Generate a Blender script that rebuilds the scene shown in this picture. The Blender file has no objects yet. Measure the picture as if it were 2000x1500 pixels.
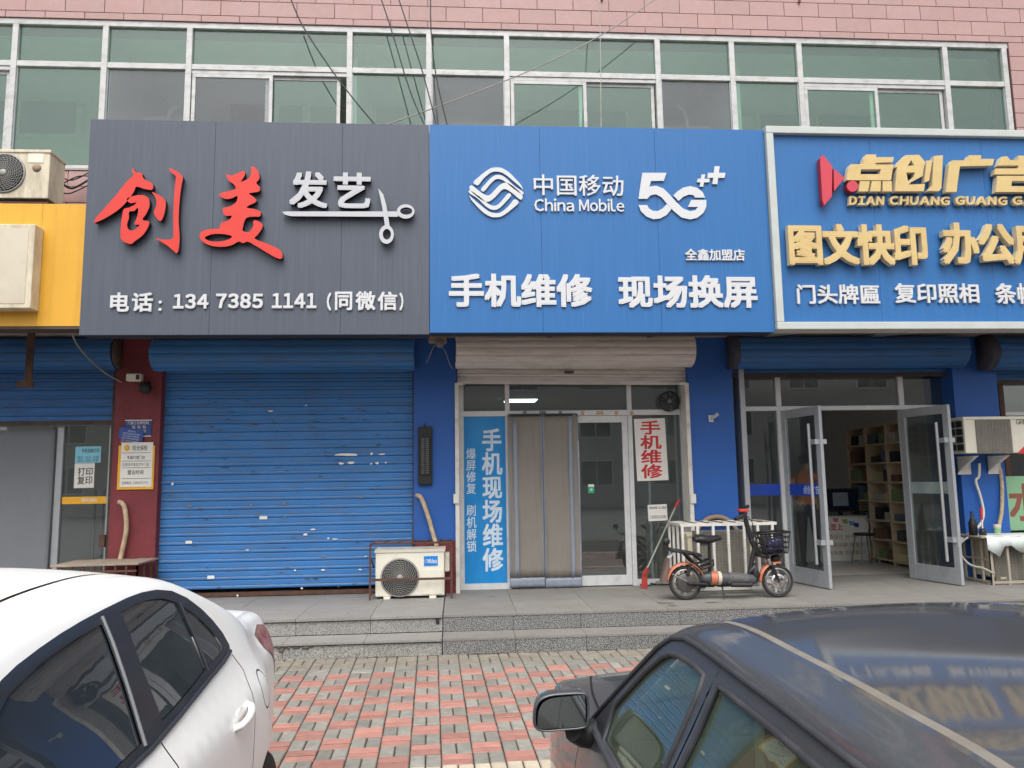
import bpy, bmesh, math, random
from mathutils import Vector, Matrix
from mathutils.geometry import delaunay_2d_cdt

random.seed(7)
S = bpy.context.scene
COL = S.collection

# ------------------------------------------------------------------ camera
FPX, YAW, PITCH, ROLL, HC = 1500.0, 0.0705, 0.1226, -0.0154, 1.738
_r = Vector((math.cos(YAW), -math.sin(YAW), 0))
CW = Vector((math.sin(YAW) * math.cos(PITCH), math.cos(YAW) * math.cos(PITCH), math.sin(PITCH)))
_u = _r.cross(CW)
CR = _r * math.cos(ROLL) + _u * math.sin(ROLL)
CU = -_r * math.sin(ROLL) + _u * math.cos(ROLL)
CAM = Vector((0, 0, HC))
cd = bpy.data.cameras.new('camera')
cd.sensor_width = 36.0
cd.lens = 27.0
cd.clip_start = 0.05
cd.clip_end = 500
cam = bpy.data.objects.new('camera', cd)
COL.objects.link(cam)
cam.matrix_world = Matrix(((CR.x, CU.x, -CW.x, 0), (CR.y, CU.y, -CW.y, 0), (CR.z, CU.z, -CW.z, HC), (0, 0, 0, 1)))
S.camera = cam

# ------------------------------------------------------------------ light
SUN_EL, SUN_AZ = math.radians(60), math.radians(187)   # azimuth: direction the light comes from, clockwise from +y
wd = bpy.data.worlds.new('World')
S.world = wd
wd.use_nodes = True
wn = wd.node_tree
bg = wn.nodes['Background']
sky = wn.nodes.new('ShaderNodeTexSky')
sky.sky_type = 'NISHITA'
sky.sun_disc = False
sky.sun_elevation = SUN_EL
sky.sun_rotation = SUN_AZ
sky.air_density = 1.0
sky.dust_density = 5.0
sky.ozone_density = 1.0
hs = wn.nodes.new('ShaderNodeHueSaturation')
hs.inputs['Saturation'].default_value = 0.28
wn.links.new(sky.outputs[0], hs.inputs['Color'])
wn.links.new(hs.outputs[0], bg.inputs['Color'])
bg.inputs['Strength'].default_value = 0.15
sd = bpy.data.lights.new('sun', 'SUN')
sd.energy = 0.85
sd.angle = math.radians(50)
sd.color = (1.0, 0.97, 0.93)
sun = bpy.data.objects.new('sun', sd)
COL.objects.link(sun)
_sd = Vector((math.sin(SUN_AZ) * math.cos(SUN_EL), math.cos(SUN_AZ) * math.cos(SUN_EL), math.sin(SUN_EL)))
sun.rotation_euler = _sd.to_track_quat('Z', 'Y').to_euler()
S.view_settings.view_transform = 'Standard'
S.view_settings.look = 'None'
S.view_settings.exposure = 0.72
S.view_settings.gamma = 1.0
S.cycles.use_denoising = True
S.cycles.max_bounces = 10
S.cycles.transparent_max_bounces = 24
S.cycles.sample_clamp_indirect = 6.0

# ------------------------------------------------------------------ reading the photograph: a sight line meets a plane
def ray(px, py):
    return CW * FPX + CR * (px - 1000) - CU * (py - 750)
def at(px, py, Y):
    d = ray(px, py)
    return CAM + d * (Y / d.y)
def atz(px, py, z):
    d = ray(px, py)
    return CAM + d * ((z - HC) / d.z)
def rc(px0, py0, px1, py1, Y):
    """x0, x1, z0, z1 of an upright rectangle on the plane y = Y"""
    mx, my = (px0 + px1) / 2, (py0 + py1) / 2
    return at(px0, my, Y).x, at(px1, my, Y).x, at(mx, py1, Y).z, at(mx, py0, Y).z

# ------------------------------------------------------------------ materials
def lin(c):
    c = c / 255.0
    return c / 12.92 if c <= 0.04045 else ((c + 0.055) / 1.055) ** 2.4
def rgb(r, g, b):
    return (lin(r), lin(g), lin(b), 1.0)

MATS = {}
def M(name, col, rough=0.55, metal=0.0, var=0.12, vs=6.0, stretch=(1, 1, 1), bump=0.0, bs=60.0,
      dirt=None, damt=0.0, ds=1.5, dstretch=(1, 1, 1), coat=0.0, rand=0.0, spec=0.5, emit=0.0, dthr=0.5):
    m = bpy.data.materials.new(name)
    m.use_nodes = True
    nt = m.node_tree
    N, L = nt.nodes, nt.links
    b = N['Principled BSDF']
    b.inputs['Roughness'].default_value = rough
    b.inputs['Metallic'].default_value = metal
    b.inputs['Specular IOR Level'].default_value = spec
    b.inputs['Coat Weight'].default_value = coat
    b.inputs['Coat Roughness'].default_value = 0.06
    tc = N.new('ShaderNodeTexCoord')
    vec = tc.outputs['Object']
    if rand:
        oi = N.new('ShaderNodeObjectInfo')
        ad = N.new('ShaderNodeVectorMath'); ad.operation = 'ADD'
        sc = N.new('ShaderNodeMath'); sc.operation = 'MULTIPLY'; sc.inputs[1].default_value = 37.0
        L.new(oi.outputs['Random'], sc.inputs[0])
        L.new(vec, ad.inputs[0]); L.new(sc.outputs[0], ad.inputs[1])
        vec = ad.outputs[0]
    mp = N.new('ShaderNodeMapping'); mp.inputs['Scale'].default_value = stretch
    L.new(vec, mp.inputs[0])
    no = N.new('ShaderNodeTexNoise'); no.inputs['Scale'].default_value = vs; no.inputs['Detail'].default_value = 6
    no.inputs['Roughness'].default_value = 0.6
    L.new(mp.outputs[0], no.inputs['Vector'])
    mr = N.new('ShaderNodeMapRange')
    mr.inputs[1].default_value = 0.25; mr.inputs[2].default_value = 0.75
    mr.inputs[3].default_value = 1 - var; mr.inputs[4].default_value = 1 + var
    L.new(no.outputs[0], mr.inputs[0])
    val = mr.outputs[0]
    if rand:
        rr = N.new('ShaderNodeMapRange'); rr.inputs[3].default_value = 1 - rand; rr.inputs[4].default_value = 1 + rand
        L.new(oi.outputs['Random'], rr.inputs[0])
        mu = N.new('ShaderNodeMath'); mu.operation = 'MULTIPLY'
        L.new(val, mu.inputs[0]); L.new(rr.outputs[0], mu.inputs[1]); val = mu.outputs[0]
    mul = N.new('ShaderNodeVectorMath'); mul.operation = 'SCALE'
    mul.inputs[0].default_value = col[:3]
    L.new(val, mul.inputs['Scale'])
    out = mul.outputs[0]
    if dirt:
        mp2 = N.new('ShaderNodeMapping'); mp2.inputs['Scale'].default_value = dstretch
        L.new(vec, mp2.inputs[0])
        n2 = N.new('ShaderNodeTexNoise'); n2.inputs['Scale'].default_value = ds; n2.inputs['Detail'].default_value = 8
        n2.inputs['Roughness'].default_value = 0.68
        L.new(mp2.outputs[0], n2.inputs['Vector'])
        m2 = N.new('ShaderNodeMapRange')
        m2.inputs[1].default_value = dthr - 0.06; m2.inputs[2].default_value = dthr + 0.25
        m2.inputs[3].default_value = 0; m2.inputs[4].default_value = damt
        L.new(n2.outputs[0], m2.inputs[0])
        mx = N.new('ShaderNodeMix'); mx.data_type = 'RGBA'
        L.new(m2.outputs[0], mx.inputs[0]); L.new(out, mx.inputs[6]); mx.inputs[7].default_value = dirt
        out = mx.outputs[2]
        rm = N.new('ShaderNodeMix'); rm.data_type = 'FLOAT'
        L.new(m2.outputs[0], rm.inputs[0]); rm.inputs[2].default_value = rough; rm.inputs[3].default_value = min(1, rough + 0.35)
        L.new(rm.outputs[0], b.inputs['Roughness'])
    L.new(out, b.inputs['Base Color'])
    if bump:
        nb = N.new('ShaderNodeTexNoise'); nb.inputs['Scale'].default_value = bs; nb.inputs['Detail'].default_value = 5
        L.new(vec, nb.inputs['Vector'])
        bp = N.new('ShaderNodeBump'); bp.inputs['Strength'].default_value = bump; bp.inputs['Distance'].default_value = 0.01
        L.new(nb.outputs[0], bp.inputs['Height']); L.new(bp.outputs[0], b.inputs['Normal'])
    if emit:
        b.inputs['Emission Color'].default_value = col
        b.inputs['Emission Strength'].default_value = emit
    MATS[name] = m
    return m

def GLASS(name, tint, refl=0.05, rough=0.0, film=None, famt=0.0, gloss=(1, 1, 1, 1)):
    """clear pane: Schlick reflection over a tinted see-through, with an optional diffuse film (dust, coating, painted reflection)"""
    m = bpy.data.materials.new(name)
    m.use_nodes = True
    nt = m.node_tree
    N, L = nt.nodes, nt.links
    N.remove(N['Principled BSDF'])
    o = N['Material Output']
    tr = N.new('ShaderNodeBsdfTransparent'); tr.inputs[0].default_value = tint
    gl = N.new('ShaderNodeBsdfGlossy'); gl.inputs['Roughness'].default_value = rough; gl.inputs[0].default_value = gloss
    lw = N.new('ShaderNodeLayerWeight'); lw.inputs[0].default_value = 0.5
    pw = N.new('ShaderNodeMath'); pw.operation = 'POWER'; pw.inputs[1].default_value = 4.0
    L.new(lw.outputs['Facing'], pw.inputs[0])
    mr = N.new('ShaderNodeMapRange'); mr.inputs[3].default_value = refl; mr.inputs[4].default_value = 1.0
    L.new(pw.outputs[0], mr.inputs[0])
    base = tr.outputs[0]
    if film:
        df = N.new('ShaderNodeBsdfDiffuse'); df.inputs[0].default_value = film
        tc = N.new('ShaderNodeTexCoord')
        no = N.new('ShaderNodeTexNoise'); no.inputs['Scale'].default_value = 3.0; no.inputs['Detail'].default_value = 7
        L.new(tc.outputs['Object'], no.inputs['Vector'])
        fr = N.new('ShaderNodeMapRange'); fr.inputs[1].default_value = 0.3; fr.inputs[2].default_value = 0.7
        fr.inputs[3].default_value = famt * 0.75; fr.inputs[4].default_value = famt * 1.25
        L.new(no.outputs[0], fr.inputs[0])
        mf = N.new('ShaderNodeMixShader')
        L.new(fr.outputs[0], mf.inputs[0]); L.new(tr.outputs[0], mf.inputs[1]); L.new(df.outputs[0], mf.inputs[2])
        base = mf.outputs[0]
    mx = N.new('ShaderNodeMixShader')
    L.new(mr.outputs[0], mx.inputs[0]); L.new(base, mx.inputs[1]); L.new(gl.outputs[0], mx.inputs[2])
    L.new(mx.outputs[0], o.inputs['Surface'])
    MATS[name] = m
    return m

def SPECKLE(name, dark, light, scale=110.0, mid=0.5, soft=0.12, rough=0.7, rand=0.06, big=0.12, dirt=None, damt=0.0):
    """granite: light and dark grains, broad mottling"""
    m = M(name, light, rough=rough, var=big, vs=2.5, rand=rand, dirt=dirt, damt=damt, ds=2.0)
    nt = m.node_tree
    N, L = nt.nodes, nt.links
    b = N['Principled BSDF']
    src = b.inputs['Base Color'].links[0].from_socket
    tc = N.new('ShaderNodeTexCoord')
    no = N.new('ShaderNodeTexNoise'); no.inputs['Scale'].default_value = scale; no.inputs['Detail'].default_value = 2
    L.new(tc.outputs['Object'], no.inputs['Vector'])
    mr = N.new('ShaderNodeMapRange'); mr.inputs[1].default_value = mid - soft; mr.inputs[2].default_value = mid + soft
    L.new(no.outputs[0], mr.inputs[0])
    mx = N.new('ShaderNodeMix'); mx.data_type = 'RGBA'; mx.blend_type = 'MIX'
    L.new(mr.outputs[0], mx.inputs[0]); mx.inputs[6].default_value = dark; L.new(src, mx.inputs[7])
    L.new(mx.outputs[2], b.inputs['Base Color'])
    bp = N.new('ShaderNodeBump'); bp.inputs['Strength'].default_value = 0.15; bp.inputs['Distance'].default_value = 0.004
    L.new(no.outputs[0], bp.inputs['Height']); L.new(bp.outputs[0], b.inputs['Normal'])
    return m

# ------------------------------------------------------------------ objects
ORG = {}
def tag(o, label, cat, group=None):
    o['label'] = label
    o['category'] = cat
    if group: o['group'] = group
    return o
def thing(name, label, cat, loc=(0, 0, 0), rz=0.0, group=None):
    o = bpy.data.objects.new(name, None)
    o.empty_display_size = 0.2
    COL.objects.link(o)
    o.location = loc
    o.rotation_euler = (0, 0, rz)
    ORG[o] = Vector(loc)
    return tag(o, label, cat, group)
def struct(o):
    o['kind'] = 'structure'
    return o

class B:
    """collects shapes; build() links them as one mesh object"""
    def __init__(s):
        s.v, s.f, s.mi, s.sm = [], [], [], []
    def add(s, vs, fs, mi=0, smooth=False):
        k = len(s.v)
        s.v += [Vector(p) for p in vs]
        s.f += [tuple(i + k for i in f) for f in fs]
        s.mi += [mi] * len(fs)
        s.sm += [smooth] * len(fs)
        return s
    def box(s, x0, x1, y0, y1, z0, z1, mi=0):
        if x0 > x1: x0, x1 = x1, x0
        if y0 > y1: y0, y1 = y1, y0
        if z0 > z1: z0, z1 = z1, z0
        vs = [(x, y, z) for x in (x0, x1) for y in (y0, y1) for z in (z0, z1)]
        return s.add(vs, [(0, 1, 3, 2), (4, 6, 7, 5), (0, 4, 5, 1), (2, 3, 7, 6), (0, 2, 6, 4), (1, 5, 7, 3)], mi)
    def cbox(s, x0, x1, y0, y1, z0, z1, c=0.004, mi=0):
        """box with chamfered edges"""
        bm = bmesh.new()
        t = B().box(x0, x1, y0, y1, z0, z1)
        vs = [bm.verts.new(p) for p in t.v]
        for f in t.f: bm.faces.new([vs[i] for i in f])
        bmesh.ops.bevel(bm, geom=bm.edges[:], offset=c, segments=2, affect='EDGES', profile=0.6)
        bm.verts.index_update()
        s.add([v.co for v in bm.verts], [[v.index for v in f.verts] for f in bm.faces], mi)
        bm.free()
        return s
    def bar(s, p, q, w, h, up=(0, 0, 1), mi=0):
        """rectangular bar from p to q, w across, h along up"""
        p, q, up = Vector(p), Vector(q), Vector(up)
        d = (q - p).normalized()
        a = d.cross(up)
        if a.length < 1e-4: a = d.cross(Vector((1, 0, 0)))
        a.normalize(); c = a.cross(d).normalized()
        vs = []
        for e in (p, q):
            for sa, sc in ((-1, -1), (1, -1), (1, 1), (-1, 1)):
                vs.append(e + a * (sa * w / 2) + c * (sc * h / 2))
        return s.add(vs, [(0, 3, 2, 1), (4, 5, 6, 7), (0, 1, 5, 4), (1, 2, 6, 5), (2, 3, 7, 6), (3, 0, 4, 7)], mi)
    def tube(s, pts, r, n=8, mi=0, caps=True, closed=False):
        pts = [Vector(p) for p in pts]
        m = len(pts)
        rs = r if isinstance(r, (list, tuple)) else [r] * m
        rings = []
        a = None
        for i in range(m):
            if closed: t = pts[(i + 1) % m] - pts[i - 1]
            else: t = pts[min(i + 1, m - 1)] - pts[max(i - 1, 0)]
            t.normalize()
            if a is None:
                a = t.orthogonal().normalized()
            else:
                a = (a - t * a.dot(t))
                if a.length < 1e-6: a = t.orthogonal()
                a.normalize()
            c = t.cross(a)
            rings.append([pts[i] + (a * math.cos(2 * math.pi * k / n) + c * math.sin(2 * math.pi * k / n)) * rs[i] for k in range(n)])
        vs = [p for r_ in rings for p in r_]
        fs = []
        for i in range(m if closed else m - 1):
            j = (i + 1) % m
            for k in range(n):
                l = (k + 1) % n
                fs.append((i * n + k, i * n + l, j * n + l, j * n + k))
        s.add(vs, fs, mi, True)
        if caps and not closed:
            s.add(rings[0], [tuple(range(n - 1, -1, -1))], mi)
            s.add(rings[-1], [tuple(range(n))], mi)
        return s
    def lathe(s, prof, p, axis, n=24, mi=0, smooth=True):
        """prof: (distance along axis, radius)"""
        p, ax = Vector(p), Vector(axis).normalized()
        a = ax.orthogonal().normalized(); c = ax.cross(a)
        vs, fs = [], []
        for h, r in prof:
            for k in range(n):
                g = 2 * math.pi * k / n
                vs.append(p + ax * h + (a * math.cos(g) + c * math.sin(g)) * r)
        for i in range(len(prof) - 1):
            for k in range(n):
                l = (k + 1) % n
                fs.append((i * n + k, i * n + l, (i + 1) * n + l, (i + 1) * n + k))
        return s.add(vs, fs, mi, smooth)
    def ball(s, c, rx, ry=None, rz=None, nu=14, nv=8, mi=0):
        ry = ry or rx; rz = rz or rx
        vs, fs = [], []
        for j in range(nv + 1):
            t = math.pi * j / nv
            for k in range(nu):
                g = 2 * math.pi * k / nu
                vs.append((c[0] + rx * math.sin(t) * math.cos(g), c[1] + ry * math.sin(t) * math.sin(g), c[2] + rz * math.cos(t)))
        for j in range(nv):
            for k in range(nu):
                l = (k + 1) % nu
                fs.append((j * nu + k, (j + 1) * nu + k, (j + 1) * nu + l, j * nu + l))
        return s.add(vs, fs, mi, True)
    def mesh(s, me, f=lambda p: p, mi=None, front=None):
        """append a mesh; front: material 0 for faces that look to -y, 1 for the sides"""
        vs = [f(v.co) for v in me.vertices]
        k = len(s.v)
        s.v += [Vector(p) for p in vs]
        for p in me.polygons:
            s.f.append(tuple(i + k for i in p.vertices))
            s.sm.append(False)
            if front:
                a, b_, c = [s.v[i + k] for i in p.vertices[:3]]
                nn = (b_ - a).cross(c - a)
                s.mi.append(0 if nn.length and abs(nn.normalized().y) > 0.7 else 1)
            else:
                s.mi.append(mi or 0)
        return s
    def build(s, name, mats, parent=None, local=False, bevel=0.0):
        me = bpy.data.meshes.new(name)
        off = Vector((0, 0, 0))
        if parent is not None and not local: off = ORG.get(parent, off)
        me.from_pydata([tuple(p - off) for p in s.v], [], s.f)
        for m in (mats if isinstance(mats, (list, tuple)) else [mats]): me.materials.append(m)
        me.polygons.foreach_set('material_index', s.mi)
        me.polygons.foreach_set('use_smooth', s.sm)
        me.update()
        o = bpy.data.objects.new(name, me)
        COL.objects.link(o)
        if parent is not None:
            o.parent = parent
            ORG[o] = ORG.get(parent, Vector((0, 0, 0)))
        if bevel:
            md = o.modifiers.new('bevel', 'BEVEL'); md.width = bevel; md.segments = 2; md.limit_method = 'ANGLE'
        return o
def copy_tree(o, parent=None):
    c = o.copy(); COL.objects.link(c)
    if parent is not None: c.parent = parent
    for ch in list(o.children): copy_tree(ch, c)
    return c

# ------------------------------------------------------------------ lettering
_fc = bpy.data.curves.new('type', 'FONT')
_fo = bpy.data.objects.new('type', _fc)
TS = bpy.data.scenes.new('lettering')          # scratch scene, removed at the end
TS.collection.objects.link(_fo)
def evaluated(o):
    with bpy.context.temp_override(scene=TS, view_layer=TS.view_layers[0]):
        dg = bpy.context.evaluated_depsgraph_get()
        dg.update()
    return bpy.data.meshes.new_from_object(o.evaluated_get(dg))
_gc = {}
def glyph(ch, weight, depth):
    k = (ch, weight, depth)
    if k not in _gc:
        _fc.body = ch; _fc.extrude = depth / 2 if depth else 0.0
        _fc.resolution_u = 2
        me = evaluated(_fo)
        if weight:
            # thicker strokes: the glyph repeated a hair to each side, each copy a fraction of a millimetre further back
            vs, fs = [], []
            w_ = weight * .8
            for i, (dx, dy) in enumerate(((0, 0), (w_, w_ * .93), (-w_ * .95, w_), (w_ * .9, -w_ * .96), (-w_, -w_ * .88))):
                n0 = len(vs)
                vs += [(v.co.x + dx, v.co.y + dy, v.co.z - .00035 * i) for v in me.vertices]
                fs += [tuple(j + n0 for j in p.vertices) for p in me.polygons]
            m2 = bpy.data.meshes.new('glyph'); m2.from_pydata(vs, [], fs)
            bpy.data.meshes.remove(me); me = m2
        _gc[k] = me
    return _gc[k]
def layout(text, weight, depth, vertical=False, gap=0.06, cjk_pitch=1.0):
    out, x = [], 0.0
    for ch in text:
        wide = 0x20 < ord(ch) < 0x7f
        if wide: ch = chr(ord(ch) + 0xFEE0)              # full width forms come from the same sans face as the Chinese
        if ch == ' ':
            x += 0.45
            continue
        me = glyph(ch, weight, depth)
        xs = [v.co.x for v in me.vertices]
        ys = [v.co.y for v in me.vertices]
        if not xs: continue
        a, b_ = min(xs), max(xs)
        if not wide:
            dx = x; adv = cjk_pitch
        else:
            dx = x - a; adv = b_ - a + gap
        if vertical: out.append((ch, me, 0.0, -x)); x += adv
        else: out.append((ch, me, dx, 0.0)); x += adv
    return out
def bounds(lay):
    xs = [v.co.x + dx for _, me, dx, dy in lay for v in me.vertices]
    ys = [v.co.y + dy for _, me, dx, dy in lay for v in me.vertices]
    return min(xs), max(xs), min(ys), max(ys)
def fit(lay, x0, x1, z0, z1, Yf, depth):
    """map functions for each glyph so that the whole text fills the rectangle; fronts lie at y = Yf"""
    a, b_, c, d = bounds(lay)
    sx, sz = (x1 - x0) / (b_ - a), (z1 - z0) / (d - c)
    res = []
    for ch, me, dx, dy in lay:
        res.append((ch, me, (lambda p, dx=dx, dy=dy: Vector((x0 + (p.x + dx - a) * sx, Yf + depth / 2 - p.z, z0 + (p.y + dy - c) * sz)))))
    return res
def word(parent, text, rect, Yf, depth, mats, weight=0.02, vertical=False, joined=None, gap=0.06, cjk_pitch=1.0, shear=0.0):
    """raised or printed characters; rect = x0, x1, z0, z1; joined: one printed part of that name"""
    d = depth
    lay = layout(text, weight, d, vertical, gap, cjk_pitch)
    jb = B()
    brk = [len(w_) for w_ in text.split(' ')]
    cnt = 0
    for ch, me, fn in fit(lay, *rect, Yf, d):
        if shear:
            f0 = fn
            fn = lambda p, f0=f0: (lambda q: Vector((q.x + (q.z - rect[2]) * shear, q.y, q.z)))(f0(p))
        if joined:
            jb.mesh(me, fn, front=isinstance(mats, (list, tuple)))
            cnt += 1
            if brk and cnt == brk[0] and len(brk) > 1:
                jb.build(joined, mats, parent); jb = B(); cnt = 0; brk.pop(0)
        else:
            nm = 'character' if ord(ch) < 0xFF00 else ('digit' if ch.isdigit() else 'letter')
            B().mesh(me, fn, front=isinstance(mats, (list, tuple))).build(nm, mats, parent)
    if joined: return jb.build(joined, mats, parent)
def crom(pts, n=5):
    out = []
    m = len(pts)
    for i in range(m):
        p0, p1, p2, p3 = (Vector((*pts[(i + k - 1) % m], 0)) for k in range(4))
        for j in range(n):
            t = j / n
            q = 0.5 * ((2 * p1) + (p2 - p0) * t + (2 * p0 - 5 * p1 + 4 * p2 - p3) * t * t + (3 * p1 - p0 - 3 * p2 + p3) * t ** 3)
            out.append((q.x, q.y))
    return out
def shape_mesh(outlines, depth):
    c = bpy.data.curves.new('shape', 'CURVE'); c.dimensions = '2D'; c.fill_mode = 'BOTH'; c.extrude = depth / 2
    for ol in outlines:
        sp = c.splines.new('POLY'); sp.points.add(len(ol) - 1)
        for p, (x, y) in zip(sp.points, ol): p.co = (x, y, 0, 1)
        sp.use_cyclic_u = True
    o = bpy.data.objects.new('shape', c); TS.collection.objects.link(o)
    me = evaluated(o)
    bpy.data.objects.remove(o); bpy.data.curves.remove(c)
    return me
def cutout(parent, name, outlines, zoom, Yf, depth, mats, smooth=0):
    """raised shape whose outline is read from the photograph (zoom = scale, x, y) on the plane y = Yf"""
    k, ox, oy = zoom
    ols = []
    for ol in outlines:
        if smooth: ol = crom(ol, smooth)
        q = [at(ox + x / k, oy + y / k, Yf) for x, y in ol]
        ols.append([(p.x, p.z) for p in q])
    me = shape_mesh(ols, depth)
    return B().mesh(me, lambda p: Vector((p.x, Yf + depth / 2 - p.z, p.y)), front=isinstance(mats, (list, tuple))).build(name, mats, parent)
def ell(cx, cy, rx, ry, n=28):
    return [(cx + rx * math.cos(2 * math.pi * i / n), cy + ry * math.sin(2 * math.pi * i / n)) for i in range(n)]
# ------------------------------------------------------------------ palette
DUST = rgb(150, 142, 128)
GRIME = rgb(62, 56, 50)
RUST = rgb(88, 58, 44)
m_asphalt = M('asphalt', rgb(96, 95, 92), 0.9, bump=0.4, bs=120, var=0.2)
m_bed = M('joint_sand', rgb(62, 56, 49), 0.95, var=0.25, vs=30)
m_pgrey = M('grey_paver', rgb(134, 132, 124), 0.85, var=0.22, vs=11, rand=0.2, bump=0.35, bs=90, dirt=rgb(118, 110, 96), damt=0.5, ds=9, dthr=0.55)
m_pred = M('red_paver', rgb(162, 116, 105), 0.85, var=0.18, vs=11, rand=0.17, bump=0.35, bs=90, dirt=rgb(150, 118, 104), damt=0.5, ds=9, dthr=0.55)
m_pold = M('weathered_paver', rgb(134, 128, 116), 0.9, var=0.2, vs=12, rand=0.1, bump=0.5, bs=70, dirt=rgb(110, 100, 84), damt=0.6, ds=8, dthr=0.52)
m_pcream = M('cream_paver', rgb(190, 180, 160), 0.85, var=0.12, vs=12, rand=0.06, bump=0.3, bs=80, dirt=rgb(150, 132, 112), damt=0.5, ds=7)
m_granL = SPECKLE('light_granite', rgb(100, 99, 97), rgb(164, 162, 157), 115, rand=0.05)
m_granD = SPECKLE('dark_granite', rgb(62, 64, 67), rgb(148, 147, 143), 105, mid=0.51, soft=0.07, rand=0.05)
m_granLt = SPECKLE('light_granite_top', rgb(122, 120, 117), rgb(150, 147, 142), 90, soft=0.25, rand=0.06, dirt=rgb(120, 112, 102), damt=0.5)
m_granDt = SPECKLE('dark_granite_top', rgb(110, 108, 105), rgb(142, 139, 133), 90, soft=0.25, rand=0.06, dirt=rgb(112, 102, 92), damt=0.55)
m_mortar = M('mortar', rgb(60, 56, 52), 0.95)
m_grout = M('tile_grout', rgb(120, 92, 84), 0.95)
m_pink = M('pink_tile', rgb(176, 143, 139), 0.6, var=0.06, vs=9, rand=0.045, bump=0.25, bs=60, dirt=rgb(186, 138, 122), damt=0.4, ds=1.2, dstretch=(2.5, 1, 0.5), dthr=0.56)
m_alu = M('weathered_aluminium', rgb(192, 192, 190), 0.5, 0.15, var=0.1, vs=5, dirt=rgb(126, 120, 112), damt=0.6, ds=5, dstretch=(1, 1, 2.2), dthr=0.54)
m_alug = M('grey_aluminium', rgb(178, 182, 186), 0.42, 0.35, var=0.06, vs=6, dirt=rgb(110, 108, 104), damt=0.35, ds=6)
m_aluw = M('white_aluminium', rgb(212, 214, 214), 0.42, 0.1, var=0.06, vs=5, dirt=rgb(140, 134, 124), damt=0.45, ds=6, dthr=0.56)
m_steel = M('brushed_steel', rgb(196, 198, 200), 0.32, 0.6, var=0.05, vs=10)
m_conc = M('soffit_concrete', rgb(158, 150, 142), 0.9, var=0.15, bump=0.3)
m_redcol = M('maroon_paint', rgb(124, 50, 56), 0.6, var=0.14, vs=3, dirt=rgb(92, 52, 52), damt=0.6, ds=4, dthr=0.5, bump=0.15, bs=30)
m_bluecol = M('blue_cladding', rgb(34, 92, 172), 0.5, var=0.05, vs=2, dirt=rgb(60, 86, 132), damt=0.25, ds=3)
m_iwall = M('inside_wall', rgb(214, 214, 210), 0.8, var=0.06)
m_iceil = M('inside_ceiling', rgb(176, 176, 172), 0.85)
m_ifloor = M('inside_floor', rgb(176, 172, 164), 0.35)
m_idark = M('inside_dark', rgb(58, 60, 62), 0.8)
m_signgrey = M('charcoal_panel', rgb(76, 83, 96), 0.45, 0.0, var=0.05, vs=2.2, stretch=(6, 1, 0.5), bump=.12, bs=1.3, dirt=rgb(112, 115, 124), damt=0.34, ds=3, dstretch=(12, 1, 0.3), dthr=0.52)
m_signblue = M('blue_panel', rgb(36, 103, 165), 0.45, 0.0, var=0.04, vs=2.0, stretch=(5, 1, 0.5), bump=.12, bs=1.3, dirt=rgb(92, 132, 180), damt=0.28, ds=3, dstretch=(13, 1, 0.28), dthr=0.55)
m_signblue2 = M('deep_blue_panel', rgb(38, 103, 165), 0.45, 0.0, var=0.05, vs=2.0, stretch=(5, 1, 0.5), bump=.12, bs=1.3, dirt=rgb(104, 144, 190), damt=0.14, ds=3, dstretch=(8, 1, 0.3), dthr=0.55)
m_signyel = M('yellow_panel', rgb(218, 164, 50), 0.5, var=0.05, vs=2.0, dirt=rgb(176, 120, 40), damt=0.4, ds=2.5, dstretch=(6, 1, 0.4), dthr=0.56)
m_seam = M('panel_seam', rgb(40, 46, 58), 0.8)
m_white = M('white_letter', rgb(206, 208, 210), 0.4, var=0.02, emit=0)
m_wside = M('white_letter_side', rgb(176, 182, 190), 0.5, var=0.04)
m_red = M('red_letter', rgb(214, 56, 44), 0.35, var=0.07, vs=3)
m_black = M('black_return', rgb(30, 30, 34), 0.5)
m_silver = M('silver_letter', rgb(188, 190, 194), 0.4, var=0.04)
m_gold = M('gold_letter', rgb(208, 182, 124), 0.5, var=0.07, vs=4, dirt=rgb(170, 132, 66), damt=0.4, ds=5, dthr=0.55)
m_gside = M('gold_letter_side', rgb(204, 192, 164), 0.55, var=0.1)
m_crim = M('crimson_letter', rgb(198, 62, 78), 0.45, var=0.05)
m_crims = M('crimson_side', rgb(164, 34, 50), 0.5)
m_frame = M('pale_frame', rgb(188, 194, 190), 0.45, var=0.04, dirt=rgb(168, 170, 160), damt=0.35, ds=4)
m_shblue = M('blue_shutter_paint', rgb(54, 122, 188), 0.5, 0.0, var=0.2, vs=1.6, stretch=(0.7, 1, 1.6), bump=.35, bs=2.5, dirt=rgb(98, 108, 122), damt=0.6, ds=3.0, dstretch=(0.8, 1, 4), dthr=0.52)
m_shblue2 = M('old_blue_shutter_paint', rgb(48, 108, 172), 0.5, 0.1, var=0.1, vs=3, stretch=(0.6, 1, 8), dirt=rgb(70, 82, 96), damt=0.6, ds=2.5, dstretch=(0.8, 1, 5), dthr=0.48)
m_shwhite = M('pale_shutter_paint', rgb(222, 218, 214), 0.5, 0.1, var=0.06, vs=3, stretch=(0.6, 1, 8), dirt=rgb(120, 108, 98), damt=0.5, ds=3, dstretch=(0.8, 1, 6), dthr=0.53)
m_rust = M('rusty_steel', rgb(92, 70, 60), 0.8, 0.2, var=0.3, vs=14, dirt=rgb(110, 62, 40), damt=0.6, ds=9)
m_guide = M('dark_guide', rgb(84, 72, 64), 0.7, 0.2, var=0.25, vs=6, dirt=rgb(60, 46, 40), damt=0.6, ds=5)
m_acw = M('off_white_casing', rgb(226, 222, 206), 0.45, var=0.05, vs=4, dirt=rgb(150, 140, 120), damt=0.4, ds=4, dthr=0.56)
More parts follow.
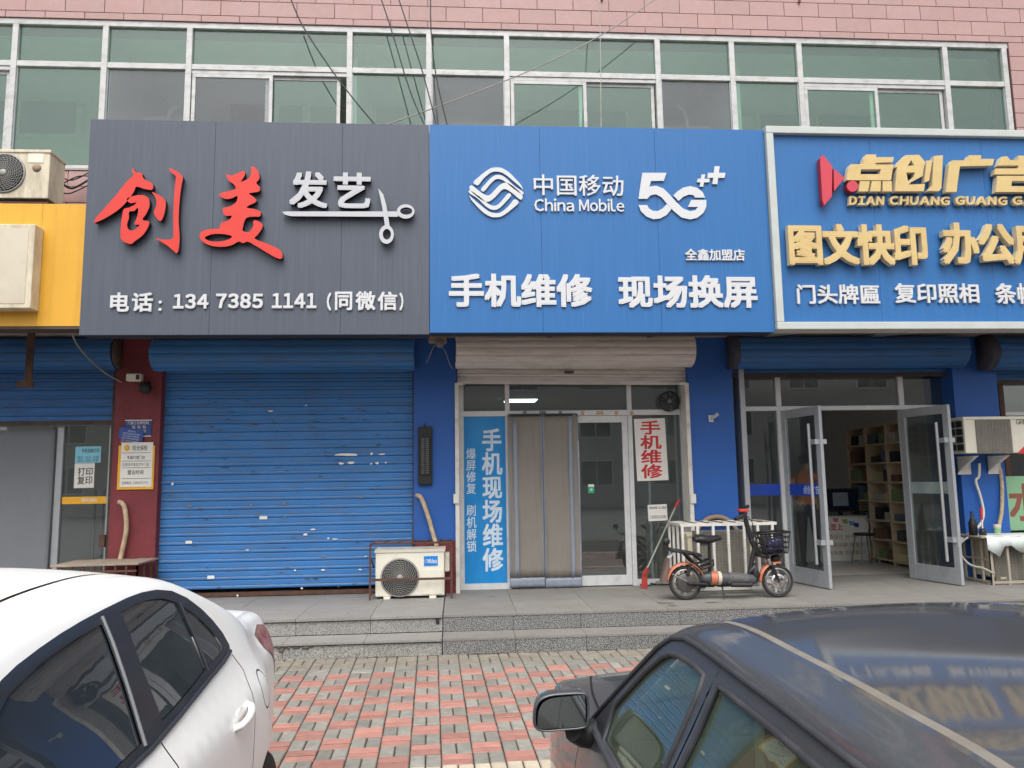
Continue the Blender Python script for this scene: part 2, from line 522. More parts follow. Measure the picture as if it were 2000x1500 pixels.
m_acold = M('aged_casing', rgb(214, 204, 180), 0.5, var=0.08, vs=4, dirt=rgb(128, 112, 88), damt=0.65, ds=3, dstretch=(3, 1, 0.6), dthr=0.5)
m_grille = M('grille_dark', rgb(38, 38, 40), 0.6)
m_grillew = M('grille_wire', rgb(150, 149, 144), 0.5)
m_blk = M('black_plastic', rgb(32, 32, 34), 0.5, var=0.15)
m_gry = M('grey_plastic', rgb(120, 122, 124), 0.5)
m_tape = M('lagging_tape', rgb(196, 176, 146), 0.8, var=0.2, vs=20, dirt=rgb(120, 96, 70), damt=0.6, ds=12)
m_cable = M('black_cable', rgb(26, 28, 30), 0.6)
m_wcable = M('grey_cable', rgb(150, 148, 140), 0.6)
m_paper = M('white_paper', rgb(232, 230, 222), 0.7, var=0.03)
m_ink = M('black_ink', rgb(36, 36, 38), 0.7)
m_inkred = M('red_ink', rgb(206, 54, 56), 0.7)
m_inkwhite = M('white_ink', rgb(208, 224, 236), 0.6)
m_poster = M('blue_poster', rgb(22, 134, 204), 0.3, var=0.1, vs=2.5, dirt=rgb(70, 158, 210), damt=0.35, ds=3)
m_plaque = M('navy_plaque', rgb(38, 66, 128), 0.4, var=0.06, dirt=rgb(110, 116, 140), damt=0.3, ds=8)
m_cyan = M('cyan_paper', rgb(140, 208, 226), 0.6)
m_yel = M('yellow_card', rgb(238, 178, 46), 0.5)
m_mesh = M('grey_screen_cloth', rgb(136, 130, 122), 0.75, var=0.06, vs=4, bump=0.2, bs=200)
m_band = M('grey_vinyl_band', rgb(138, 146, 158), 0.5, var=0.08)
m_green = M('green_sticker', rgb(30, 172, 130), 0.5)
m_wood = M('pale_plywood', rgb(196, 176, 146), 0.6, var=0.12, vs=4, stretch=(1, 1, 6))
m_board = M('weathered_board', rgb(150, 136, 120), 0.85, var=0.25, vs=5, stretch=(1, 6, 1))
m_tan = M('tan_rubber', rgb(150, 130, 108), 0.8, var=0.15)
m_whpaint = M('white_painted_steel', rgb(214, 212, 204), 0.55, var=0.08, dirt=rgb(120, 96, 76), damt=0.55, ds=7, dthr=0.56)
m_oldsteel = M('old_painted_steel', rgb(164, 156, 140), 0.65, var=0.15, dirt=rgb(110, 80, 60), damt=0.6, ds=6, dthr=0.52)
m_greenb = M('green_board', rgb(140, 186, 144), 0.6, var=0.08)
g_green = GLASS('green_glass', (0.78, 0.93, 0.85, 1), 0.075, film=rgb(120, 164, 142), famt=0.07)
g_clear = GLASS('dusty_clear_glass', (0.86, 0.88, 0.88, 1), 0.05, film=rgb(170, 172, 176), famt=0.08)
g_shop = GLASS('shop_glass', (0.74, 0.78, 0.78, 1), 0.11, film=rgb(120, 126, 128), famt=0.05)
g_pale = GLASS('frosted_band', (0.7, 0.8, 0.78, 1), 0.08, rough=0.2, film=rgb(170, 186, 182), famt=0.7)
# ================================================================== ground, paving, steps
YB, ZP = 7.97, 0.335            # foot of the steps; level of the platform
YS2 = 8.315                     # upper riser
XJ = -0.175                     # where the light granite meets the dark granite
g = B().add([(-200, -200, -0.06), (200, -200, -0.06), (200, 200, -0.06), (-200, 200, -0.06)], [(0, 1, 2, 3)]).build('ground', m_asphalt)
struct(g)
pv = B().box(-9, 11, -1.5, YB + 0.02, -0.05, -0.012).build('pavement', m_bed)
struct(pv)
GA = 0.0344
def gp(c, r):
    """paving module (0.2 m) to ground"""
    x, y = c * 0.2, r * 0.2
    return (-0.117 + x * math.cos(GA) - y * math.sin(GA), 4.987 + x * math.sin(GA) + y * math.cos(GA))
pvv = {}
def paver_mesh(w, l, k):
    key = (w, l, k)
    if key not in pvv:
        rnd = random.Random(hash(key) & 0xffff)
        j = 0.0032 + 0.002 * rnd.random()
        x, y, h = w / 2 - j, l / 2 - j * 1.5, 0.0
        c = 0.006
        b = B()
        vs = [(-x, -y, -0.03), (x, -y, -0.03), (x, y, -0.03), (-x, y, -0.03),
              (-x, -y, -c), (x, -y, -c), (x, y, -c), (-x, y, -c)]
        vs += [(-x + c, -y + c, rnd.uniform(-.001, .001)), (x - c, -y + c, rnd.uniform(-.001, .001)), (x - c, y - c, rnd.uniform(-.001, .001)), (-x + c, y - c, rnd.uniform(-.001, .001))]
        fs = [(0, 1, 5, 4), (1, 2, 6, 5), (2, 3, 7, 6), (3, 0, 4, 7), (4, 5, 9, 8), (5, 6, 10, 9), (6, 7, 11, 10), (7, 4, 8, 11), (8, 9, 10, 11)]
        pvv[key] = (vs, fs)
    return pvv[key]
pieces = []
rp = random.Random(3)
for c in range(-26, 44):
    for r in range(-16, 16):
        x, y = gp(c + .5, r + .5)
        if y > YB + 0.12 or x < -6 or x > 8: continue
        # red and grey blocks alternate; beside the steps everything is grey
        red = (c + r) % 2 == 0
        edge = r >= 12
        if edge: m, red_here = (m_pold if r >= 13 else m_pgrey), False
        else: m, red_here = (m_pred if red else m_pgrey), red
        horiz = red
        for k in (0, 1):
            if horiz: cx, cy, w, l = c + .5, r + .25 + .5 * k, .2, .1
            else: cx, cy, w, l = c + .25 + .5 * k, r + .5, .1, .2
            px, py = gp(cx, cy)
            if py - l / 2 > YB + .01: continue
            pieces.append((px, py, w, l, m))
# the cream edging row nearest the camera replaces module row -1
pieces = [p for p in pieces if not (gp(0, -1.02)[1] + (p[0] + 0.117) * math.sin(GA) < p[1] < gp(0, 0.0)[1] + (p[0] + 0.117) * math.sin(GA))]
for c in range(-30, 50):
    px, py = gp(c * 0.5 + .25, -.5)
    if -6 < px < 8: pieces.append((px, py, .1, .2, m_pcream))
def seen(p):
    """how large the piece shows between the two cars"""
    x, y = p[0], p[1]
    d = Vector((x, y, -HC))
    q = d.dot(CW)
    if q < 1: return -1
    sx, sy = 1000 + FPX * d.dot(CR) / q, 750 - FPX * d.dot(CU) / q
    if not (535 < sx < 1250 and sy < 1510): return -1
    if sx > 1085 + (sy < 1330) * 170 and sy > 1330: return -1
    return 1 / q
pieces.sort(key=seen, reverse=True)
pm = {}
rest = B(); rest_m = [m_pgrey, m_pred, m_pold, m_pcream]
for i, (x, y, w, l, m) in enumerate(pieces):
    vs, fs = paver_mesh(w, l, i % 4)
    tz, ta = rp.uniform(-.004, .003), GA + rp.uniform(-.012, .012)
    if i < 300 and seen((x, y)) > 0:
        key = (w, l, i % 4, m.name)
        if key not in pm:
            me = bpy.data.meshes.new('paver'); me.from_pydata(vs, [], fs); me.materials.append(m); pm[key] = me
        o = bpy.data.objects.new('paver', pm[key]); COL.objects.link(o)
        o.location = (x + rp.uniform(-.0015, .0015), y + rp.uniform(-.0015, .0015), tz); o.rotation_euler = (rp.uniform(-.006, .006), rp.uniform(-.006, .006), ta); o.parent = pv
    else:
        ca, sa = math.cos(ta), math.sin(ta)
        rest.add([(x + a * ca - b_ * sa, y + a * sa + b_ * ca, c + tz) for a, b_, c in vs], fs, rest_m.index(m))
o = rest.build('paver_field', rest_m, pv); o['kind'] = 'stuff'

# ---- platform with two steps; slabs are separate pieces on a mortar core
core = B()
core.box(-12, XJ - .004, YB + .03, 10.6, -.05, .12).box(-12, XJ - .004, YS2 + .03, 10.6, .12, ZP - .035)
core.box(XJ, 14, YB + .03, 10.6, -.05, .12).box(XJ, 14, YS2 + .03, 10.6, .12, ZP - .035)
pf = core.build('platform', m_mortar); struct(pf)
def slab(name, x0, x1, y0, y1, z0, z1, m, c=.003):
    j = 0.0018
    o = B().cbox(x0 + j, x1 - j, y0, y1, z0, z1, c).build(name, m, pf)
    return o
rs = random.Random(11)
# light granite: long slabs with a dark shadow gap under each projecting tread
xs = [-9.3, -7.9, -6.5, -5.1, -3.72, -2.93, -2.13, -1.335, XJ - .005]
xs = [-8.1, -7.3, -6.5, -5.7, -4.9, -4.1, -3.29, -2.48, -1.69, -.925, XJ - .005]
for a, b_ in zip(xs, xs[1:]):
    slab('riser_slab', a, b_, YS2, YS2 + .03, .165, ZP - .040, m_granL)
    slab('platform_slab', a, b_, YS2 - .02, YS2 + .80, ZP - .03, ZP + rs.uniform(-.001, .001), m_granLt)
    slab('platform_slab', a + .02, b_ + (.02 if b_ < XJ - .1 else 0), YS2 + .803, 10.3, ZP - .03, ZP + rs.uniform(-.001, .001), m_granLt)
xs = [-8.2, -7.4, -6.6, -5.8, -5.0, -4.2, -3.35, -2.53, -1.745, -.95, XJ - .005]
for a, b_ in zip(xs, xs[1:]):
    slab('riser_slab', a, b_, YB, YB + .03, 0, .124, m_granL)
    slab('tread_slab', a, b_, YB - .02, YS2 - .002, .135, .16, m_granLt)
# broken edge of the lower tread
q = B()
for i in range(16):
    a = -1.62 + rs.uniform(-.16, .16) * (1 if i > 4 else .6)
    z = .135 - abs(rs.gauss(0, .02)) - .004
    q.ball((a, YB - .004, z), rs.uniform(.012, .04), rs.uniform(.008, .014), rs.uniform(.008, .02), 7, 4)
q.box(-1.74, -1.34, YB - .006, YB + .02, .128, .1349)
q.build('broken_mortar', M('rough_mortar', rgb(92, 87, 80), .95, bump=.8, bs=60, var=.25), pf)
# steel anchor by the joint
q = B().cbox(XJ - .075, XJ - .038, YS2 - .008, YS2 - .001, .24, .31, .002); q.lathe([(0, .009), (.006, .009), (.007, 0)], (XJ - .055, YS2 - .014, .29), (0, 1, 0), 12, 1)
q.build('anchor_plate', [m_blk, m_white], pf)
xs = [XJ + .002, .56, 1.28, 2.35, 3.4, 4.5, 5.6, 6.7, 7.8, 8.9, 10.0]
for i, (a, b_) in enumerate(zip(xs, xs[1:])):
    slab('riser_slab', a, b_, YS2, YS2 + .03, .162, ZP - .03, m_granD)
    slab('tread_slab', a, b_, YB - .004, YS2 - .002, .133, .16, m_granDt)
    slab('riser_slab', a, b_, YB, YB + .03, 0, .132, m_granD)
xs = [XJ + .002, .60, 1.42, 2.22, 3.05, 3.85, 4.65, 5.45, 6.25, 7.05, 7.85, 8.65, 9.45]
for a, b_ in zip(xs, xs[1:]):
    for y0, y1 in ((YS2 - .006, YS2 + .74), (YS2 + .743, 9.86), (9.863, 10.6)):
        slab('platform_slab', a, b_, y0, y1, ZP - .029, ZP + rs.uniform(-.001, .0005), m_granDt)
# scraps of litter
for px, py, s_, m in ((1171, 1349, .025, m_paper), (1149, 1368, .03, m_pcream), (1200, 1323, .05, m_paper), (1040, 1226, .03, m_paper)):
    p = atz(px, py, .004 if py > 1290 else .164)
    if py > 1290:
        b = B(); a0 = rs.random() * 6
        b.add([(p.x + s_ * math.cos(a0 + t) * (.5 + .5 * ((i % 2))), p.y + s_ * math.sin(a0 + t) * .6, p.z + rs.uniform(0, .012)) for i, t in enumerate((0, 1, 2.2, 3.1, 4.2, 5.3))], [(0, 1, 2, 3, 4, 5)])
        tag(b.build('litter_scrap', m), {1171: 'small crumpled white scrap on the grey pavers in front of the dark granite steps', 1149: 'cream scrap of litter on the red and grey paving near the dark car', 1200: 'torn white paper strip lying on the pavers beyond the dark car mirror'}[px], 'litter')

# dark drips and scuffs on the platform, thin stains with a shape of their own
m_stain = M('damp_stain', rgb(84, 80, 74), .6, var=.2, vs=12)
rk = random.Random(21)
for px, py, w_, h_ in ((1300, 1178, .11, .05), (1315, 1183, .05, .06), (1390, 1177, .10, .03), (960, 1165, .05, .015), (680, 1198, .03, .012), (1060, 1190, .05, .012), (545, 1190, .04, .012)):
    p = atz(px, py, ZP)
    n = 14
    pts = [(p.x + w_ * math.cos(2 * math.pi * i / n) * rk.uniform(.55, 1.1) + .4 * h_ * math.sin(2 * math.pi * i / n), p.y - h_ * math.sin(2 * math.pi * i / n) * rk.uniform(.6, 1.1), ZP + .0022) for i in range(n)]
    B().add(pts, [tuple(range(n))[::-1]]).build('stain', m_stain, pf)
# ================================================================== the building
YW = 9.85                      # face of columns and upper wall
YG = 10.10                     # shop glazing
ZC = 3.56                      # underside of the canopy
bld = thing('shop_building', 'two storey building with pink tiled upper wall and a green ribbon window above the shops', 'building', (0, YW, 0))
zt = at(1000, 62, YW).z
zs_ = at(150, 328, YW).z
xwr = at(1974, 170, YW).x
xwl = -9.2
w = B()
w.box(-12, 14, YW + .012, 10.3, ZC + .16, zs_ - .03)                 # below the sill
w.box(-12, 14, YW + .012, 10.3, zt + .03, 12.0)                       # above the head
w.box(xwr + .03, 14, YW + .012, 10.3, zs_ - .03, zt + .03)
w.box(-12, xwl - .03, YW + .012, 10.3, zs_ - .03, zt + .03)
w.build('tiled_wall', m_grout, bld)
B().box(-12, 14, YW - .01, YW + .3, zs_ - .032, zs_ - .005).build('window_sill', m_conc, bld)
# pink tiles, each one a piece
TW, TH = 0.502, 0.214
tm = {}
def tile(x0, x1, z0, z1):
    key = (round(x1 - x0, 3), round(z1 - z0, 3))
    if key not in tm:
        j = 0.004
        b = B().cbox(j, x1 - x0 - j, 0, .02, j, z1 - z0 - j, .004)
        me = bpy.data.meshes.new('tile'); me.from_pydata([tuple(v) for v in b.v], [], b.f); me.materials.append(m_pink); tm[key] = me
    o = bpy.data.objects.new('tile', tm[key]); COL.objects.link(o)
    o.location = Vector((x0, YW + random.uniform(-.0012, .0012), z0)) - ORG[bld]; o.parent = bld
rows = [(zt + .03, zt + .125)] + [(zt + .125 + i * TH, zt + .125 + (i + 1) * TH) for i in range(5)]
for i, (a, b_) in enumerate(rows):
    off = .12 + (.5 * TW if i % 2 else 0)
    for k in range(-14, 19):
        x0 = k * TW + off
        if x0 < -7.2 or x0 > 8.9: continue
        tile(x0, x0 + TW, a, b_)
for i in range(13):                                                    # right of the window
    z1 = zt + .03 - i * TH
    x = xwr + .03
    first = TW * (.5 if i % 2 else 1)
    tile(x, x + first, z1 - TH, z1); tile(x + first, x + first + TW, z1 - TH, z1)
for i in range(3):                                                     # below the sill on the left
    z1 = zs_ - .035 - i * TH
    for k in range(6):
        x0 = -7.0 + k * TW + (.5 * TW if i % 2 else 0)
        tile(x0, x0 + TW, z1 - TH, z1)
# ---- ribbon window
YR = YW + .05
mpx = [27, 204, 369, 683, 838, 990, 1285, 1430, 1562, 1847]
mx = [xwl, -8.1] + [at(p, 150, YR).x for p in mpx] + [xwr - .03]
zm = at(1000, 145, YR).z                                             # middle rail
rib = B()
FW = .075
rib.box(xwl - .03, xwr + .03, YR - .03, YR + .05, zt - .05, zt + .03).box(xwl, xwr, YR - .02, YR + .05, zs_ - .005, zs_ + .05)
rib.box(xwl, xwr, YR - .024, YR + .045, zm - .04, zm + .035)
rw = rib.build('ribbon_window', m_alu, bld, bevel=.004)
for x in mx:
    B().cbox(x - FW / 2, x + FW / 2, YR - .034, YR + .055, zs_ + .051, zt - .051, .006).build('mullion', m_alu, rw)
clear = {3, 4, 6, 8}
sash = {1, 4, 7, 10}
for i, (a, b_) in enumerate(zip(mx, mx[1:])):
    a2, b2 = a + FW / 2, b_ - FW / 2
    def pane(x0, x1, y, z0, z1, m):
        B().box(x0, x1, y, y + .006, z0, z1).build('pane', m, rw)
    pane(a2, b2, YR + .012, zm + .036, zt - .051, g_green)
    t = .045
    def sashframe(x0, x1, y, z0, z1, m):
        f = B().box(x0, x0 + t, y, y + .03, z0, z1).box(x1 - t, x1, y, y + .03, z0, z1)
        f.box(x0 + t, x1 - t, y + .001, y + .029, z1 - t, z1).box(x0 + t, x1 - t, y + .001, y + .029, z0, z0 + t)
        f.build('sash_frame', m_alu, rw)
        pane(x0 + t, x1 - t, y + .012, z0 + t, z1 - t, m)
    z0, z1 = zs_ + .052, zm - .042
    if (b_ - a) > 1.6:
        wd_ = b2 - a2
        B().box(a2, b2, YR - .012, YR + .06, z1 - .05, z1).build('sash_track', m_alu, rw)
        z1 -= .052
        cm = g_clear if i == 4 else g_green
        sashframe(a2 + .01, a2 + wd_ * .52, YR - .012, z0, z1, cm)
        sashframe(a2 + wd_ * .47, b2 - (.09 if i == 4 else .02), YR + .026, z0, z1, g_green)
    else:
        pane(a2, b2, YR + .012, z0, z1, g_clear if i in (3, 6, 8) else g_green)
        for q0 in (a2, b2 - .012): B().box(q0, q0 + .012, YR - .006, YR + .03, z0, z1).build('glazing_bead', m_alug, rw)
# ---- rooms behind the ribbon window
rm_ = B()
rm_.box(-11, 10, 12.4, 12.5, 4.6, 8.4).box(-11, 10, 10.301, 12.4, 4.55, 4.6).box(-11, 10, 10.301, 12.4, zt + .12, zt + .2)
rm_.box(-11.1, -11, 10.3, 12.5, 4.6, 8.4).box(10, 10.1, 10.3, 12.5, 4.6, 8.4)
for px in (212, 690, 1432):
    x = at(px, 150, 10.4).x
    rm_.box(x - .06, x + .06, 10.32, 12.4, 4.6, zt + .12)
rm_.build('room_shell', m_iwall, bld)
for px0, py0, px1, py1 in ((-60, 180, 20, 262), (42, 182, 150, 262), (450, 190, 520, 300), (545, 190, 590, 300), (608, 195, 665, 300), (1012, 205, 1130, 320), (1150, 208, 1222, 320), (1486, 215, 1556, 320), (1602, 217, 1702, 320), (735, 190, 790, 300)):
    x0, x1, z0, z1 = rc(px0, py0, px1, py1, 12.36)
    f = B().box(x0 - .08, x1 + .08, 12.34, 12.399, z0 - .08, z1 + .08).build('interior_window', m_iwall, bld)
    B().box(x0, x1, 12.325, 12.345, z0, z1).build('pane', m_idark, f)
# white lobby walls close behind the clear panes, with stove pipes
for px0, px1 in ((222, 366), (850, 986), (1292, 1426)):
    x0, x1, _, _ = rc(px0, 150, px1, 240, 11.3)
    B().box(x0, x1, 11.3, 11.38, 4.6, zm - .02).build('lobby_wall', m_iwall, bld)
for px, s_ in ((342, 1), (1328, -1)):
    p = at(px, 205, 11.2)
    pts = [(p.x - s_ * (.14 + .03 * k), 11.2, p.z - .45 + .1 * k) for k in range(0, 1)]
    pts = [(p.x - s_ * .12, 11.2, p.z - .6), (p.x - s_ * .1, 11.2, p.z - .25), (p.x - s_ * .06, 11.2, p.z - .1), (p.x, 11.24, p.z), (p.x + s_ * .02, 11.3, p.z + .01)]
    B().tube(pts, .03, 10).build('waste_pipe', m_iwall, bld)
# ---- canopy
cn = B().box(-12, 14, 8.5, YW + .011, ZC, ZC + .159).box(-12, 14, YW + .0115, 15, ZC + .002, ZC + .157).build('canopy_slab', m_conc, bld)
# ---- columns
def col(px0, px1, name, m, ybase=None, low=None):
    x0, x1 = at(px0, 800, YW).x, at(px1, 800, YW).x
    zb = ZP - .02 if not low else low
    B().box(x0, x1, YW, 10.5, zb, ZC - .001).build(name, m, bld)
    return x0, x1
cRx0, cRx1 = col(224, 314, 'maroon_column', m_redcol)
zlow = at(850, 1056, YW).z
cAx0, cAx1 = col(808, 892, 'blue_column', m_bluecol, low=zlow)
cBx0, cBx1 = col(1347, 1433, 'blue_column', m_bluecol)
cCx0, cCx1 = col(1866, 1952, 'blue_column', m_bluecol)
B().box(cAx0 + .01, cAx1 - .01, YW - .008, 10.5, ZP - .02, zlow - .001).build('maroon_base', m_redcol, bld)
# brick courses on the maroon base
for k in range(1, 5):
    z = ZP + k * .12
    if z < zlow - .02: B().box(cAx0 + .012, cAx1 - .012, YW - .0095, YW - .007, z, z + .006).build('base_joint', m_mortar, bld)
cLx1 = at(-330, 800, YW).x
# lintel above the shop fronts and rooms behind
B().box(-12, 14, 10.16, 10.5, 3.10, ZC - .002).build('lintel', m_conc, bld)
sh = B()
sh.box(-12, 14, 14.6, 14.7, ZP, 3.2).box(-12, 14, 10.51, 14.6, 3.06, 3.2)
for a, b_ in ((cRx0, cRx1), (cAx0, cAx1), (cBx0, cBx1), (cCx0, cCx1)):
    sh.box((a + b_) / 2 - .07, (a + b_) / 2 + .07, 10.51, 14.6, ZP, 3.06)
sh.build('shop_interior', m_iwall, bld)
B().box(-12, 14, 10.605, 14.6, ZP - .06, ZP - .004).build('shop_floor', m_ifloor, bld)
# ---- rust streaks come from short steel stubs above the window
for px, py in ((1175, 0), (1560, 5)):
    p = at(px, py, YW)
    B().box(p.x - .012, p.x + .012, YW - .03, YW + .02, p.z - .02, p.z + .02).build('steel_stub', m_rust, bld)

# ---- buildings across the street (seen mirrored in the glass and the paint)
ob = thing('opposite_building', 'grey apartment block with dark window rows mirrored in the shop glass', 'building', (4, -26, 0))
m_obw = M('render_grey', rgb(168, 164, 158), .85, var=.1, vs=.6)
B().box(-26, 30, -34, -26, -.05, 9.5).build('wall', m_obw, ob)
for r in range(3):
    for k in range(12):
        x = -23.5 + k * 4.4
        f = B().box(x, x + 2.0, -26.0, -25.95, 1.2 + r * 2.9, 2.8 + r * 2.9).build('window', m_aluw, ob)
        B().box(x + .08, x + .96, -25.96, -25.93, 1.28 + r * 2.9, 2.72 + r * 2.9).box(x + 1.04, x + 1.92, -25.96, -25.93, 1.28 + r * 2.9, 2.72 + r * 2.9).build('pane', m_idark, f)
# ================================================================== signboards
YS = 8.35
Z4 = (2.7778, 140, 230)
Z5 = (2.857, 830, 230)
Z6 = (3.488, 1480, 230)
def zr(z, x0, y0, x1, y1, Y):
    k, ox, oy = z
    return rc(ox + x0 / k, oy + y0 / k, ox + x1 / k, oy + y1 / k, Y)
def sheetboard(root, x0, x1, z0, z1, y0, seams, m, thick=.25, name='sign_panel'):
    e = [x0] + sorted(seams) + [x1]
    for a, b_ in zip(e, e[1:]):
        B().cbox(a + (.0012 if a != x0 else 0), b_ - (.0012 if b_ != x1 else 0), y0, y0 + .04, z0, z1, .0015).build(name, m, root)
    B().box(x0 + .004, x1 - .004, y0 + .041, y0 + thick, z0 + .004, z1 - .004).build('sign_carcass', m_seam, root)

# ---- charcoal board of the hair salon
xa = at(166, 440, YS).x; xb = at(838.5, 440, YS).x - .003
za, zb = at(500, 653.5, YS).z, at(500, 238, YS).z
s1 = thing('salon_signboard', 'charcoal grey signboard with red calligraphy, silver scissors and a phone number', 'signboard', ((xa + xb) / 2, YS, za))
sheetboard(s1, xa, xb, za, zb, YS, [at(415, 440, YS).x, at(667, 440, YS).x], m_signgrey)
YF = YS - .075
RB = [m_red, m_black]
def strokes(name, lst, smooth=4):
    cutout(s1, name, lst, Z4, YF, .06, RB, smooth)
strokes('character', [[(330, 270), (350, 295), (380, 300), (390, 330), (438, 358), (436, 390), (395, 386), (352, 374), (338, 400), (310, 440), (275, 480), (235, 512), (190, 540), (150, 560), (122, 568), (130, 545), (160, 510), (200, 465), (240, 420), (275, 375), (305, 340), (333, 312), (328, 290)]])
strokes('stroke', [[(437, 402), (480, 424), (506, 446), (510, 475), (502, 522), (485, 558), (465, 550), (445, 512), (455, 490), (460, 455), (450, 425)]])
strokes('stroke', [[(302, 436), (345, 422), (390, 420), (418, 440), (422, 478), (405, 520), (384, 553), (420, 563), (412, 597), (385, 637), (348, 665), (320, 685), (282, 672), (265, 645), (268, 580), (275, 525), (284, 494), (312, 487), (342, 471), (350, 459), (322, 463), (304, 453)],
                   [(312, 510), (340, 505), (358, 488), (360, 515), (350, 552), (340, 578), (368, 582), (335, 610), (309, 606), (300, 580), (310, 545)]])
strokes('stroke', [[(527, 275), (552, 281), (590, 305), (603, 326), (598, 355), (590, 405), (583, 480), (580, 560), (585, 640), (582, 700), (572, 734), (552, 722), (520, 695), (482, 671), (455, 655), (490, 660), (530, 661), (550, 648), (552, 600), (552, 520), (555, 430), (562, 350), (564, 318), (545, 300)]])
strokes('character', [[(840, 305), (866, 314), (900, 300), (935, 287), (940, 310), (926, 334), (918, 347), (958, 330), (975, 294), (975, 263), (1000, 275), (1015, 300), (1018, 330), (1002, 354), (1021, 376), (1018, 398), (990, 405), (962, 411), (988, 430), (1003, 450), (986, 465), (962, 475), (950, 488), (990, 495), (1025, 510), (1020, 535), (990, 536), (952, 541), (936, 565), (930, 590), (928, 612), (960, 620), (985, 588), (986, 559), (1012, 560), (1035, 580), (1030, 605), (1006, 638), (994, 656), (1060, 684), (1120, 710), (1143, 740), (1136, 765), (1100, 755), (1050, 726), (1000, 696), (955, 672), (930, 680), (905, 672), (870, 690), (820, 700), (760, 695), (715, 675), (695, 645), (702, 620), (740, 605), (798, 600), (810, 572), (850, 556), (868, 532), (832, 530), (820, 492), (860, 480), (893, 456), (898, 424), (870, 436), (830, 440), (800, 415), (840, 400), (888, 386), (880, 362), (850, 340)],
                      [(722, 650), (760, 632), (810, 630), (860, 638), (868, 648), (840, 664), (790, 672), (745, 667)]])
SB = [m_silver, m_black]
word(s1, '发', zr(Z4, 1180, 290, 1390, 490, YF), YF, .06, SB, .033)
word(s1, '艺', zr(Z4, 1420, 297, 1622, 490, YF), YF, .06, SB, .033)
sc_ = cutout(s1, 'scissors', [[(1140, 510), (1170, 508), (1770, 508), (1770, 537), (1190, 534), (1158, 526)]], Z4, YF, .05, SB)
cutout(sc_, 'handle', [ell(1812, 508, 48, 39), ell(1815, 506, 33, 20)], Z4, YF - .002, .05, SB)
cutout(sc_, 'blade', [[(1663, 382), (1690, 415), (1706, 470), (1727, 596), (1702, 600), (1684, 480)]], Z4, YF - .004, .05, SB)
cutout(sc_, 'handle', [ell(1708, 633, 40, 51), ell(1710, 632, 22, 29)], Z4, YF - .006, .05, SB)
YT = YS - .022
WW = [m_white, m_wside]
for t, r in (('电', (208, 948, 312, 1052)), ('话', (326, 948, 440, 1052)), ('：', (470, 992, 488, 1048)), ('134', (550, 955, 742, 1036)), ('7385', (782, 953, 1038, 1034)), ('1141', (1086, 951, 1328, 1033)), ('(', (1384, 948, 1408, 1046)), ('同', (1428, 943, 1522, 1044)), ('微', (1540, 941, 1648, 1044)), ('信', (1660, 943, 1766, 1044)), (')', (1778, 948, 1800, 1046))):
    word(s1, t, zr(Z4, *r, YT), YT, .018, WW, .034 if ord(t[0]) > 255 else .042, gap=.07)

# ---- blue board of the phone shop
xc = at(1502, 440, YS).x - .003
zc, zd = at(1170, 649, YS).z, at(1170, 248.5, YS).z
s2 = thing('phone_shop_signboard', 'plain blue signboard with white lettering and round ribbon logo above the phone shop', 'signboard', ((xb + xc) / 2, YS, zc))
sheetboard(s2, xb + .006, xc, zc, zd, YS, [at(1057, 440, YS).x, at(1285, 440, YS).x], m_signblue)
P1 = [(270, 360), (300, 330), (340, 298), (370, 281), (400, 277), (430, 281), (470, 305), (510, 345), (538, 378), (546, 402), (535, 388), (500, 358), (460, 325), (430, 306), (400, 300), (372, 304), (342, 325), (318, 350), (295, 377)]
P2 = [(313, 398), (340, 366), (362, 342), (385, 324), (405, 318), (428, 322), (456, 340), (500, 382), (546, 412), (544, 428), (495, 396), (452, 360), (427, 345), (406, 341), (386, 349), (362, 373), (329, 411)]
P3 = [(259, 376), (300, 407), (338, 431), (362, 430), (385, 408), (407, 384), (432, 366), (456, 363), (486, 378), (543, 430), (534, 457), (492, 424), (456, 400), (432, 401), (409, 424), (387, 447), (362, 465), (338, 468), (308, 453), (250, 402)]
R2 = lambda P: [(794 - x, 832 - y) for x, y in P]
lg = cutout(s2, 'ribbon_logo', [crom(P3, 3)], Z5, YT, .018, WW)
for P in (P1, P2, R2(P1), R2(P2)): cutout(lg, 'logo_band', [crom(P, 3)], Z5, YT, .018, WW)
for t, r, wt in (('中国移动', (607, 318, 1108, 435), .012), ('China', (610, 450, 832, 522), .02), ('Mobile', (860, 452, 1112, 523), .02), ('全鑫加盟店', (1452, 732, 1785, 797), .03), ('手机维修', (133, 870, 935, 1056), .04), ('现场换屏', (1078, 878, 1855, 1061), .04)):
    word(s2, t, zr(Z5, *r, YT), YT, .018, WW, wt)
fg = cutout(s2, 'numeral_mark', [[(1213, 307), (1348, 307), (1333, 352), (1262, 352), (1252, 384), (1290, 379), (1330, 394), (1362, 425), (1402, 470), (1440, 506), (1480, 521), (1508, 515), (1525, 497), (1468, 497), (1487, 458), (1571, 458), (1570, 495), (1555, 530), (1520, 558), (1480, 567), (1432, 556), (1390, 522), (1350, 478), (1320, 443), (1290, 427), (1260, 432), (1240, 452), (1192, 452)]], Z5, YT, .018, WW)
cutout(fg, 'mark_bowl', [[(1192, 487), (1240, 487), (1250, 506), (1272, 519), (1300, 520), (1328, 505), (1350, 481), (1376, 508), (1350, 541), (1315, 561), (1275, 566), (1236, 551), (1206, 522)]], Z5, YT, .018, WW)
cutout(fg, 'mark_arc', [[(1386, 433), (1407, 412), (1440, 390), (1480, 381), (1520, 391), (1550, 415), (1563, 445), (1508, 445), (1498, 431), (1474, 428), (1442, 440), (1416, 464)]], Z5, YT, .018, WW)
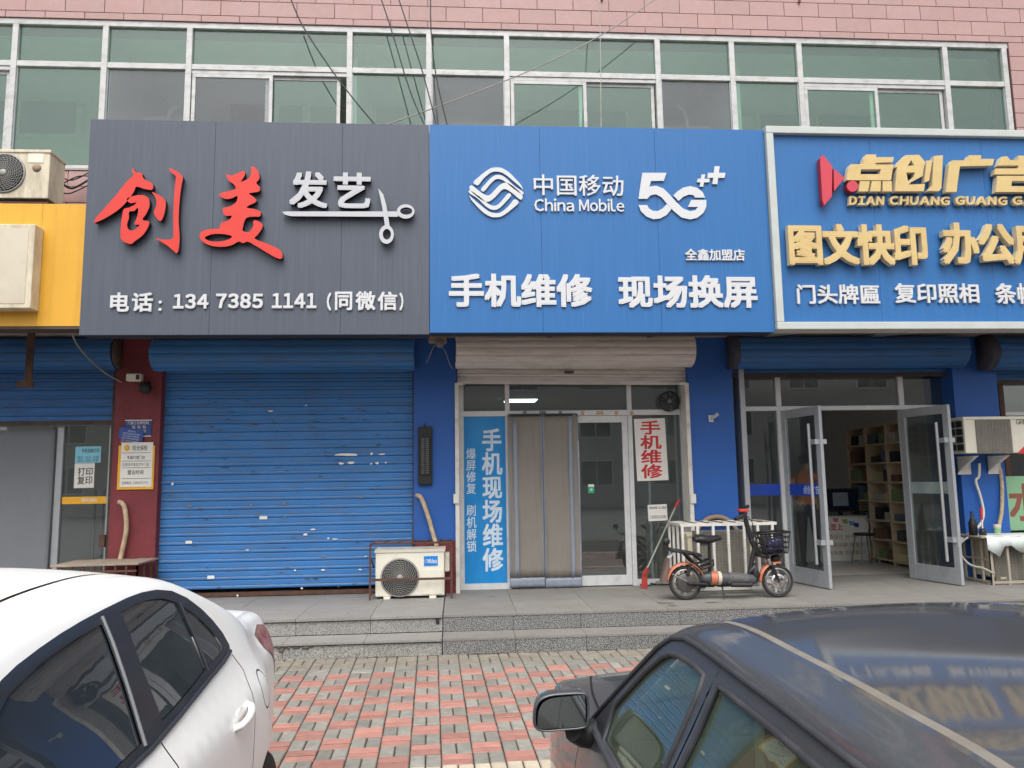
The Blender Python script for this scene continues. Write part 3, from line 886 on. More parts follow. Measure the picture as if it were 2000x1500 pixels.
cutout(fg, 'plus', [[(1543, 316), (1564, 316), (1560, 340), (1590, 340), (1586, 360), (1557, 360), (1553, 384), (1533, 384), (1538, 360), (1518, 360), (1522, 340), (1540, 340)]], Z5, YT, .018, WW)
cutout(fg, 'plus', [[(1616, 270), (1645, 270), (1640, 307), (1677, 307), (1672, 335), (1636, 335), (1632, 370), (1604, 370), (1609, 335), (1575, 335), (1580, 307), (1612, 307)]], Z5, YT, .018, WW)

# ---- framed board of the print shop
xe = 7.35
zf0, zf1 = at(1740, 644.5, YS).z, at(1740, 254, YS).z
s3 = thing('print_shop_signboard', 'blue signboard in a raised pale frame with thick gold lettering', 'signboard', ((xc + xe) / 2, YS, zf0))
fx = xc + .008
fw_ = .085
yq = YS - .06
B().cbox(fx, xe, yq, YS + .2, zf1 - fw_, zf1, .008).build('frame_rail', m_frame, s3)
B().cbox(fx, xe, yq, YS + .2, zf0, zf0 + fw_, .008).build('frame_rail', m_frame, s3)
B().cbox(fx + .001, fx + fw_, yq + .002, YS + .2, zf0 + fw_ + .001, zf1 - fw_ - .001, .006).build('frame_stile', m_frame, s3)
B().cbox(xe - fw_, xe - .001, yq + .002, YS + .2, zf0 + fw_ + .001, zf1 - fw_ - .001, .006).build('frame_stile', m_frame, s3)
sheetboard(s3, fx + fw_ + .001, xe - fw_ - .001, zf0 + fw_ + .001, zf1 - fw_ - .001, YS, [at(1710, 440, YS).x, at(1930, 440, YS).x], m_signblue2, .2)
GG = [m_gold, m_gside]
YL = YS - .10
def gold(lst): cutout(s3, 'character', lst, Z6, YL, .075, GG)
gold([[(740, 250), (808, 250), (805, 268), (928, 268), (920, 302), (803, 306), (803, 318), (925, 318), (908, 425), (605, 425), (612, 375), (620, 335), (635, 316), (715, 316), (722, 275)], [(703, 350), (838, 350), (833, 384), (700, 384)]])
for L_ in ([(697, 431), (765, 431), (752, 501), (688, 501)], [(777, 431), (840, 431), (836, 501), (768, 501)], [(852, 431), (913, 431), (915, 501), (852, 501)]):
    cutout(s3, 'stroke', [L_], Z6, YL, .075, GG)
gold([[(1005, 255), (1100, 252), (1140, 300), (1130, 345), (1124, 396), (1048, 436), (1027, 455), (1140, 450), (1132, 500), (935, 500), (948, 335), (934, 340), (946, 314)], [(1046, 288), (1066, 325), (1022, 327)], [(1012, 372), (1070, 372), (1064, 402), (1024, 432)]])
cutout(s3, 'stroke', [[(1152, 290), (1190, 290), (1168, 428), (1136, 440), (1142, 370)]], Z6, YL, .075, GG)
cutout(s3, 'stroke', [[(1200, 260), (1262, 255), (1252, 478), (1236, 500), (1155, 498), (1188, 462)]], Z6, YL, .075, GG)
gold([[(1440, 255), (1525, 255), (1520, 280), (1612, 280), (1600, 325), (1378, 331), (1362, 440), (1355, 505), (1282, 505), (1295, 400), (1305, 310), (1325, 290), (1420, 290)]])
gold([[(1660, 266), (1700, 262), (1720, 288), (1775, 288), (1775, 258), (1830, 258), (1830, 288), (1960, 288), (1955, 325), (1830, 325), (1830, 345), (1990, 345), (1985, 385), (1612, 385), (1620, 345), (1775, 345), (1775, 325), (1635, 325)]])
gold([[(1632, 396), (1960, 396), (1950, 505), (1622, 505)], [(1732, 430), (1880, 430), (1877, 466), (1728, 466)]])
CR_ = [m_crim, m_crims]
lg = cutout(s3, 'arrow_logo', [[(424, 276), (446, 252), (508, 330), (505, 535), (452, 598), (440, 560)]], Z6, YL, .075, CR_)
cutout(lg, 'logo_triangle', [[(517, 345), (592, 410), (520, 500)]], Z6, YL, .075, CR_)
cutout(lg, 'logo_dot', [ell(646, 466, 38, 38)], Z6, YL, .075, CR_)
YM = YS - .065
for t, a, b_ in (('DIAN', 620, 858), ('CHUANG', 895, 1305), ('GUANG', 1343, 1697), ('GAO', 1733, 1960)):
    word(s3, t, zr(Z6, a, 534, b_, 594, YM), YM, .05, GG, .05, gap=.1, shear=.14)
for t, r in (('图文快印', (212, 722, 1155, 1003)), ('办公用品', (1258, 716, 2220, 1000))):
    word(s3, t, zr(Z6, *r, YL), YL, .075, GG, .044, cjk_pitch=.96)
for t, r in (('门头牌匾', (268, 1135, 832, 1268)), ('复印照相', (935, 1127, 1508, 1262)), ('条幅', (1620, 1127, 1905, 1268))):
    word(s3, t, zr(Z6, *r, YS - .028), YS - .028, .022, WW, .028)
# rain streaks and panel joints already sit in the panels

# ---- yellow board on the left
s4 = thing('yellow_signboard', 'bright yellow signboard with a blank beige light box at the left edge', 'signboard', (-5.6, YS + .05, 3.4))
x0, x1 = -9.0, at(167, 520, YS + .05).x - .004
z0, z1 = at(80, 637, YS + .05).z, at(80, 398, YS + .05).z
sheetboard(s4, x0, x1, z0, z1, YS + .05, [at(77, 520, YS + .05).x, at(-200, 520, YS + .05).x], m_signyel)
B().box(x0, x1 - .01, YS + .055, YS + .29, z0 - .03, z0 - .001).build('sign_lip', m_guide, s4)
yb = YS - .12
x0, x1, z0, z1 = rc(-330, 436, 64, 602, yb)
lb = B().box(x0, x1, yb, YS + .048, z0, z1).build('light_box', m_acold, s4, bevel=.01)
B().box(x0 + .06, x1 - .06, yb - .004, yb - .001, z0 + .05, z1 - .05).build('light_box_face', M('aged_acrylic', rgb(206, 196, 176), .3, var=.06, vs=2, dirt=rgb(160, 146, 124), damt=.5, ds=1.5), lb)
# ---- steel brackets under the boards
for px, Y_ in ((60, 9.3), (1085, 8.62), (1300, 8.62), (1555, 8.62), (1790, 8.62)):
    p = at(px, 655, Y_)
    if px == 60:
        b_ = thing('hanging_bracket', 'rusty flat steel hanger below the yellow signboard', 'bracket', (p.x, Y_, p.z))
        B().box(p.x - .04, p.x + .04, Y_, Y_ + .02, p.z - .55, ZC).box(p.x - .12, p.x + .06, Y_ - .002, Y_ + .022, p.z - .62, p.z - .54).build('strap', m_rust, b_)
    else:
        t = B().bar((p.x, 8.60, zf0 + .03), (p.x + .05, 9.7, ZC - .005), .04, .04)
        t.bar((p.x, 8.601, zf0 + .03), (p.x, 8.601, ZC - .002), .04, .004, (0, 1, 0))
        tag(t.build('sign_strut', m_guide if px < 1500 else m_alug), {1085: 'slanting steel strut under the middle of the plain blue signboard', 1300: 'dark steel strut under the right end of the plain blue signboard', 1555: 'grey strut under the left end of the framed blue signboard', 1790: 'grey strut under the middle of the framed blue signboard'}[px], 'strut')
# ================================================================== roller shutters
m_ledge = M('dusty_ledge', rgb(112, 134, 164), .8, var=.25, vs=9, stretch=(1, 1, 3))
def slat_profile(pitch):
    # (y, z) over one slat, z downward from 0 to -pitch: flat face, then a rounded rib with a shadow groove
    return [(0, 0), (-.004, -.004), (-.006, -.012), (-.006, -pitch * .52), (-.002, -pitch * .60), (-.010, -pitch * .68), (-.013, -pitch * .78), (-.010, -pitch * .90), (-.002, -pitch * .965), (.006, -pitch * .985)]
def strip(b, x0, x1, prof, wob=0.0, n=10, thick=.004, mi=0):
    """sheet along x with profile (y, z) pairs; closed by an offset back so that it has thickness"""
    k = len(prof)
    back = [(y + thick, z) for y, z in reversed(prof)]
    ring = prof + back
    m = len(ring)
    vs, fs = [], []
    for i in range(n + 1):
        t = i / n
        x = x0 + (x1 - x0) * t
        d = wob * math.sin(t * 9.1 + x0 * 3) + wob * .6 * math.sin(t * 23.0 + prof[0][1] * 40)
        for y, z in ring: vs.append((x, y + d, z))
    for i in range(n):
        for j in range(m):
            l = (j + 1) % m
            fs.append((i * m + j, i * m + l, (i + 1) * m + l, (i + 1) * m + j))
    fs.append(tuple(range(m))); fs.append(tuple(n * m + j for j in range(m - 1, -1, -1)))
    k0 = len(b.mi)
    b.add(vs, fs, mi)
    if len(prof) == 10:
        for i in range(n):
            for j in (4,): b.mi[k0 + i * m + j] = 1           # dusty ledge of the rib
    return b
def shutter(root, x0, x1, yc, zc, r, pitch, mat, zbot, xin=0.06, first=None, tilt=0.0, coil=True, wob=.003):
    if coil:
        a = math.radians(128)
        step = pitch / r
        while a < math.radians(285):
            b_ = min(a + step * .955, math.radians(290))
            n = 7
            arc = [(yc + (r + .006 * math.sin(math.pi * i / n)) * math.cos(a + (b_ - a) * i / n), zc + (r + .006 * math.sin(math.pi * i / n)) * math.sin(a + (b_ - a) * i / n)) for i in range(n + 1)]
            # angle measured so that 180 deg looks to the street
            strip(B(), x0 + random.uniform(-.006, .006), x1 + random.uniform(-.006, .006), arc, wob).build('slat', mat, root)
            a += step
    yb = yc + r
    z = zc if first is None else first
    while z > zbot + .04:
        pr = [(yb + y, z + dz) for y, dz in slat_profile(pitch)]
        if pr[-1][1] < zbot:
            pr = [(y, max(zz, zbot)) for y, zz in pr]
            pr = pr[:2] + [p for p in pr[2:] if p[1] > zbot] + [(yb, zbot)]
        s_ = strip(B(), x0 + xin, x1 - xin, pr, wob)
        if tilt:
            for v in s_.v: v.z += tilt * (v.x - x0) / (x1 - x0)
        s_.build('slat', [mat, m_ledge if mat is not m_shwhite else mat], root)
        z -= pitch
    e = B().box(x0 + xin, x1 - xin, yb - .012, yb + .012, zbot - .05, zbot - .001)
    if tilt:
        for v in e.v: v.z += tilt * (v.x - x0) / (x1 - x0)
    return e
YSH = 9.98
m_drum = M('drum_dark', rgb(62, 64, 74), .7, var=.2)
# ---- salon shutter, closed
x0, x1 = at(290, 690, 9.55).x, at(809, 690, 9.55).x
t = thing('roller_shutter', 'closed blue roller shutter with torn sticker scraps below the charcoal signboard', 'shutter', ((x0 + x1) / 2, YSH, ZP))
zc = at(550, 690, 9.6).z + .02
cx0, cx1 = at(312, 900, YSH).x, at(806, 900, YSH).x
e = shutter(t, x0, x1, 9.77, zc, .21, .108, m_shblue, ZP + .06, coil=True, first=None, xin=0)
# curtain is narrower than the coil
for o in [c for c in t.children]:
    pass
e.v = [Vector((cx0 if v.x < 0.5 * (x0 + x1) else cx1, v.y, v.z)) for v in e.v]
e.build('bottom_rail', m_rust, t)
for o in t.children:
    if o.name.startswith('slat'):
        vs = o.data.vertices
        if min(v.co.y for v in vs) + YSH > 9.9:
            mid = (x0 + x1) / 2
            f = (cx1 - cx0) / (x1 - x0)
            for v in vs: v.co.x = v.co.x * f + ((cx0 + cx1) / 2 - mid)
for xg, s_ in ((cx0, -1), (cx1, 1)):
    B().box(xg + s_ * .002, xg + s_ * .055, YSH - .06, YSH + .04, ZP, zc - .16).build('guide_rail', m_guide, t)
    B().box(xg + s_ * .0, xg + s_ * .09, YSH - .10, YSH - .05, .96, 1.12).build('lock_hasp', m_rust, t)
B().lathe([(0, 0), (0, .2), (.006, .2), (.006, 0)], (x0 - .008, 9.77, zc), (1, 0, 0), 28).build('end_plate', m_shblue2, t)
# scraps of torn bills and stickers on the slats, chips of bare paint
rsx = random.Random(5)
zz8 = lambda x, y: at(270 + x / 2.678, 640 + y / 2.678, YSH - .016)
for x, y, w_, h_, k in ((1090, 665, 130, 16, 0), (1220, 660, 14, 22, 0), (1275, 662, 45, 9, 0), (1062, 710, 30, 14, 0), (1115, 708, 46, 16, 0), (1250, 708, 26, 16, 0), (1295, 706, 16, 10, 0), (1218, 712, 14, 12, 0), (690, 436, 30, 10, 0), (878, 406, 12, 10, 0), (590, 925, 30, 14, 1), (765, 920, 28, 18, 1), (655, 994, 38, 16, 0), (620, 970, 14, 18, 1), (768, 992, 14, 12, 1), (265, 932, 30, 14, 1), (180, 818, 14, 18, 0), (265, 1122, 32, 14, 0), (380, 1305, 34, 16, 0), (915, 1055, 30, 8, 0), (875, 1082, 26, 14, 0), (995, 1102, 14, 12, 0), (1030, 1106, 36, 10, 0), (970, 1194, 34, 16, 1), (570, 1162, 24, 8, 0), (968, 1266, 28, 10, 0), (820, 1268, 14, 10, 0), (855, 1362, 14, 14, 0), (520, 1400, 12, 14, 0), (815, 832, 26, 12, 1), (1165, 888, 30, 10, 1), (800, 966, 20, 10, 1), (1190, 1196, 20, 8, 0), (1160, 1265, 24, 8, 0)):
    p = zz8(x, y)
    w2, h2 = w_ / 2.678 / 150 / 2, h_ / 2.678 / 150 / 2
    n = 9
    pts = []
    for i in range(n):
        g_ = 2 * math.pi * i / n
        k_ = rsx.uniform(.55, 1.05)
        if (x, y) in ((265, 1122), (380, 1305), (655, 994)): pts.append((p.x + w2 * (1 if math.cos(g_) > 0 else -1), YSH - .0205, p.z + h2 * (1 if math.sin(g_) > 0 else -1)))
        else: pts.append((p.x + w2 * math.cos(g_) * k_, YSH - .0205, p.z + h2 * math.sin(g_) * k_))
    b = B().add(pts + [(q[0], YSH - .0195, q[2]) for q in pts], [tuple(range(n))[::-1], tuple(range(n, 2 * n))] + [(i, (i + 1) % n, n + (i + 1) % n, n + i) for i in range(n)])
    b.build('sticker_scrap', m_paper if k == 0 else m_gry, t)
m_chip = M('bare_metal_chip', rgb(74, 78, 84), .7)
for i in range(95):
    x, y = rsx.uniform(140, 1400), rsx.choice([rsx.uniform(340, 560), rsx.uniform(600, 1380)])
    p = zz8(x, y)
    w2, h2 = rsx.uniform(.006, .05) * (1 if rsx.random() < .6 else 1.5), rsx.uniform(.004, .009)
    pts = [(p.x + w2 * math.cos(g_) * rsx.uniform(.5, 1), YSH - .0192, p.z + h2 * math.sin(g_) * rsx.uniform(.5, 1)) for g_ in (0, .9, 1.8, 2.7, 3.6, 4.5, 5.4)]
    B().add(pts + [(q[0], YSH - .0185, q[2]) for q in pts], [(6, 5, 4, 3, 2, 1, 0)] + [(j, (j + 1) % 7, 7 + (j + 1) % 7, 7 + j) for j in range(7)]).build('paint_chip', m_chip, t)

# ---- phone shop shutter, rolled up
x0, x1 = at(890, 690, 9.55).x, at(1359, 690, 9.55).x
t = thing('roller_shutter', 'off white roller shutter rolled up above the phone shop door', 'shutter', ((x0 + x1) / 2, YSH, ZP))
zc = at(1120, 684, 9.6).z + .02
e = shutter(t, x0, x1, 9.75, zc, .22, .098, m_shwhite, at(1120, 741, 9.97).z, xin=.02, tilt=-.035)
e.build('bottom_rail', m_shwhite, t)
B().lathe([(0, 0), (0, .21), (.006, .21), (.006, 0)], (x1 + .002, 9.75, zc), (1, 0, 0), 28).build('end_plate', m_shwhite, t)
p = at(1113, 727, 9.94)
B().cbox(p.x - .07, p.x + .05, 9.925, 9.95, p.z - .015, p.z + .012, .004).build('lock_plate', m_rust, t)

# ---- print shop shutter, rolled up
x0, x1 = at(1446, 690, 9.55).x, at(1896, 690, 9.55).x
t = thing('roller_shutter', 'dark blue roller shutter rolled up above the open glass doors', 'shutter', ((x0 + x1) / 2, YSH, ZP))
zc = at(1670, 686, 9.6).z + .02
e = shutter(t, x0, x1, 9.75, zc, .22, .10, m_shblue2, at(1640, 729, 9.97).z, xin=.03)
e.v = [Vector((v.x + (-.06 if v.x < x0 + 1 else .0), v.y, v.z)) for v in e.v]
e.build('bottom_rail', m_guide, t)
B().lathe([(0, 0), (0, .235), (.01, .235), (.01, 0)], (x0 - .08, 9.75, zc), (1, 0, 0), 30).lathe([(0, .235), (.07, .235)], (x0 - .075, 9.75, zc), (1, 0, 0), 30).build('end_drum', m_drum, t)
# ---- left neighbour's shutter, half down
x1 = at(214, 690, 9.55).x; x0 = x1 - 3.4
t = thing('roller_shutter', 'grimy half lowered blue roller shutter behind the yellow signboard', 'shutter', ((x0 + x1) / 2, YSH, ZP))
zc = at(100, 688, 9.6).z + .02
e = shutter(t, x0, x1, 9.77, zc, .21, .11, m_shblue2, at(120, 822, 9.97).z, xin=.0)
e.build('bottom_rail', m_guide, t)
B().lathe([(0, 0), (0, .2), (.03, .2), (.03, 0)], (x1 + .003, 9.77, zc), (1, 0, 0), 28).build('end_plate', m_guide, t)
xg = at(228, 900, YSH).x
B().box(xg - .06, xg - .002, YSH - .06, YSH + .04, ZP, zc - .15).build('guide_rail', m_guide, t)
B().box(xg - .13, xg - .062, YSH - .09, YSH - .05, .98, 1.13).build('lock_hasp', m_rust, t)
# ---- right neighbour's shutter
x0 = at(1951, 700, 9.55).x
t = thing('roller_shutter', 'end of a dark blue rolled shutter above the framed dark window at the right edge', 'shutter', (x0 + 1.5, YSH, ZP))
zc = at(1960, 690, 9.6).z + .03
shutter(t, x0 + .02, x0 + 3.2, 9.75, zc, .23, .10, m_shblue2, at(1970, 742, 9.97).z, xin=.03).build('bottom_rail', m_guide, t)
B().lathe([(0, 0), (0, .24), (.012, .24), (.012, 0)], (x0 - .10, 9.75, zc), (1, 0, 0), 30).lathe([(0, .24), (.1, .24)], (x0 - .09, 9.75, zc), (1, 0, 0), 30).build('end_drum', m_drum, t)

# ================================================================== phone shop front
ZA = (2.728, 860, 640)
def ar(x0, y0, x1, y1, Y): return zr(ZA, x0, y0, x1, y1, Y)
fx0, fx1 = at(897, 900, YG).x, at(1338, 900, YG).x
ztr = at(1100, 807, YG).z
ztop = 3.16
t = thing('storefront', 'white framed glass shop front with a fly screen curtain and one glass door', 'shop front', ((fx0 + fx1) / 2, YG, ZP))
fr = B()
fr.box(fx0, fx1, YG - .03, YG + .04, ztr - .035, ztr + .035)
mL, mR = at(992, 900, YG).x, at(1232, 900, YG).x
frame = fr.build('transom_bar', m_aluw, t, bevel=.004)
for a in (fx0 + .03, mL, mR, fx1 - .02):
    B().box(a - .03, a + .03, YG - .032, YG + .042, ztr + .036, ztop).build('post', m_aluw, t, bevel=.003)
    B().box(a - .03, a + .03, YG - .032, YG + .042, ZP, ztr - .036).build('post', m_aluw, t, bevel=.003)
for a, b_ in ((fx0 + .03, mL), (mL, mR), (mR, fx1 - .02)):
    B().box(a + .031, b_ - .031, YG, YG + .008, ztr + .036, ztop).build('pane', g_shop, t)
# poster panel
B().box(fx0 + .061, mL - .031, YG - .02, YG + .03, ZP, ZP + .075).build('bottom_rail', m_aluw, t)
pp = B().box(fx0 + .061, mL - .031, YG - .004, YG + .012, ZP + .076, ztr - .036).build('blue_poster', m_poster, t)
word(pp, '手机现场维修', ar(222, 538, 333, 1298, YG), YG - .0065, 0, m_inkwhite, .03, True, 'printed_text')
word(pp, '爆屏修复', ar(138, 643, 190, 886, YG), YG - .0065, 0, m_inkwhite, .015, True, 'printed_text')
word(pp, '刷机解锁', ar(140, 945, 193, 1195, YG), YG - .0065, 0, m_inkwhite, .015, True, 'printed_text')
# glass door
dx0, dx1 = at(1063, 900, YG).x, mR - .034
dr = B()
dr.box(dx1 - .075, dx1, YG - .025, YG + .025, ZP + .012, ztr - .04).box(dx0, dx0 + .075, YG - .025, YG + .025, ZP + .012, ztr - .04)
dr.box(dx0 + .075, dx1 - .075, YG - .024, YG + .024, ztr - .13, ztr - .041).box(dx0 + .075, dx1 - .075, YG - .024, YG + .024, ZP + .013, ZP + .14)
d = dr.build('glass_door', m_aluw, t, bevel=.003)
B().box(dx0 + .0751, dx1 - .0751, YG - .004, YG + .004, ZP + .141, ztr - .131).build('pane', g_shop, d)
ha, hb = at(860 + 731 / 2.728, 640 + 603 / 2.728, YG - .07), at(860 + 750 / 2.728, 640 + 1242 / 2.728, YG - .07)
hx = (ha.x + hb.x) / 2
h = B().tube([(hx, YG - .07, hb.z), (hx, YG - .07, ha.z)], .016, 12)
for z in (hb.z + .2, ha.z - .2): h.tube([(hx, YG - .07, z), (hx, YG - .02, z)], .01, 8)
h.build('pull_handle', m_steel, d)
# second leaf behind the curtain and side pane
B().box(mL + .032, dx0 - .004, YG - .002, YG + .006, ZP + .02, ztr - .04).build('pane', g_shop, t)
B().box(mR + .031, fx1 - .051, YG, YG + .008, ZP + .08, ztr - .036).build('pane', g_shop, t)
B().box(mR + .031, fx1 - .051, YG - .02, YG + .03, ZP, ZP + .079).build('bottom_rail', m_aluw, t)
xv = at(1266, 900, YG + .05).x
B().box(xv - .015, xv + .015, YG + .03, YG + .06, ZP + .08, ztr - .4).build('inner_post', m_aluw, t)
# outer steel jambs
for px, w_ in ((893, .05), (1347, .05)):
    x = at(px, 900, 9.82).x
    B().box(x - w_ / 2, x + w_ / 2, 9.80, YG - .035, ZP, at(px, 748, 9.8).z).build('steel_jamb', m_whpaint, t)
    B().box(x - (.0 if px < 1000 else .1), x + (.1 if px < 1000 else 0), 9.79, 9.81, at(px, 752, 9.8).z, at(px, 747, 9.8).z).build('latch_tongue', m_whpaint, t)
    z = at(px, 974, 9.8).z
    B().cbox(x - .05 if px < 1000 else x - .02, x + .02 if px < 1000 else x + .05, 9.775, 9.798, z - .06, z + .06, .004).build('lock_box', m_whpaint, t)
# tape tabs along the transom
for x, w_ in ((450, 18), (545, 34), (640, 18), (758, 18), (850, 38), (938, 18), (1020, 18)):
    q = ar(x - w_ / 2, 444, x + w_ / 2, 470, YG - .034)
    B().box(q[0], q[1], YG - .0345, YG - .0325, q[2], q[3]).build('tape_tab', m_tape if x > 700 else m_mesh, t)

# ---- fly screen curtain
t = thing('fly_screen_curtain', 'grey mesh door curtain in two hanging panels on the phone shop door', 'curtain', (at(1065, 1000, YG - .08).x, YG - .08, ZP))
def cloth(name, x0, x1, z0, z1, y, m, amp=.012, n=26, k=18, thick=.003, par=None):
    b = B()
    def P(i, j, o):
        u, v = i / n, j / k
        x = x0 + (x1 - x0) * u
        z = z0 + (z1 - z0) * v
        d = amp * (math.sin(u * 13 + x0 * 5) * (1 - .5 * v) + .5 * math.sin(u * 29 + v * 4)) + .006 * math.sin(v * 8 + u * 3)
        return (x, y + d + o, z)
    vs = [P(i, j, 0) for j in range(k + 1) for i in range(n + 1)] + [P(i, j, thick) for j in range(k + 1) for i in range(n + 1)]
    o2 = (n + 1) * (k + 1)
    fs = []
    for j in range(k):
        for i in range(n):
            a = j * (n + 1) + i
            fs.append((a, a + 1, a + n + 2, a + n + 1)); fs.append((o2 + a, o2 + a + n + 1, o2 + a + n + 2, o2 + a + 1))
    for i in range(n):
        fs.append((i, o2 + i, o2 + i + 1, i + 1)); a = k * (n + 1) + i; fs.append((a, a + 1, o2 + a + 1, o2 + a))
    for j in range(k):
        a = j * (n + 1); fs.append((a, a + n + 1, o2 + a + n + 1, o2 + a)); a += n; fs.append((a, o2 + a, o2 + a + n + 1, a + n + 1))
    b.add(vs, fs, 0, True)
    return b.build(name, m, par or t)
for a, b_ in ((364, 549), (552, 744)):
    x0, x1, z0, z1 = ar(a, 462, b_, 1384, YG - .08)
    x0b, x1b, z0b, z1b = ar(a, 1332, b_, 1384, YG - .08)
    c = cloth('screen_panel', x0, x1, z1b, z1, YG - .08, m_mesh, .005)
    cloth('bottom_band', x0, x1, z0, z1b - .001, YG - .083, m_band, .005, par=c, k=3)
    cloth('edge_band', x0, x0 + .022, z1b, z1, YG - .088, m_band, .008, 3, par=c)
    cloth('edge_band', x1 - .022, x1, z1b, z1, YG - .088, m_band, .008, 3, par=c)
x0, x1, z0, z1 = ar(393, 490, 415, 1330, YG - .09)
cloth('pale_strip', x0, x1, z0, z1, YG - .096, m_band, .006, 3)
x0, x1, z0, z1 = ar(690, 470, 712, 1330, YG - .09)
cloth('pale_strip', x0, x1, z0, z1, YG - .096, m_band, .006, 3)
x0, x1, z0, z1 = ar(360, 458, 730, 472, YG - .09)
B().box(x0, x1, YG - .088, YG - .07, z0, z1).build('header_tape', m_blk, t)
# ---- notices on the side pane and the door
def card(name, label, cat, rect, y, m, tilt=0.0, par=None, thick=.002):
    x0, x1, z0, z1 = rect
    r = thing(name, label, cat, ((x0 + x1) / 2, y, z0)) if par is None else par
    cx, cz = (x0 + x1) / 2, (z0 + z1) / 2
    b = B().box(x0, x1, y, y + thick, z0, z1)
    ct, st = math.cos(tilt), math.sin(tilt)
    for v in b.v: v.x, v.z = cx + (v.x - cx) * ct - (v.z - cz) * st, cz + (v.x - cx) * st + (v.z - cz) * ct
    o = b.build('sheet', m, r)
    return r
t = card('window_poster', 'white poster with four red characters in the phone shop side pane', 'poster', ar(1040, 484, 1206, 815, YG - .004), YG - .004, m_paper, .02)
word(t, '手机维修', ar(1066, 495, 1180, 803, YG - .006), YG - .0055, 0, m_inkred, .03, True, 'printed_text')
t = card('phone_notice', 'small white notice with a phone number low on the side pane', 'notice', ar(1107, 942, 1209, 1029, YG - .004), YG - .004, m_paper, .03)
word(t, '现金收售 马上就来', ar(1112, 952, 1203, 966, YG), YG - .0055, 0, m_ink, .01, False, 'printed_text')
word(t, '13383216335', ar(1118, 1000, 1203, 1016, YG), YG - .0055, 0, m_ink, .01, False, 'printed_text')
t = card('door_sticker', 'small green and white sticker on the phone shop glass door', 'sticker', ar(787, 834, 820, 882, YG - .007), YG - .0075, m_green)
q = ar(788, 835, 819, 848, YG - .008); B().box(q[0], q[1], YG - .0085, YG - .0076, q[2], q[3]).build('white_strip', m_paper, t)
word(t, '帮', ar(797, 856, 811, 872, YG), YG - .0085, 0, m_paper, .02, False, 'printed_text')
# ---- black fan behind the transom
q = ar(1170, 342, 1276, 440, YG - .12)
cxf, czf, rf = (q[0] + q[1]) / 2, (q[2] + q[3]) / 2, (q[1] - q[0]) / 2
t = thing('exhaust_fan', 'round black spoked fan at the top right of the phone shop front', 'fan', (cxf, YG - .12, czf - rf))
fyy = YG - .12
B().lathe([(0, rf * .9), (0, rf), (.08, rf), (.08, rf * .9), (0, rf * .9)], (cxf, fyy, czf), (0, 1, 0), 28).build('fan_ring', m_blk, t)
B().lathe([(-.01, 0), (-.01, rf * .2), (.05, rf * .22), (.05, 0)], (cxf, fyy + .01, czf), (0, 1, 0), 16).build('fan_hub', m_gry, t)
for k in range(7):
    g_ = k * 2 * math.pi / 7
    B().bar((cxf + rf * .15 * math.cos(g_), fyy + .03, czf + rf * .15 * math.sin(g_)), (cxf + rf * .93 * math.cos(g_), fyy + .03, czf + rf * .93 * math.sin(g_)), rf * .22, .02, (0, 1, 0)).build('fan_blade', m_blk, t)
# ---- broom leaning on the pane
p, q = at(860 + 1272 / 2.728, 640 + 915 / 2.728, YG - .06), at(860 + 1086 / 2.728, 640 + 1318 / 2.728, YG - .30)
m_broom = M('faded_red', rgb(176, 62, 54), .6, var=.15)
t = thing('broom', 'long handled broom with red ends leaning against the phone shop side pane', 'broom', (q.x, q.y, ZP))
p = Vector(p); q = Vector(q)
d_ = (q - p).normalized()
B().tube([p + d_ * .12, q - d_ * .08], .012, 8).build('handle', M('sage_paint', rgb(150, 160, 146), .5), t)
B().tube([p, p + d_ * .13], [.016, .019], 8).build('grip', m_broom, t)
b = B().bar(q - d_ * .10, q + d_ * .0, .036, .036)
for k in range(8): b.tube([q - d_ * .02 + Vector((-.024 + .007 * k, 0, 0)), Vector((q.x - .045 + .011 * k, q.y - .01, ZP + .004))], .006, 5)
b.build('brush_head', m_broom, t)
# ---- cable coil on the platform by the door
c0 = atz(1310, 1141, ZP + .01)
t = thing('cable_coil', 'loose loops of grey and black cable on the platform beside the phone shop door', 'cable', (c0.x, c0.y, ZP))
for k, (m, ox, rx, ry) in enumerate(((m_cable, -.30, .10, .03), (m_cable, .0, .26, .07), (m_wcable, .02, .22, .075), (m_wcable, .06, .25, .06))):
    pts = [(c0.x + ox + rx * math.cos(a * .35), c0.y + ry * math.sin(a * .35) + .01 * k, ZP + .010 + .012 * k + .006 * math.sin(a * .9)) for a in range(18)]
    B().tube(pts, .008, 6, closed=True).build('loop', m, t)
# ---- lit ceiling panel inside
q = atz(1000, 786, 3.03), atz(1050, 778, 3.03)
ly = atz(1025, 783, 3.03).y
lx0, lx1 = atz(985, 783, 3.03).x, atz(1048, 783, 3.03).x
t = thing('ceiling_light', 'lit white ceiling panel inside the phone shop behind the transom glass', 'light', ((lx0 + lx1) / 2, ly, 3.03))
B().box(lx0, lx1, ly - .25, ly + .25, 3.035, 3.058).build('frame', m_aluw, t)
B().box(lx0 + .01, lx1 - .01, ly - .24, ly + .24, 3.028, 3.034).build('diffuser', M('lit_panel', (1, 1, 1, 1), .5, emit=5.0), t)

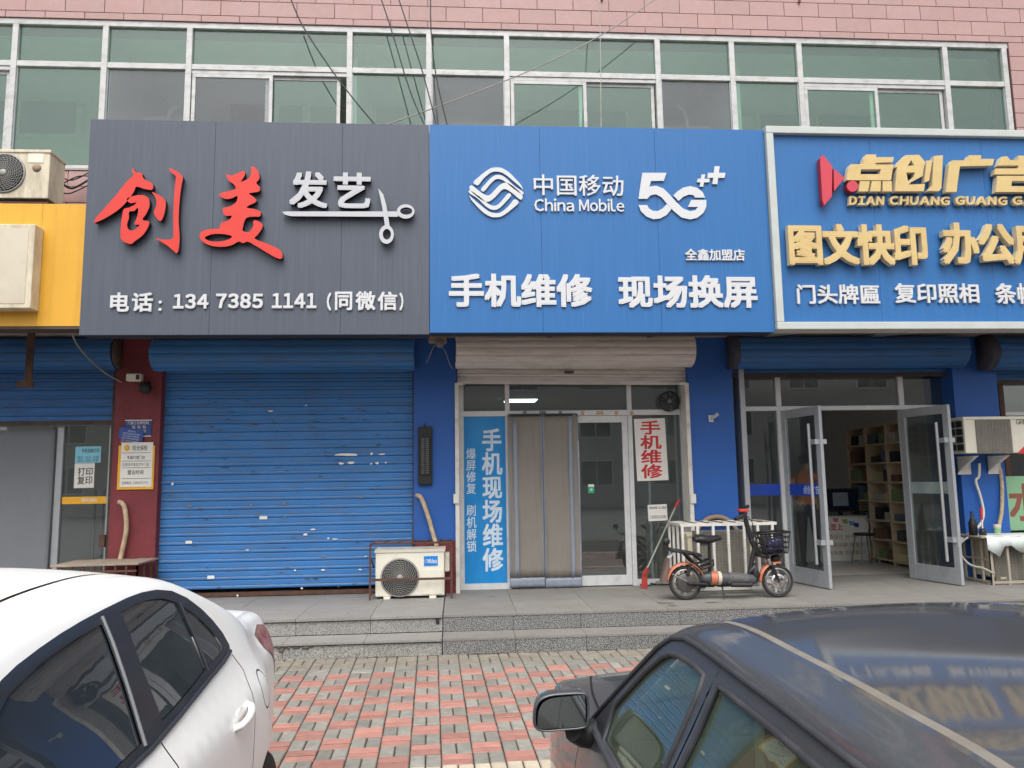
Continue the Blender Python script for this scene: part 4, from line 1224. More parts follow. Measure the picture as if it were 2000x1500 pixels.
# ================================================================== print shop front
ZB = (2.727, 1340, 640)
def br(x0, y0, x1, y1, Y): return zr(ZB, x0, y0, x1, y1, Y)
gx0, gx1 = at(1441, 900, YG).x, at(1866, 900, YG).x
hL, hR = 4.36, 6.02
zt2 = at(1640, 797, YG).z
t = thing('storefront', 'grey aluminium shop front with two glass doors swung open', 'shop front', ((gx0 + gx1) / 2, YG, ZP))
B().box(gx0 + .07, gx1 - .09, YG - .03, YG + .04, zt2 - .03, zt2 + .03).build('transom_bar', m_aluw, t, bevel=.004)
def post(x0, x1, z0, z1, m=m_alug, y0=None): B().box(x0, x1, y0 or YG - .034, YG + .044, z0, z1).build('post', m, t, bevel=.004)
post(gx0, gx0 + .07, ZP, 3.16, y0=9.9); post(gx1 - .09, gx1, ZP, 3.16, y0=9.9)
for x in (hL - .035, hR + .035):
    post(x - .035, x + .035, ZP, zt2 - .031, m_aluw); post(x - .035, x + .035, zt2 + .031, 3.16, m_aluw)
for a, b_, z0, z1 in ((gx0 + .07, hL - .07, ZP + .08, zt2 - .031), (gx0 + .07, hL - .07, zt2 + .031, 3.16), (hL, hR, zt2 + .031, 3.16), (hR + .07, gx1 - .09, zt2 + .031, 3.16), (hR + .07, gx1 - .09, ZP + .08, zt2 - .031)):
    B().box(a, b_, YG, YG + .008, z0, z1).build('pane', g_shop, t)
for a, b_ in ((gx0 + .07, hL - .07), (hR + .07, gx1 - .09)):
    B().box(a, b_, YG - .02, YG + .03, ZP, ZP + .079).build('bottom_rail', m_aluw, t)
zb0, zb1 = at(1475, 968, YG).z, at(1475, 946, YG).z
m_bl = M('blue_vinyl', rgb(30, 70, 170), .4)
B().box(gx0 + .07, hL - .07, YG - .003, YG - .0005, zb0, zb1).build('blue_band', m_bl, t)
B().box(hR + .07, gx1 - .09, YG - .003, YG - .0005, zb0, zb1).build('blue_band', m_bl, t)
# inner panelled dado behind the left pane
def leaf(hx, ang, name_label, sgn):
    """door leaf built along +x from its hinge, swung to the street"""
    W, T = .80, .045
    r = B()
    z0, z1 = ZP + .012, zt2 - .036
    l = thing('glass_door', name_label, 'door', (hx, YG - .02, z0), ang, 'open print shop doors')
    H = z1 - z0
    fb = B().box(0, .09, -T / 2, T / 2, 0, H).box(W - .09, W, -T / 2, T / 2, 0, H).box(.09, W - .09, -T / 2 + .001, T / 2 - .001, H - .11, H).box(.09, W - .09, -T / 2 + .001, T / 2 - .001, 0, .20)
    fb.build('door_frame', m_alug, l, True, bevel=.003)
    B().box(.0901, W - .0901, -.004, .004, .201, H - .111).build('pane', g_shop, l, True)
    za, zb_ = zb0 - z0, zb1 - z0
    bandm = m_bl if sgn < 0 else g_pale
    B().box(.0902, W - .0902, -.0062, -.0045, za, zb_).build('band', bandm, l, True)
    if sgn < 0:
        xw = [.50, .74]
        tb = B()
        for ch, me, fn in fit(layout('点创广告', .02, 0), .38, .70, za + .02, zb_ - .02, -.0068, 0): tb.mesh(me, fn)
        tb.build('printed_text', m_inkwhite, l, True)
    for s_ in (-1, 1):
        h = B().tube([(W - .13, s_ * .085, .28), (W - .13, s_ * .085, H - .22)], .019, 12)
        for z in (.55, H - .45): h.box(W - .145, W - .02, s_ * .02, s_ * .085, z - .03, z + .03)
        h.build('pull_handle', m_steel, l, True)
    return l
leaf(hL + .0, math.radians(-79), 'open left glass door with a dark blue lettered band and long steel handles', -1)
leaf(hR - .0, math.radians(-77), 'open right glass door with a frosted band and long steel handles', 1)

# ---- inside the print shop: counter, monitor, shelves, stool
Yc = 12.3
x0, x1, z0, z1 = rc(1585, 1008, 1700, 1136, Yc)
t = thing('service_counter', 'white counter with a printed front inside the print shop', 'counter', ((x0 + x1) / 2, Yc, ZP))
B().box(x0 - .2, x1, Yc, Yc + .55, ZP + .0, z1 - .03).build('counter_body', m_paper, t)
B().box(x0 - .22, x1 + .02, Yc - .02, Yc + .57, z1 - .029, z1).build('counter_top', m_aluw, t)
word(t, '务至上', br(735, 1045, 835, 1080, Yc), Yc - .002, 0, m_inkred, .03, False, 'printed_text')
word(t, '广告设计 标书装订', br(735, 1100, 950, 1125, Yc), Yc - .002, 0, M('tan_ink', rgb(170, 140, 90), .7), .01, False, 'printed_text')
word(t, 'LED显示屏 钛金字', br(735, 1145, 950, 1168, Yc), Yc - .002, 0, MATS['tan_ink'], .01, False, 'printed_text')
word(t, '名片写真 打印复印', br(735, 1188, 950, 1210, Yc), Yc - .002, 0, MATS['tan_ink'], .01, False, 'printed_text')
for i, (x, y, c_) in enumerate(((795, 1022, (226, 110, 130)), (845, 1030, (150, 180, 80)), (880, 1040, (110, 170, 200)), (905, 1050, (50, 80, 170)))):
    q = br(x - 16, y - 12, x + 16, y + 14, Yc)
    B().add([(q[0], Yc - .003, q[3]), (q[1], Yc - .003, q[3] - .01), (q[1] - .01, Yc - .003, q[2]), (q[0] + .02, Yc - .003, q[2] + .01)], [(0, 1, 2, 3)]).build('printed_flag', M('flag%d' % i, rgb(*c_), .7), t)
q = br(745, 1235, 985, 1290, Yc)
pts = [(q[0], q[2])]
rk = random.Random(2)
for k in range(24): pts.append((q[0] + (q[1] - q[0]) * k / 23, q[2] + (q[3] - q[2]) * rk.uniform(.1, 1)))
pts.append((q[1], q[2]))
B().mesh(shape_mesh([pts], 0), lambda p: Vector((p.x, Yc - .003, p.y))).build('printed_skyline', M('skyline_blue', rgb(60, 150, 200), .7), t)
x0, x1, z0, z1 = rc(1606, 954, 1677, 1003, Yc + .2)
t = thing('computer_monitor', 'black computer monitor on the print shop counter', 'monitor', ((x0 + x1) / 2, Yc + .2, z0))
B().cbox(x0, x1, Yc + .2, Yc + .24, z0 + .03, z1, .006).build('screen_case', m_blk, t)
B().box(x0 + .02, x1 - .02, Yc + .1975, Yc + .1995, z0 + .06, z1 - .02).build('screen', M('dark_screen', rgb(30, 42, 60), .15), t)
q = rc(1627, 962, 1657, 988, Yc + .19)
B().box(q[0], q[1], Yc + .195, Yc + .197, q[2], q[3]).build('note_on_screen', M('dim_note', rgb(140, 150, 160), .7), t)
B().box((x0 + x1) / 2 - .03, (x0 + x1) / 2 + .03, Yc + .22, Yc + .25, z0 - .04, z0 + .03).box((x0 + x1) / 2 - .1, (x0 + x1) / 2 + .1, Yc + .17, Yc + .3, z0 - .045, z0 - .03).build('stand', m_blk, t)
# shelves stand along the right-hand wall and open to the room
SX, SY0, SY1 = 6.62, 10.95, 12.75
z1 = at(1690, 838, SY1).z
t = thing('shelf_unit', 'pale wooden shelf unit full of boxes along the right wall of the print shop', 'shelf', (SX + .17, (SY0 + SY1) / 2, ZP))
B().box(SX + .35, SX + .37, SY0, SY1, ZP, z1).build('back_panel', m_wood, t)
nc, nr = 3, 7
cols_ = [SY0 + (SY1 - SY0) * k / nc for k in range(nc + 1)]
rws = [ZP + .06 + (z1 - ZP - .06) * k / nr for k in range(nr + 1)]
for c_ in cols_: B().box(SX, SX + .349, c_ - .012, c_ + .012, ZP, z1).build('upright', m_wood, t)
for r_ in rws:
    for a, b_ in zip(cols_, cols_[1:]): B().box(SX + .002, SX + .348, a + .0121, b_ - .0121, r_ - .012, r_ + .012).build('shelf_board', m_wood, t)
rk = random.Random(9)
GOODS = (('dark grey', (70, 72, 76)), ('off white', (180, 176, 168)), ('brown', (112, 82, 70)), ('slate blue', (84, 98, 116)), ('cream', (200, 190, 150)), ('black', (40, 44, 48)), ('green', (120, 140, 96)))
pal = [M('goods_' + n.replace(' ', '_'), rgb(*c_), .6) for n, c_ in GOODS]
NTH = ('lowest', 'second', 'third', 'fourth', 'fifth', 'sixth', 'top')
for r_ in range(nr):
    for c_ in range(nc):
        for s_ in range(2):
            ci = (r_ * 3 + c_ * 2 + s_ * 4) % 7
            wd_ = rk.uniform(.14, .24)
            y = cols_[c_] + .03 if s_ == 0 else cols_[c_ + 1] - .03 - wd_
            ht = rk.uniform(.10, (rws[1] - rws[0]) - .06) if r_ < nr - 1 else .16
            b = B().cbox(SX + rk.uniform(.02, .08), SX + .3, y, y + wd_, rws[r_] + .0125, rws[r_] + .0125 + ht, .003)
            tag(b.build('storage_box', pal[ci]), '%s box, %s side of %s shelf, %s column of the wooden shelf unit' % (GOODS[ci][0], ('near', 'far')[s_], NTH[r_], ('nearest', 'middle', 'farthest')[c_]), 'box', 'goods on the print shop shelves')
p = atz(1700, 1105, ZP)
t = thing('metal_stool', 'dark metal stool standing in front of the print shop shelves', 'stool', (p.x, 11.7, ZP))
B().lathe([(0, 0), (0, .15), (.03, .155), (.035, .14), (.035, 0)], (p.x, 11.7, ZP + .45), (0, 0, 1), 18).build('seat', m_blk, t)
for sx_, sy_ in ((-1, -1), (1, -1), (1, 1), (-1, 1)): B().tube([(p.x + sx_ * .09, 11.7 + sy_ * .09, ZP + .45), (p.x + sx_ * .15, 11.7 + sy_ * .15, ZP)], .011, 6).build('leg', m_gry, t)

# ================================================================== left neighbour's front
t = thing('storefront', 'aluminium glass front under the half lowered shutter at the left edge', 'shop front', (-5.6, YG, ZP))
zl = at(150, 832, YG).z
a1 = at(222, 950, YG).x; a0 = at(115, 950, YG).x
for x in (a1 - .03, a0): B().box(x - .04, x + .04, YG - .03, YG + .04, ZP, zl).build('post', m_alug, t, bevel=.004)
B().box(a0 + .041, a1 - .071, YG, YG + .008, ZP, zl).build('pane', g_shop, t)
B().box(a0 - 2.2, a0 - .041, YG, YG + .008, ZP, zl).build('pane', g_shop, t)
B().box(a0 - 2.2, a1, YG - .028, YG + .038, zl + .001, zl + .05).build('head_rail', m_alug, t)
x0, x1, z0, z1 = rc(118, 970, 215, 984, YG - .004)
B().box(a0 + .05, a1 - .08, YG - .004, YG - .001, z0, z1).build('yellow_band', m_yel, t)
word(t, '阳光保险', rc(160, 973, 190, 980, YG), YG - .0055, 0, m_paper, .02, False, 'printed_text')
for px in (182, 198):
    x = at(px, 1050, YG + .3).x
    B().tube([(x, YG + .3, ZP), (x, YG + .3, ZP + 1.35)], .018, 10).build('inner_handle', m_steel, t)
t = thing('grey_door_curtain', 'plain grey mesh curtain hanging in the left shop doorway', 'curtain', (a0 - .9, YG - .06, ZP))
cloth('curtain_sheet', a0 - 2.0, a0 - .05, ZP + .02, zl - .05, YG - .06, M('blue_grey_screen', rgb(120, 124, 128), .75, var=.05, bump=.2, bs=220), .01, 30, 20)
q = rc(147, 872, 197, 904, YG - .004)
t = card('cyan_notice', 'small pale blue printed notice on the left shop glass', 'notice', q, YG - .004, m_cyan, .01)
word(t, '手机自助打印', rc(160, 876, 194, 884, YG), YG - .0055, 0, m_ink, .015, False, 'printed_text')
word(t, '照片 证件 文档', rc(152, 891, 193, 896, YG), YG - .0055, 0, m_plaque, .0, False, 'printed_text')
word(t, '简历 合同 发票', rc(152, 897, 193, 902, YG), YG - .0055, 0, m_plaque, .0, False, 'printed_text')
q = rc(145, 905, 184, 953, YG - .008)
t = card('print_notice', 'white sheet with four black characters below the pale blue notice', 'notice', q, YG - .008, m_paper, .01)
word(t, '打印', rc(152, 913, 181, 929, YG - .009), YG - .0095, 0, m_ink, .015, False, 'printed_text')
word(t, '复印', rc(151, 930, 180, 946, YG - .009), YG - .0095, 0, m_ink, .015, False, 'printed_text')
# ================================================================== air conditioners and cages
def ac_unit(label, x0, x1, y0, y1, z0, z1, fan, m, square=False, badge=None, name='air_conditioner', feet=True):
    t = thing(name, label, 'air conditioner', ((x0 + x1) / 2, (y0 + y1) / 2, z0))
    B().cbox(x0, x1, y0, y1, z0 + .03, z1, .014).build('casing', m, t)
    B().cbox(x0 - .012, x1 + .012, y0 - .012, y1 + .01, z1 - .035, z1 + .004, .008).build('lid', m, t)
    if feet:
        for x in (x0 + .14, x1 - .14): B().cbox(x - .04, x + .04, y0 - .02, y1 + .02, z0, z0 + .029, .004).build('foot', m, t)
    cx, cz, r = fan
    if not square:
        B().lathe([(0, 0), (0, r), (.004, r), (.004, 0)], (cx, y0 - .003, cz), (0, 1, 0), 40).build('fan_opening', m_grille, t)
        B().lathe([(-.014, r * .97), (-.016, r * 1.03), (-.002, r * 1.06), (-.001, r * .97), (-.014, r * .97)], (cx, y0, cz), (0, 1, 0), 40).build('fan_rim', m_grillew, t)
        g_ = B()
        for k in range(1, 8):
            rr = r * (.18 + .80 * k / 8)
            g_.tube([(cx + rr * math.cos(a * math.pi / 20), y0 - .016 - .012 * (1 - (rr / r) ** 2), cz + rr * math.sin(a * math.pi / 20)) for a in range(40)], .003, 4, closed=True)
        for k in range(28):
            a0 = k * 2 * math.pi / 28
            pts = []
            for j in range(6):
                u = .2 + .78 * j / 5
                a = a0 + .9 * u
                pts.append((cx + r * u * math.cos(a), y0 - .019 - .012 * (1 - u * u), cz + r * u * math.sin(a)))
            g_.tube(pts, .0026, 4, caps=False)
        o = g_.build('fan_grille', m_grillew, t); o['kind'] = 'stuff'
        B().lathe([(0, 0), (.002, r * .17), (.012, r * .19), (.012, 0)], (cx, y0 - .036, cz), (0, 1, 0), 20).build('fan_cap', m_grillew, t)
        for k in range(3):
            a0 = k * 2.094 + .4
            vs = [(cx + r * u * math.cos(a0 + w_), y0 - .0045 - .001 * (w_ > .3), cz + r * u * math.sin(a0 + w_)) for u, w_ in ((.2, 0), (.9, .1), (.92, .9), (.5, .8), (.22, .6))]
            B().add(vs + [(v[0], v[1] - .002, v[2]) for v in vs], [(0, 1, 2, 3, 4), (9, 8, 7, 6, 5)] + [(i, 5 + i, 5 + (i + 1) % 5, (i + 1) % 5) for i in range(5)]).build('fan_blade', m_blk, t)
    else:
        hx, hz = r
        B().cbox(cx - hx, cx + hx, y0 - .014, y0 - .001, cz - hz, cz + hz, .006).build('fan_opening', M('coil_fins', rgb(124, 118, 106), .6, var=.2, vs=9) if 'coil_fins' not in MATS else MATS['coil_fins'], t)
        g_ = B()
        n = int(hz * 2 / .018)
        for k in range(1, n): g_.tube([(cx - hx, y0 - .017, cz - hz + k * 2 * hz / n), (cx + hx, y0 - .017, cz - hz + k * 2 * hz / n)], .002, 4, caps=False)
        n = int(hx * 2 / .04)
        for k in range(1, n): g_.tube([(cx - hx + k * 2 * hx / n, y0 - .019, cz - hz), (cx - hx + k * 2 * hx / n, y0 - .019, cz + hz)], .002, 4, caps=False)
        o = g_.build('fan_grille', m_grillew, t); o['kind'] = 'stuff'
    return t
# ---- unit on the platform by the salon shutter
y0 = 9.47
x0, x1 = at(733, 1120, y0).x, at(868, 1120, y0).x
z1 = at(800, 1073, y0).z
fp = at(781, 1128, y0)
t = ac_unit('white outdoor air conditioner on the platform with a round fan and a blue badge', x0, x1, y0, y0 + .32, ZP, z1, (fp.x, fp.z, .218), m_acw)
q = rc(828, 1086, 855, 1105, y0)
bd = B().cbox(q[0], q[1], y0 - .006, y0 - .001, q[2], q[3], .002).build('badge', M('badge_blue', rgb(20, 130, 214), .4), t)
word(bd, 'Midea', (q[0] + .045, q[1] - .012, q[2] + .03, q[3] - .03), y0 - .008, 0, m_paper, .02, False, 'printed_text')
B().tube([(q[0] + .028 + .016 * math.cos(a * .5), y0 - .0085, (q[2] + q[3]) / 2 + .016 * math.sin(a * .5)) for a in range(1, 12)], .0025, 4).build('badge_ring', m_paper, bd)
q = rc(826, 1112, 864, 1160, y0)
B().cbox(q[0], q[1], y0 - .008, y0 - .0005, q[2], q[3], .003).build('front_panel', m_acw, t)
B().cbox(x1 + .001, x1 + .06, y0 + .08, y0 + .26, z1 - .28, z1 - .06, .012).build('valve_cover', m_acw, t)
# rusty guard around it
t = thing('guard_frame', 'rusty welded steel guard around the white air conditioner', 'guard frame', ((x0 + x1) / 2, y0, ZP))
gx0_, gx1_, gy0, gy1, gz = x0 - .055, x1 + .085, y0 - .06, 9.84, at(800, 1066, y0).z + .02
for x in (gx0_, gx1_):
    B().bar((x, gy0, ZP), (x, gy0, gz), .022, .022, (0, 1, 0)).build('upright', m_rust, t)
    B().bar((x, gy0, gz), (x, gy1, gz), .022, .022).build('top_bar', m_rust, t)
    B().bar((x, gy0 + .012, gz - .14), (x, gy1, gz - .3), .014, .014).build('side_bar', m_rust, t)
    B().bar((x, gy0 + .012, ZP + .05), (x, gy1, ZP + .05), .014, .014).build('side_bar', m_rust, t)
for y in (gy0, gy0 + .14, gy1 - .02): B().bar((gx0_ - .01, y, gz + .012), (gx1_ + .01, y, gz + .012), .022, .012).build('top_bar', m_rust, t)
zm_ = at(800, 1131, gy0).z
B().bar((gx0_, gy0 - .013, zm_), (gx1_, gy0 - .013, zm_), .006, .028).build('front_bar', m_rust, t)
for k in range(1, 6):
    x = gx0_ + (gx1_ - gx0_) * k / 6
    B().bar((x, gy0, gz + .022), (x + .03, gy1, gz + .022), .012, .006).build('top_strap', m_rust, t)
# lagged pipe from the column
def hose(name, label, pxy, Y, r, m, cat='pipe'):
    Ys = Y if isinstance(Y, (list, tuple)) else [Y] * len(pxy)
    pts = [at(px, py, y) for (px, py), y in zip(pxy, Ys)]
    fine = []
    for i in range(len(pts) - 1):
        p0, p1, p2, p3 = pts[max(i - 1, 0)], pts[i], pts[i + 1], pts[min(i + 2, len(pts) - 1)]
        for j in range(6):
            u = j / 6
            fine.append(.5 * ((2 * p1) + (p2 - p0) * u + (2 * p0 - 5 * p1 + 4 * p2 - p3) * u * u + (3 * p1 - p0 - 3 * p2 + p3) * u ** 3))
    fine.append(pts[-1])
    o = B().tube([p for p in fine], r, 8).build(name, m)
    return tag(o, label, cat)
hose('lagged_pipe', 'taped air conditioner pipe hanging down the blue column to the white unit', [(812, 968), (822, 972), (835, 1005), (845, 1040), (853, 1066)], [9.88, 9.80, 9.78, 9.78, 9.76], .028, m_tape)
hose('lagged_pipe', 'taped pipe curving down the maroon column', [(233, 980), (243, 990), (247, 1030), (240, 1070), (233, 1100)], [9.86, 9.80, 9.79, 9.79, 9.78], .028, m_tape)
# ---- black slatted wall lamp on the blue column
x0, x1, z0, z1 = rc(816, 833, 844, 947, 9.78)
t = thing('wall_heater', 'long black slatted heater fixed upright on the blue column', 'heater', ((x0 + x1) / 2, 9.80, z0))
B().cbox(x0, x1, 9.79, 9.848, z0, z1, .015).build('housing', m_blk, t)
B().box(x0 + .04, x1 - .04, 9.785, 9.7895, z0 + .13, z1 - .14).build('glow_plate', M('dull_reflector', rgb(120, 120, 118), .4, .6), t)
n = 18
for k in range(n):
    z = z0 + .135 + (z1 - z0 - .28) * k / (n - 1)
    B().bar((x0 + .02, 9.776, z), (x1 - .02, 9.776, z), .012, .009).build('slat', m_blk, t)
B().bar(((x0 + x1) / 2, 9.768, z0 + .12), ((x0 + x1) / 2, 9.768, z1 - .12), .01, .014, (0, 1, 0)).build('spine', m_blk, t)
B().tube([((x0 + x1) / 2, 9.82, z1), ((x0 + x1) / 2, 9.83, z1 + .04)], .008, 6).build('cable_gland', m_blk, t)
# ---- white cage with a unit behind the bicycle
ZK = (5.5556, 1240, 960)
def kp(x, y, Y): return at(ZK[1] + x / ZK[0], ZK[2] + y / ZK[0], Y)
yc0, yc1 = 9.22, 9.78
cx0_, cx1_ = kp(520, 700, yc0).x, kp(1545, 700, yc0).x
cz1 = kp(1000, 355, yc0).z
t = thing('steel_cage', 'white barred steel cage around an air conditioner behind the electric bicycle', 'cage', ((cx0_ + cx1_) / 2, yc0, ZP))
for z in (ZP + .06, cz1):
    for a, b_ in (((cx0_, yc0, z), (cx1_, yc0, z)), ((cx0_, yc1, z), (cx1_, yc1, z)), ((cx0_, yc0, z), (cx0_, yc1, z)), ((cx1_, yc0, z), (cx1_, yc1, z))):
        B().bar(a, b_, .034, .034).build('rail', m_whpaint, t)
for x in (524, 690, 860, 1022, 1195, 1345, 1505):
    X = kp(x, 700, yc0).x
    B().bar((X, yc0 - .003, ZP + (.0 if x in (524, 1505) else .06)), (X, yc0 - .003, cz1), .03, .03, (0, 1, 0)).build('bar', m_whpaint, t)
for k in (1, 2, 3):
    y = yc0 + (yc1 - yc0) * k / 3
    B().bar((cx0_, y, ZP), (cx0_, y, cz1), .026, .026, (0, 1, 0)).build('bar', m_whpaint, t)
for k in range(1, 7):
    X = cx0_ + (cx1_ - cx0_) * k / 7
    B().bar((X, yc0, cz1 + .02), (X + .02, yc1, cz1 + .02), .014, .01).build('top_bar', m_rust, t)
ax0, ax1, az1 = kp(580, 700, 9.36).x, kp(1300, 700, 9.36).x, kp(900, 455, 9.36).z
fcx, fcz = (ax0 + ax1) / 2 + .0, kp(900, 690, 9.36).z
ac_unit('beige air conditioner with a square wire grille inside the white cage', ax0, ax1, 9.36, 9.66, ZP + .08, az1, (fcx, fcz, (.36, .30)), m_acold, True)
c = kp(890, 400, 9.80)
o = B().tube([(c.x + .27 * math.cos(a * math.pi / 24), 9.80, c.z - .12 + .27 * math.sin(a * math.pi / 24)) for a in range(48)], .028, 10, closed=True).build('spare_tyre', m_tan)
tag(o, 'tan ring shaped tyre leaning on the blue column behind the white cage', 'tyre')
# ---- lamp bracket on the second blue column
p = at(1389, 817, 9.84)
t = thing('wall_camera', 'small white camera stub on the blue column left of the open doors', 'camera', (p.x, 9.84, p.z))
B().cbox(p.x - .035, p.x + .03, 9.832, 9.849, p.z - .05, p.z + .04, .005).build('base_plate', m_aluw, t)
B().tube([(p.x, 9.835, p.z), (p.x + .0, 9.77, p.z + .0), (p.x + .05, 9.72, p.z + .045)], [.02, .018, .024], 10).build('camera_arm', m_aluw, t)
# ---- lamp and junction box under the first column's canopy
p = at(856, 672, 9.5)
t = thing('canopy_lamp', 'round dusty lamp with loose wires under the signs above the blue column', 'lamp', (p.x, 9.5, ZC))
B().cbox(p.x - .12, p.x + .1, 9.45, 9.6, p.z + .02, ZC - .001, .01).build('junction_box', m_tan, t)
B().lathe([(-.03, 0), (-.03, .045), (0, .055), (.05, .055), (.06, .02)], (p.x + .02, 9.44, p.z), (0, 1, 0), 18).lathe([(-.036, .0), (-.036, .03), (-.03, .03)], (p.x + .02, 9.44, p.z), (0, 1, 0), 14).build('lamp_head', m_gry, t)
for k, (dx, dz) in enumerate(((-.15, -.22), (.17, -.30), (-.05, -.1))):
    B().tube([(p.x, 9.5, p.z + .05), (p.x + dx * .5, 9.5, p.z + dz * .3), (p.x + dx * .8, 9.52, p.z + dz * .8), (p.x + dx, 9.6, p.z + dz)], .005, 5).build('loose_wire', m_wcable if k < 2 else m_cable, t)

# ================================================================== fixtures on the maroon column
Z7 = (2.0, 0, 380)
def sr(x0, y0, x1, y1, Y): return zr(Z7, x0, y0, x1, y1, Y)
def sp(x, y, Y): return at(x / 2, 380 + y / 2, Y)
p = sp(530, 715, 9.70)
t = thing('wall_spotlight', 'small white spotlight on the maroon column', 'spotlight', (p.x, 9.8, p.z))
b = B().cbox(p.x - .10, p.x + .07, 9.66, 9.76, p.z - .045, p.z + .045, .01)
b.build('lamp_body', m_acw, t); B().tube([(p.x - .02, 9.76, p.z), (p.x - .02, 9.849, p.z - .02)], .012, 8).build('arm', m_gry, t)
B().box(p.x + .02, p.x + .06, 9.655, 9.6595, p.z - .03, p.z + .03).build('lens', m_blk, t)
p = sp(566, 755, 9.72)
t = thing('dome_camera', 'black dome camera below the white spotlight', 'camera', (p.x, 9.75, p.z))
B().ball((p.x, 9.73, p.z), .075, .075, .075).build('dome', m_blk, t)
B().tube([(p.x, 9.75, p.z + .05), (p.x, 9.85, p.z + .08)], .02, 8).build('arm', m_blk, t)
t = thing('navy_plaque', 'upright navy blue plaque with white text on the maroon column', 'plaque', (sp(540, 915, 9.84).x, 9.84, sp(540, 945, 9.84).z))
q = sr(488, 880, 592, 946, 9.84)
B().cbox(q[0], q[1], 9.838, 9.848, q[2], q[3], .003).build('plate', m_plaque, t)
B().box(q[0], q[1], 9.8365, 9.8375, q[3] - .012, q[3]).box(q[0], q[1], 9.8365, 9.8375, q[2], q[2] + .012).build('white_edge', m_paper, t)
word(t, '门前三包责任制', sr(500, 886, 580, 898, 9.835), 9.836, 0, m_paper, .01, False, 'printed_text')
word(t, '包 包 包', sr(515, 902, 570, 914, 9.835), 9.836, 0, m_paper, .01, False, 'printed_text')
word(t, '卫 秩 绿', sr(518, 918, 570, 930, 9.835), 9.836, 0, m_paper, .01, False, 'printed_text')
q = sr(465, 908, 560, 966, 9.82)
t = thing('tilted_plaque', 'tilted blue plaque with fine white text overlapping the navy plaque', 'plaque', ((q[0] + q[1]) / 2, 9.82, q[2]))
cx, cz = (q[0] + q[1]) / 2, (q[2] + q[3]) / 2
b = B().cbox(q[0], q[1], 9.815, 9.822, q[2] + .02, q[3] - .02, .003)
m_plq2 = M('mid_blue_plaque', rgb(56, 80, 156), .4, var=.06)
def rotb(b, a):
    for v in b.v: v.x, v.z = cx + (v.x - cx) * math.cos(a) - (v.z - cz) * math.sin(a), cz + (v.x - cx) * math.sin(a) + (v.z - cz) * math.cos(a)
rotb(b, -.16); b.build('plate', m_plq2, t)
for k in range(6):
    b = B(); z = q[3] - .045 - k * .03
    for ch, me, fn in fit(layout('门前三包责任书内容规定' if k else '责任书', .0, 0), q[0] + (.04 if k else .1), q[1] - (.04 if k else .1), z - .02, z, 9.8135, 0): b.mesh(me, fn)
    rotb(b, -.16); b.build('printed_text', m_inkwhite, t)
q = sr(460, 980, 602, 1152, 9.835)
t = thing('insurance_notice', 'white notice with yellow border and black characters on the maroon column', 'notice', ((q[0] + q[1]) / 2, 9.84, q[2]))
B().cbox(q[0], q[1], 9.832, 9.848, q[2], q[3], .004).build('yellow_border', m_yel, t)
q = sr(470, 968, 594, 1142, 9.82)
B().box(q[0], q[1], 9.826, 9.831, q[2], q[3]).build('sheet', m_paper, t)
YN = 9.8245
word(t, '阳光保险', sr(518, 980, 576, 1000, YN), YN, 0, m_ink, .01, False, 'printed_text')
word(t, '专属代理门店', sr(496, 1020, 566, 1034, YN), YN, 0, m_ink, .01, False, 'printed_text')
word(t, '石家庄开发区牛牛门店', sr(478, 1048, 582, 1061, YN), YN, 0, m_ink, .0, False, 'printed_text')
word(t, '营业时间', sr(498, 1076, 560, 1094, YN), YN, 0, m_ink, .015, False, 'printed_text')
word(t, '咨询电话 13483971772', sr(476, 1120, 578, 1132, YN), YN, 0, m_ink, .0, False, 'printed_text')
p = sp(496, 990, YN); B().lathe([(0, 0), (0, .035), (.001, .035), (.001, 0)], (p.x, YN - .001, p.z), (0, 1, 0), 16).build('sun_mark', m_yel, t)
for y in (1008, 1040, 1066, 1108):
    q = sr(476, y, 588, y + 2, YN); B().box(q[0], q[1], YN - .0005, YN + .0005, q[2], q[3]).build('rule_line', m_gry, t)
hose('dangling_cable', 'grey cable drooping from the yellow signboard to the maroon column', [(137, 642), (150, 672), (175, 702), (205, 728), (238, 747)], [8.7, 9.0, 9.4, 9.7, 9.84], .009, m_wcable, 'cable')
# ---- boxed cage with boards by the left shop
y0 = 9.2
x0, x1 = at(98, 1110, y0).x, at(268, 1110, y0).x
z1 = at(190, 1106, y0).z
t = thing('boarded_cage', 'rusty cage with weathered boards on top, half hidden behind the white car', 'cage', ((x0 + x1) / 2, y0, ZP))
for k in range(4):
    a = x0 + (x1 - x0) * k / 4
    b = B().cbox(a + .004, a + (x1 - x0) / 4 - .004 + .02, y0 - .02, 9.8, z1 + .002 * k, z1 + .022 + .004 * (k % 2), .004)
    b.build('board', m_board, t)
for k in range(9):
    x = x0 + (x1 - x0) * k / 8
    B().bar((x, y0, ZP), (x, y0, z1 - .002), .018, .018, (0, 1, 0)).build('bar', m_rust, t)
for k in range(4):
    y = y0 + .6 * k / 3
    B().bar((x1, y, ZP), (x1, y, z1 - .002), .018, .018, (0, 1, 0)).build('bar', m_rust, t)
B().bar((x0, y0 - .002, z1 - .06), (x1, y0 - .002, z1 - .06), .02, .02).build('rail', m_rust, t)
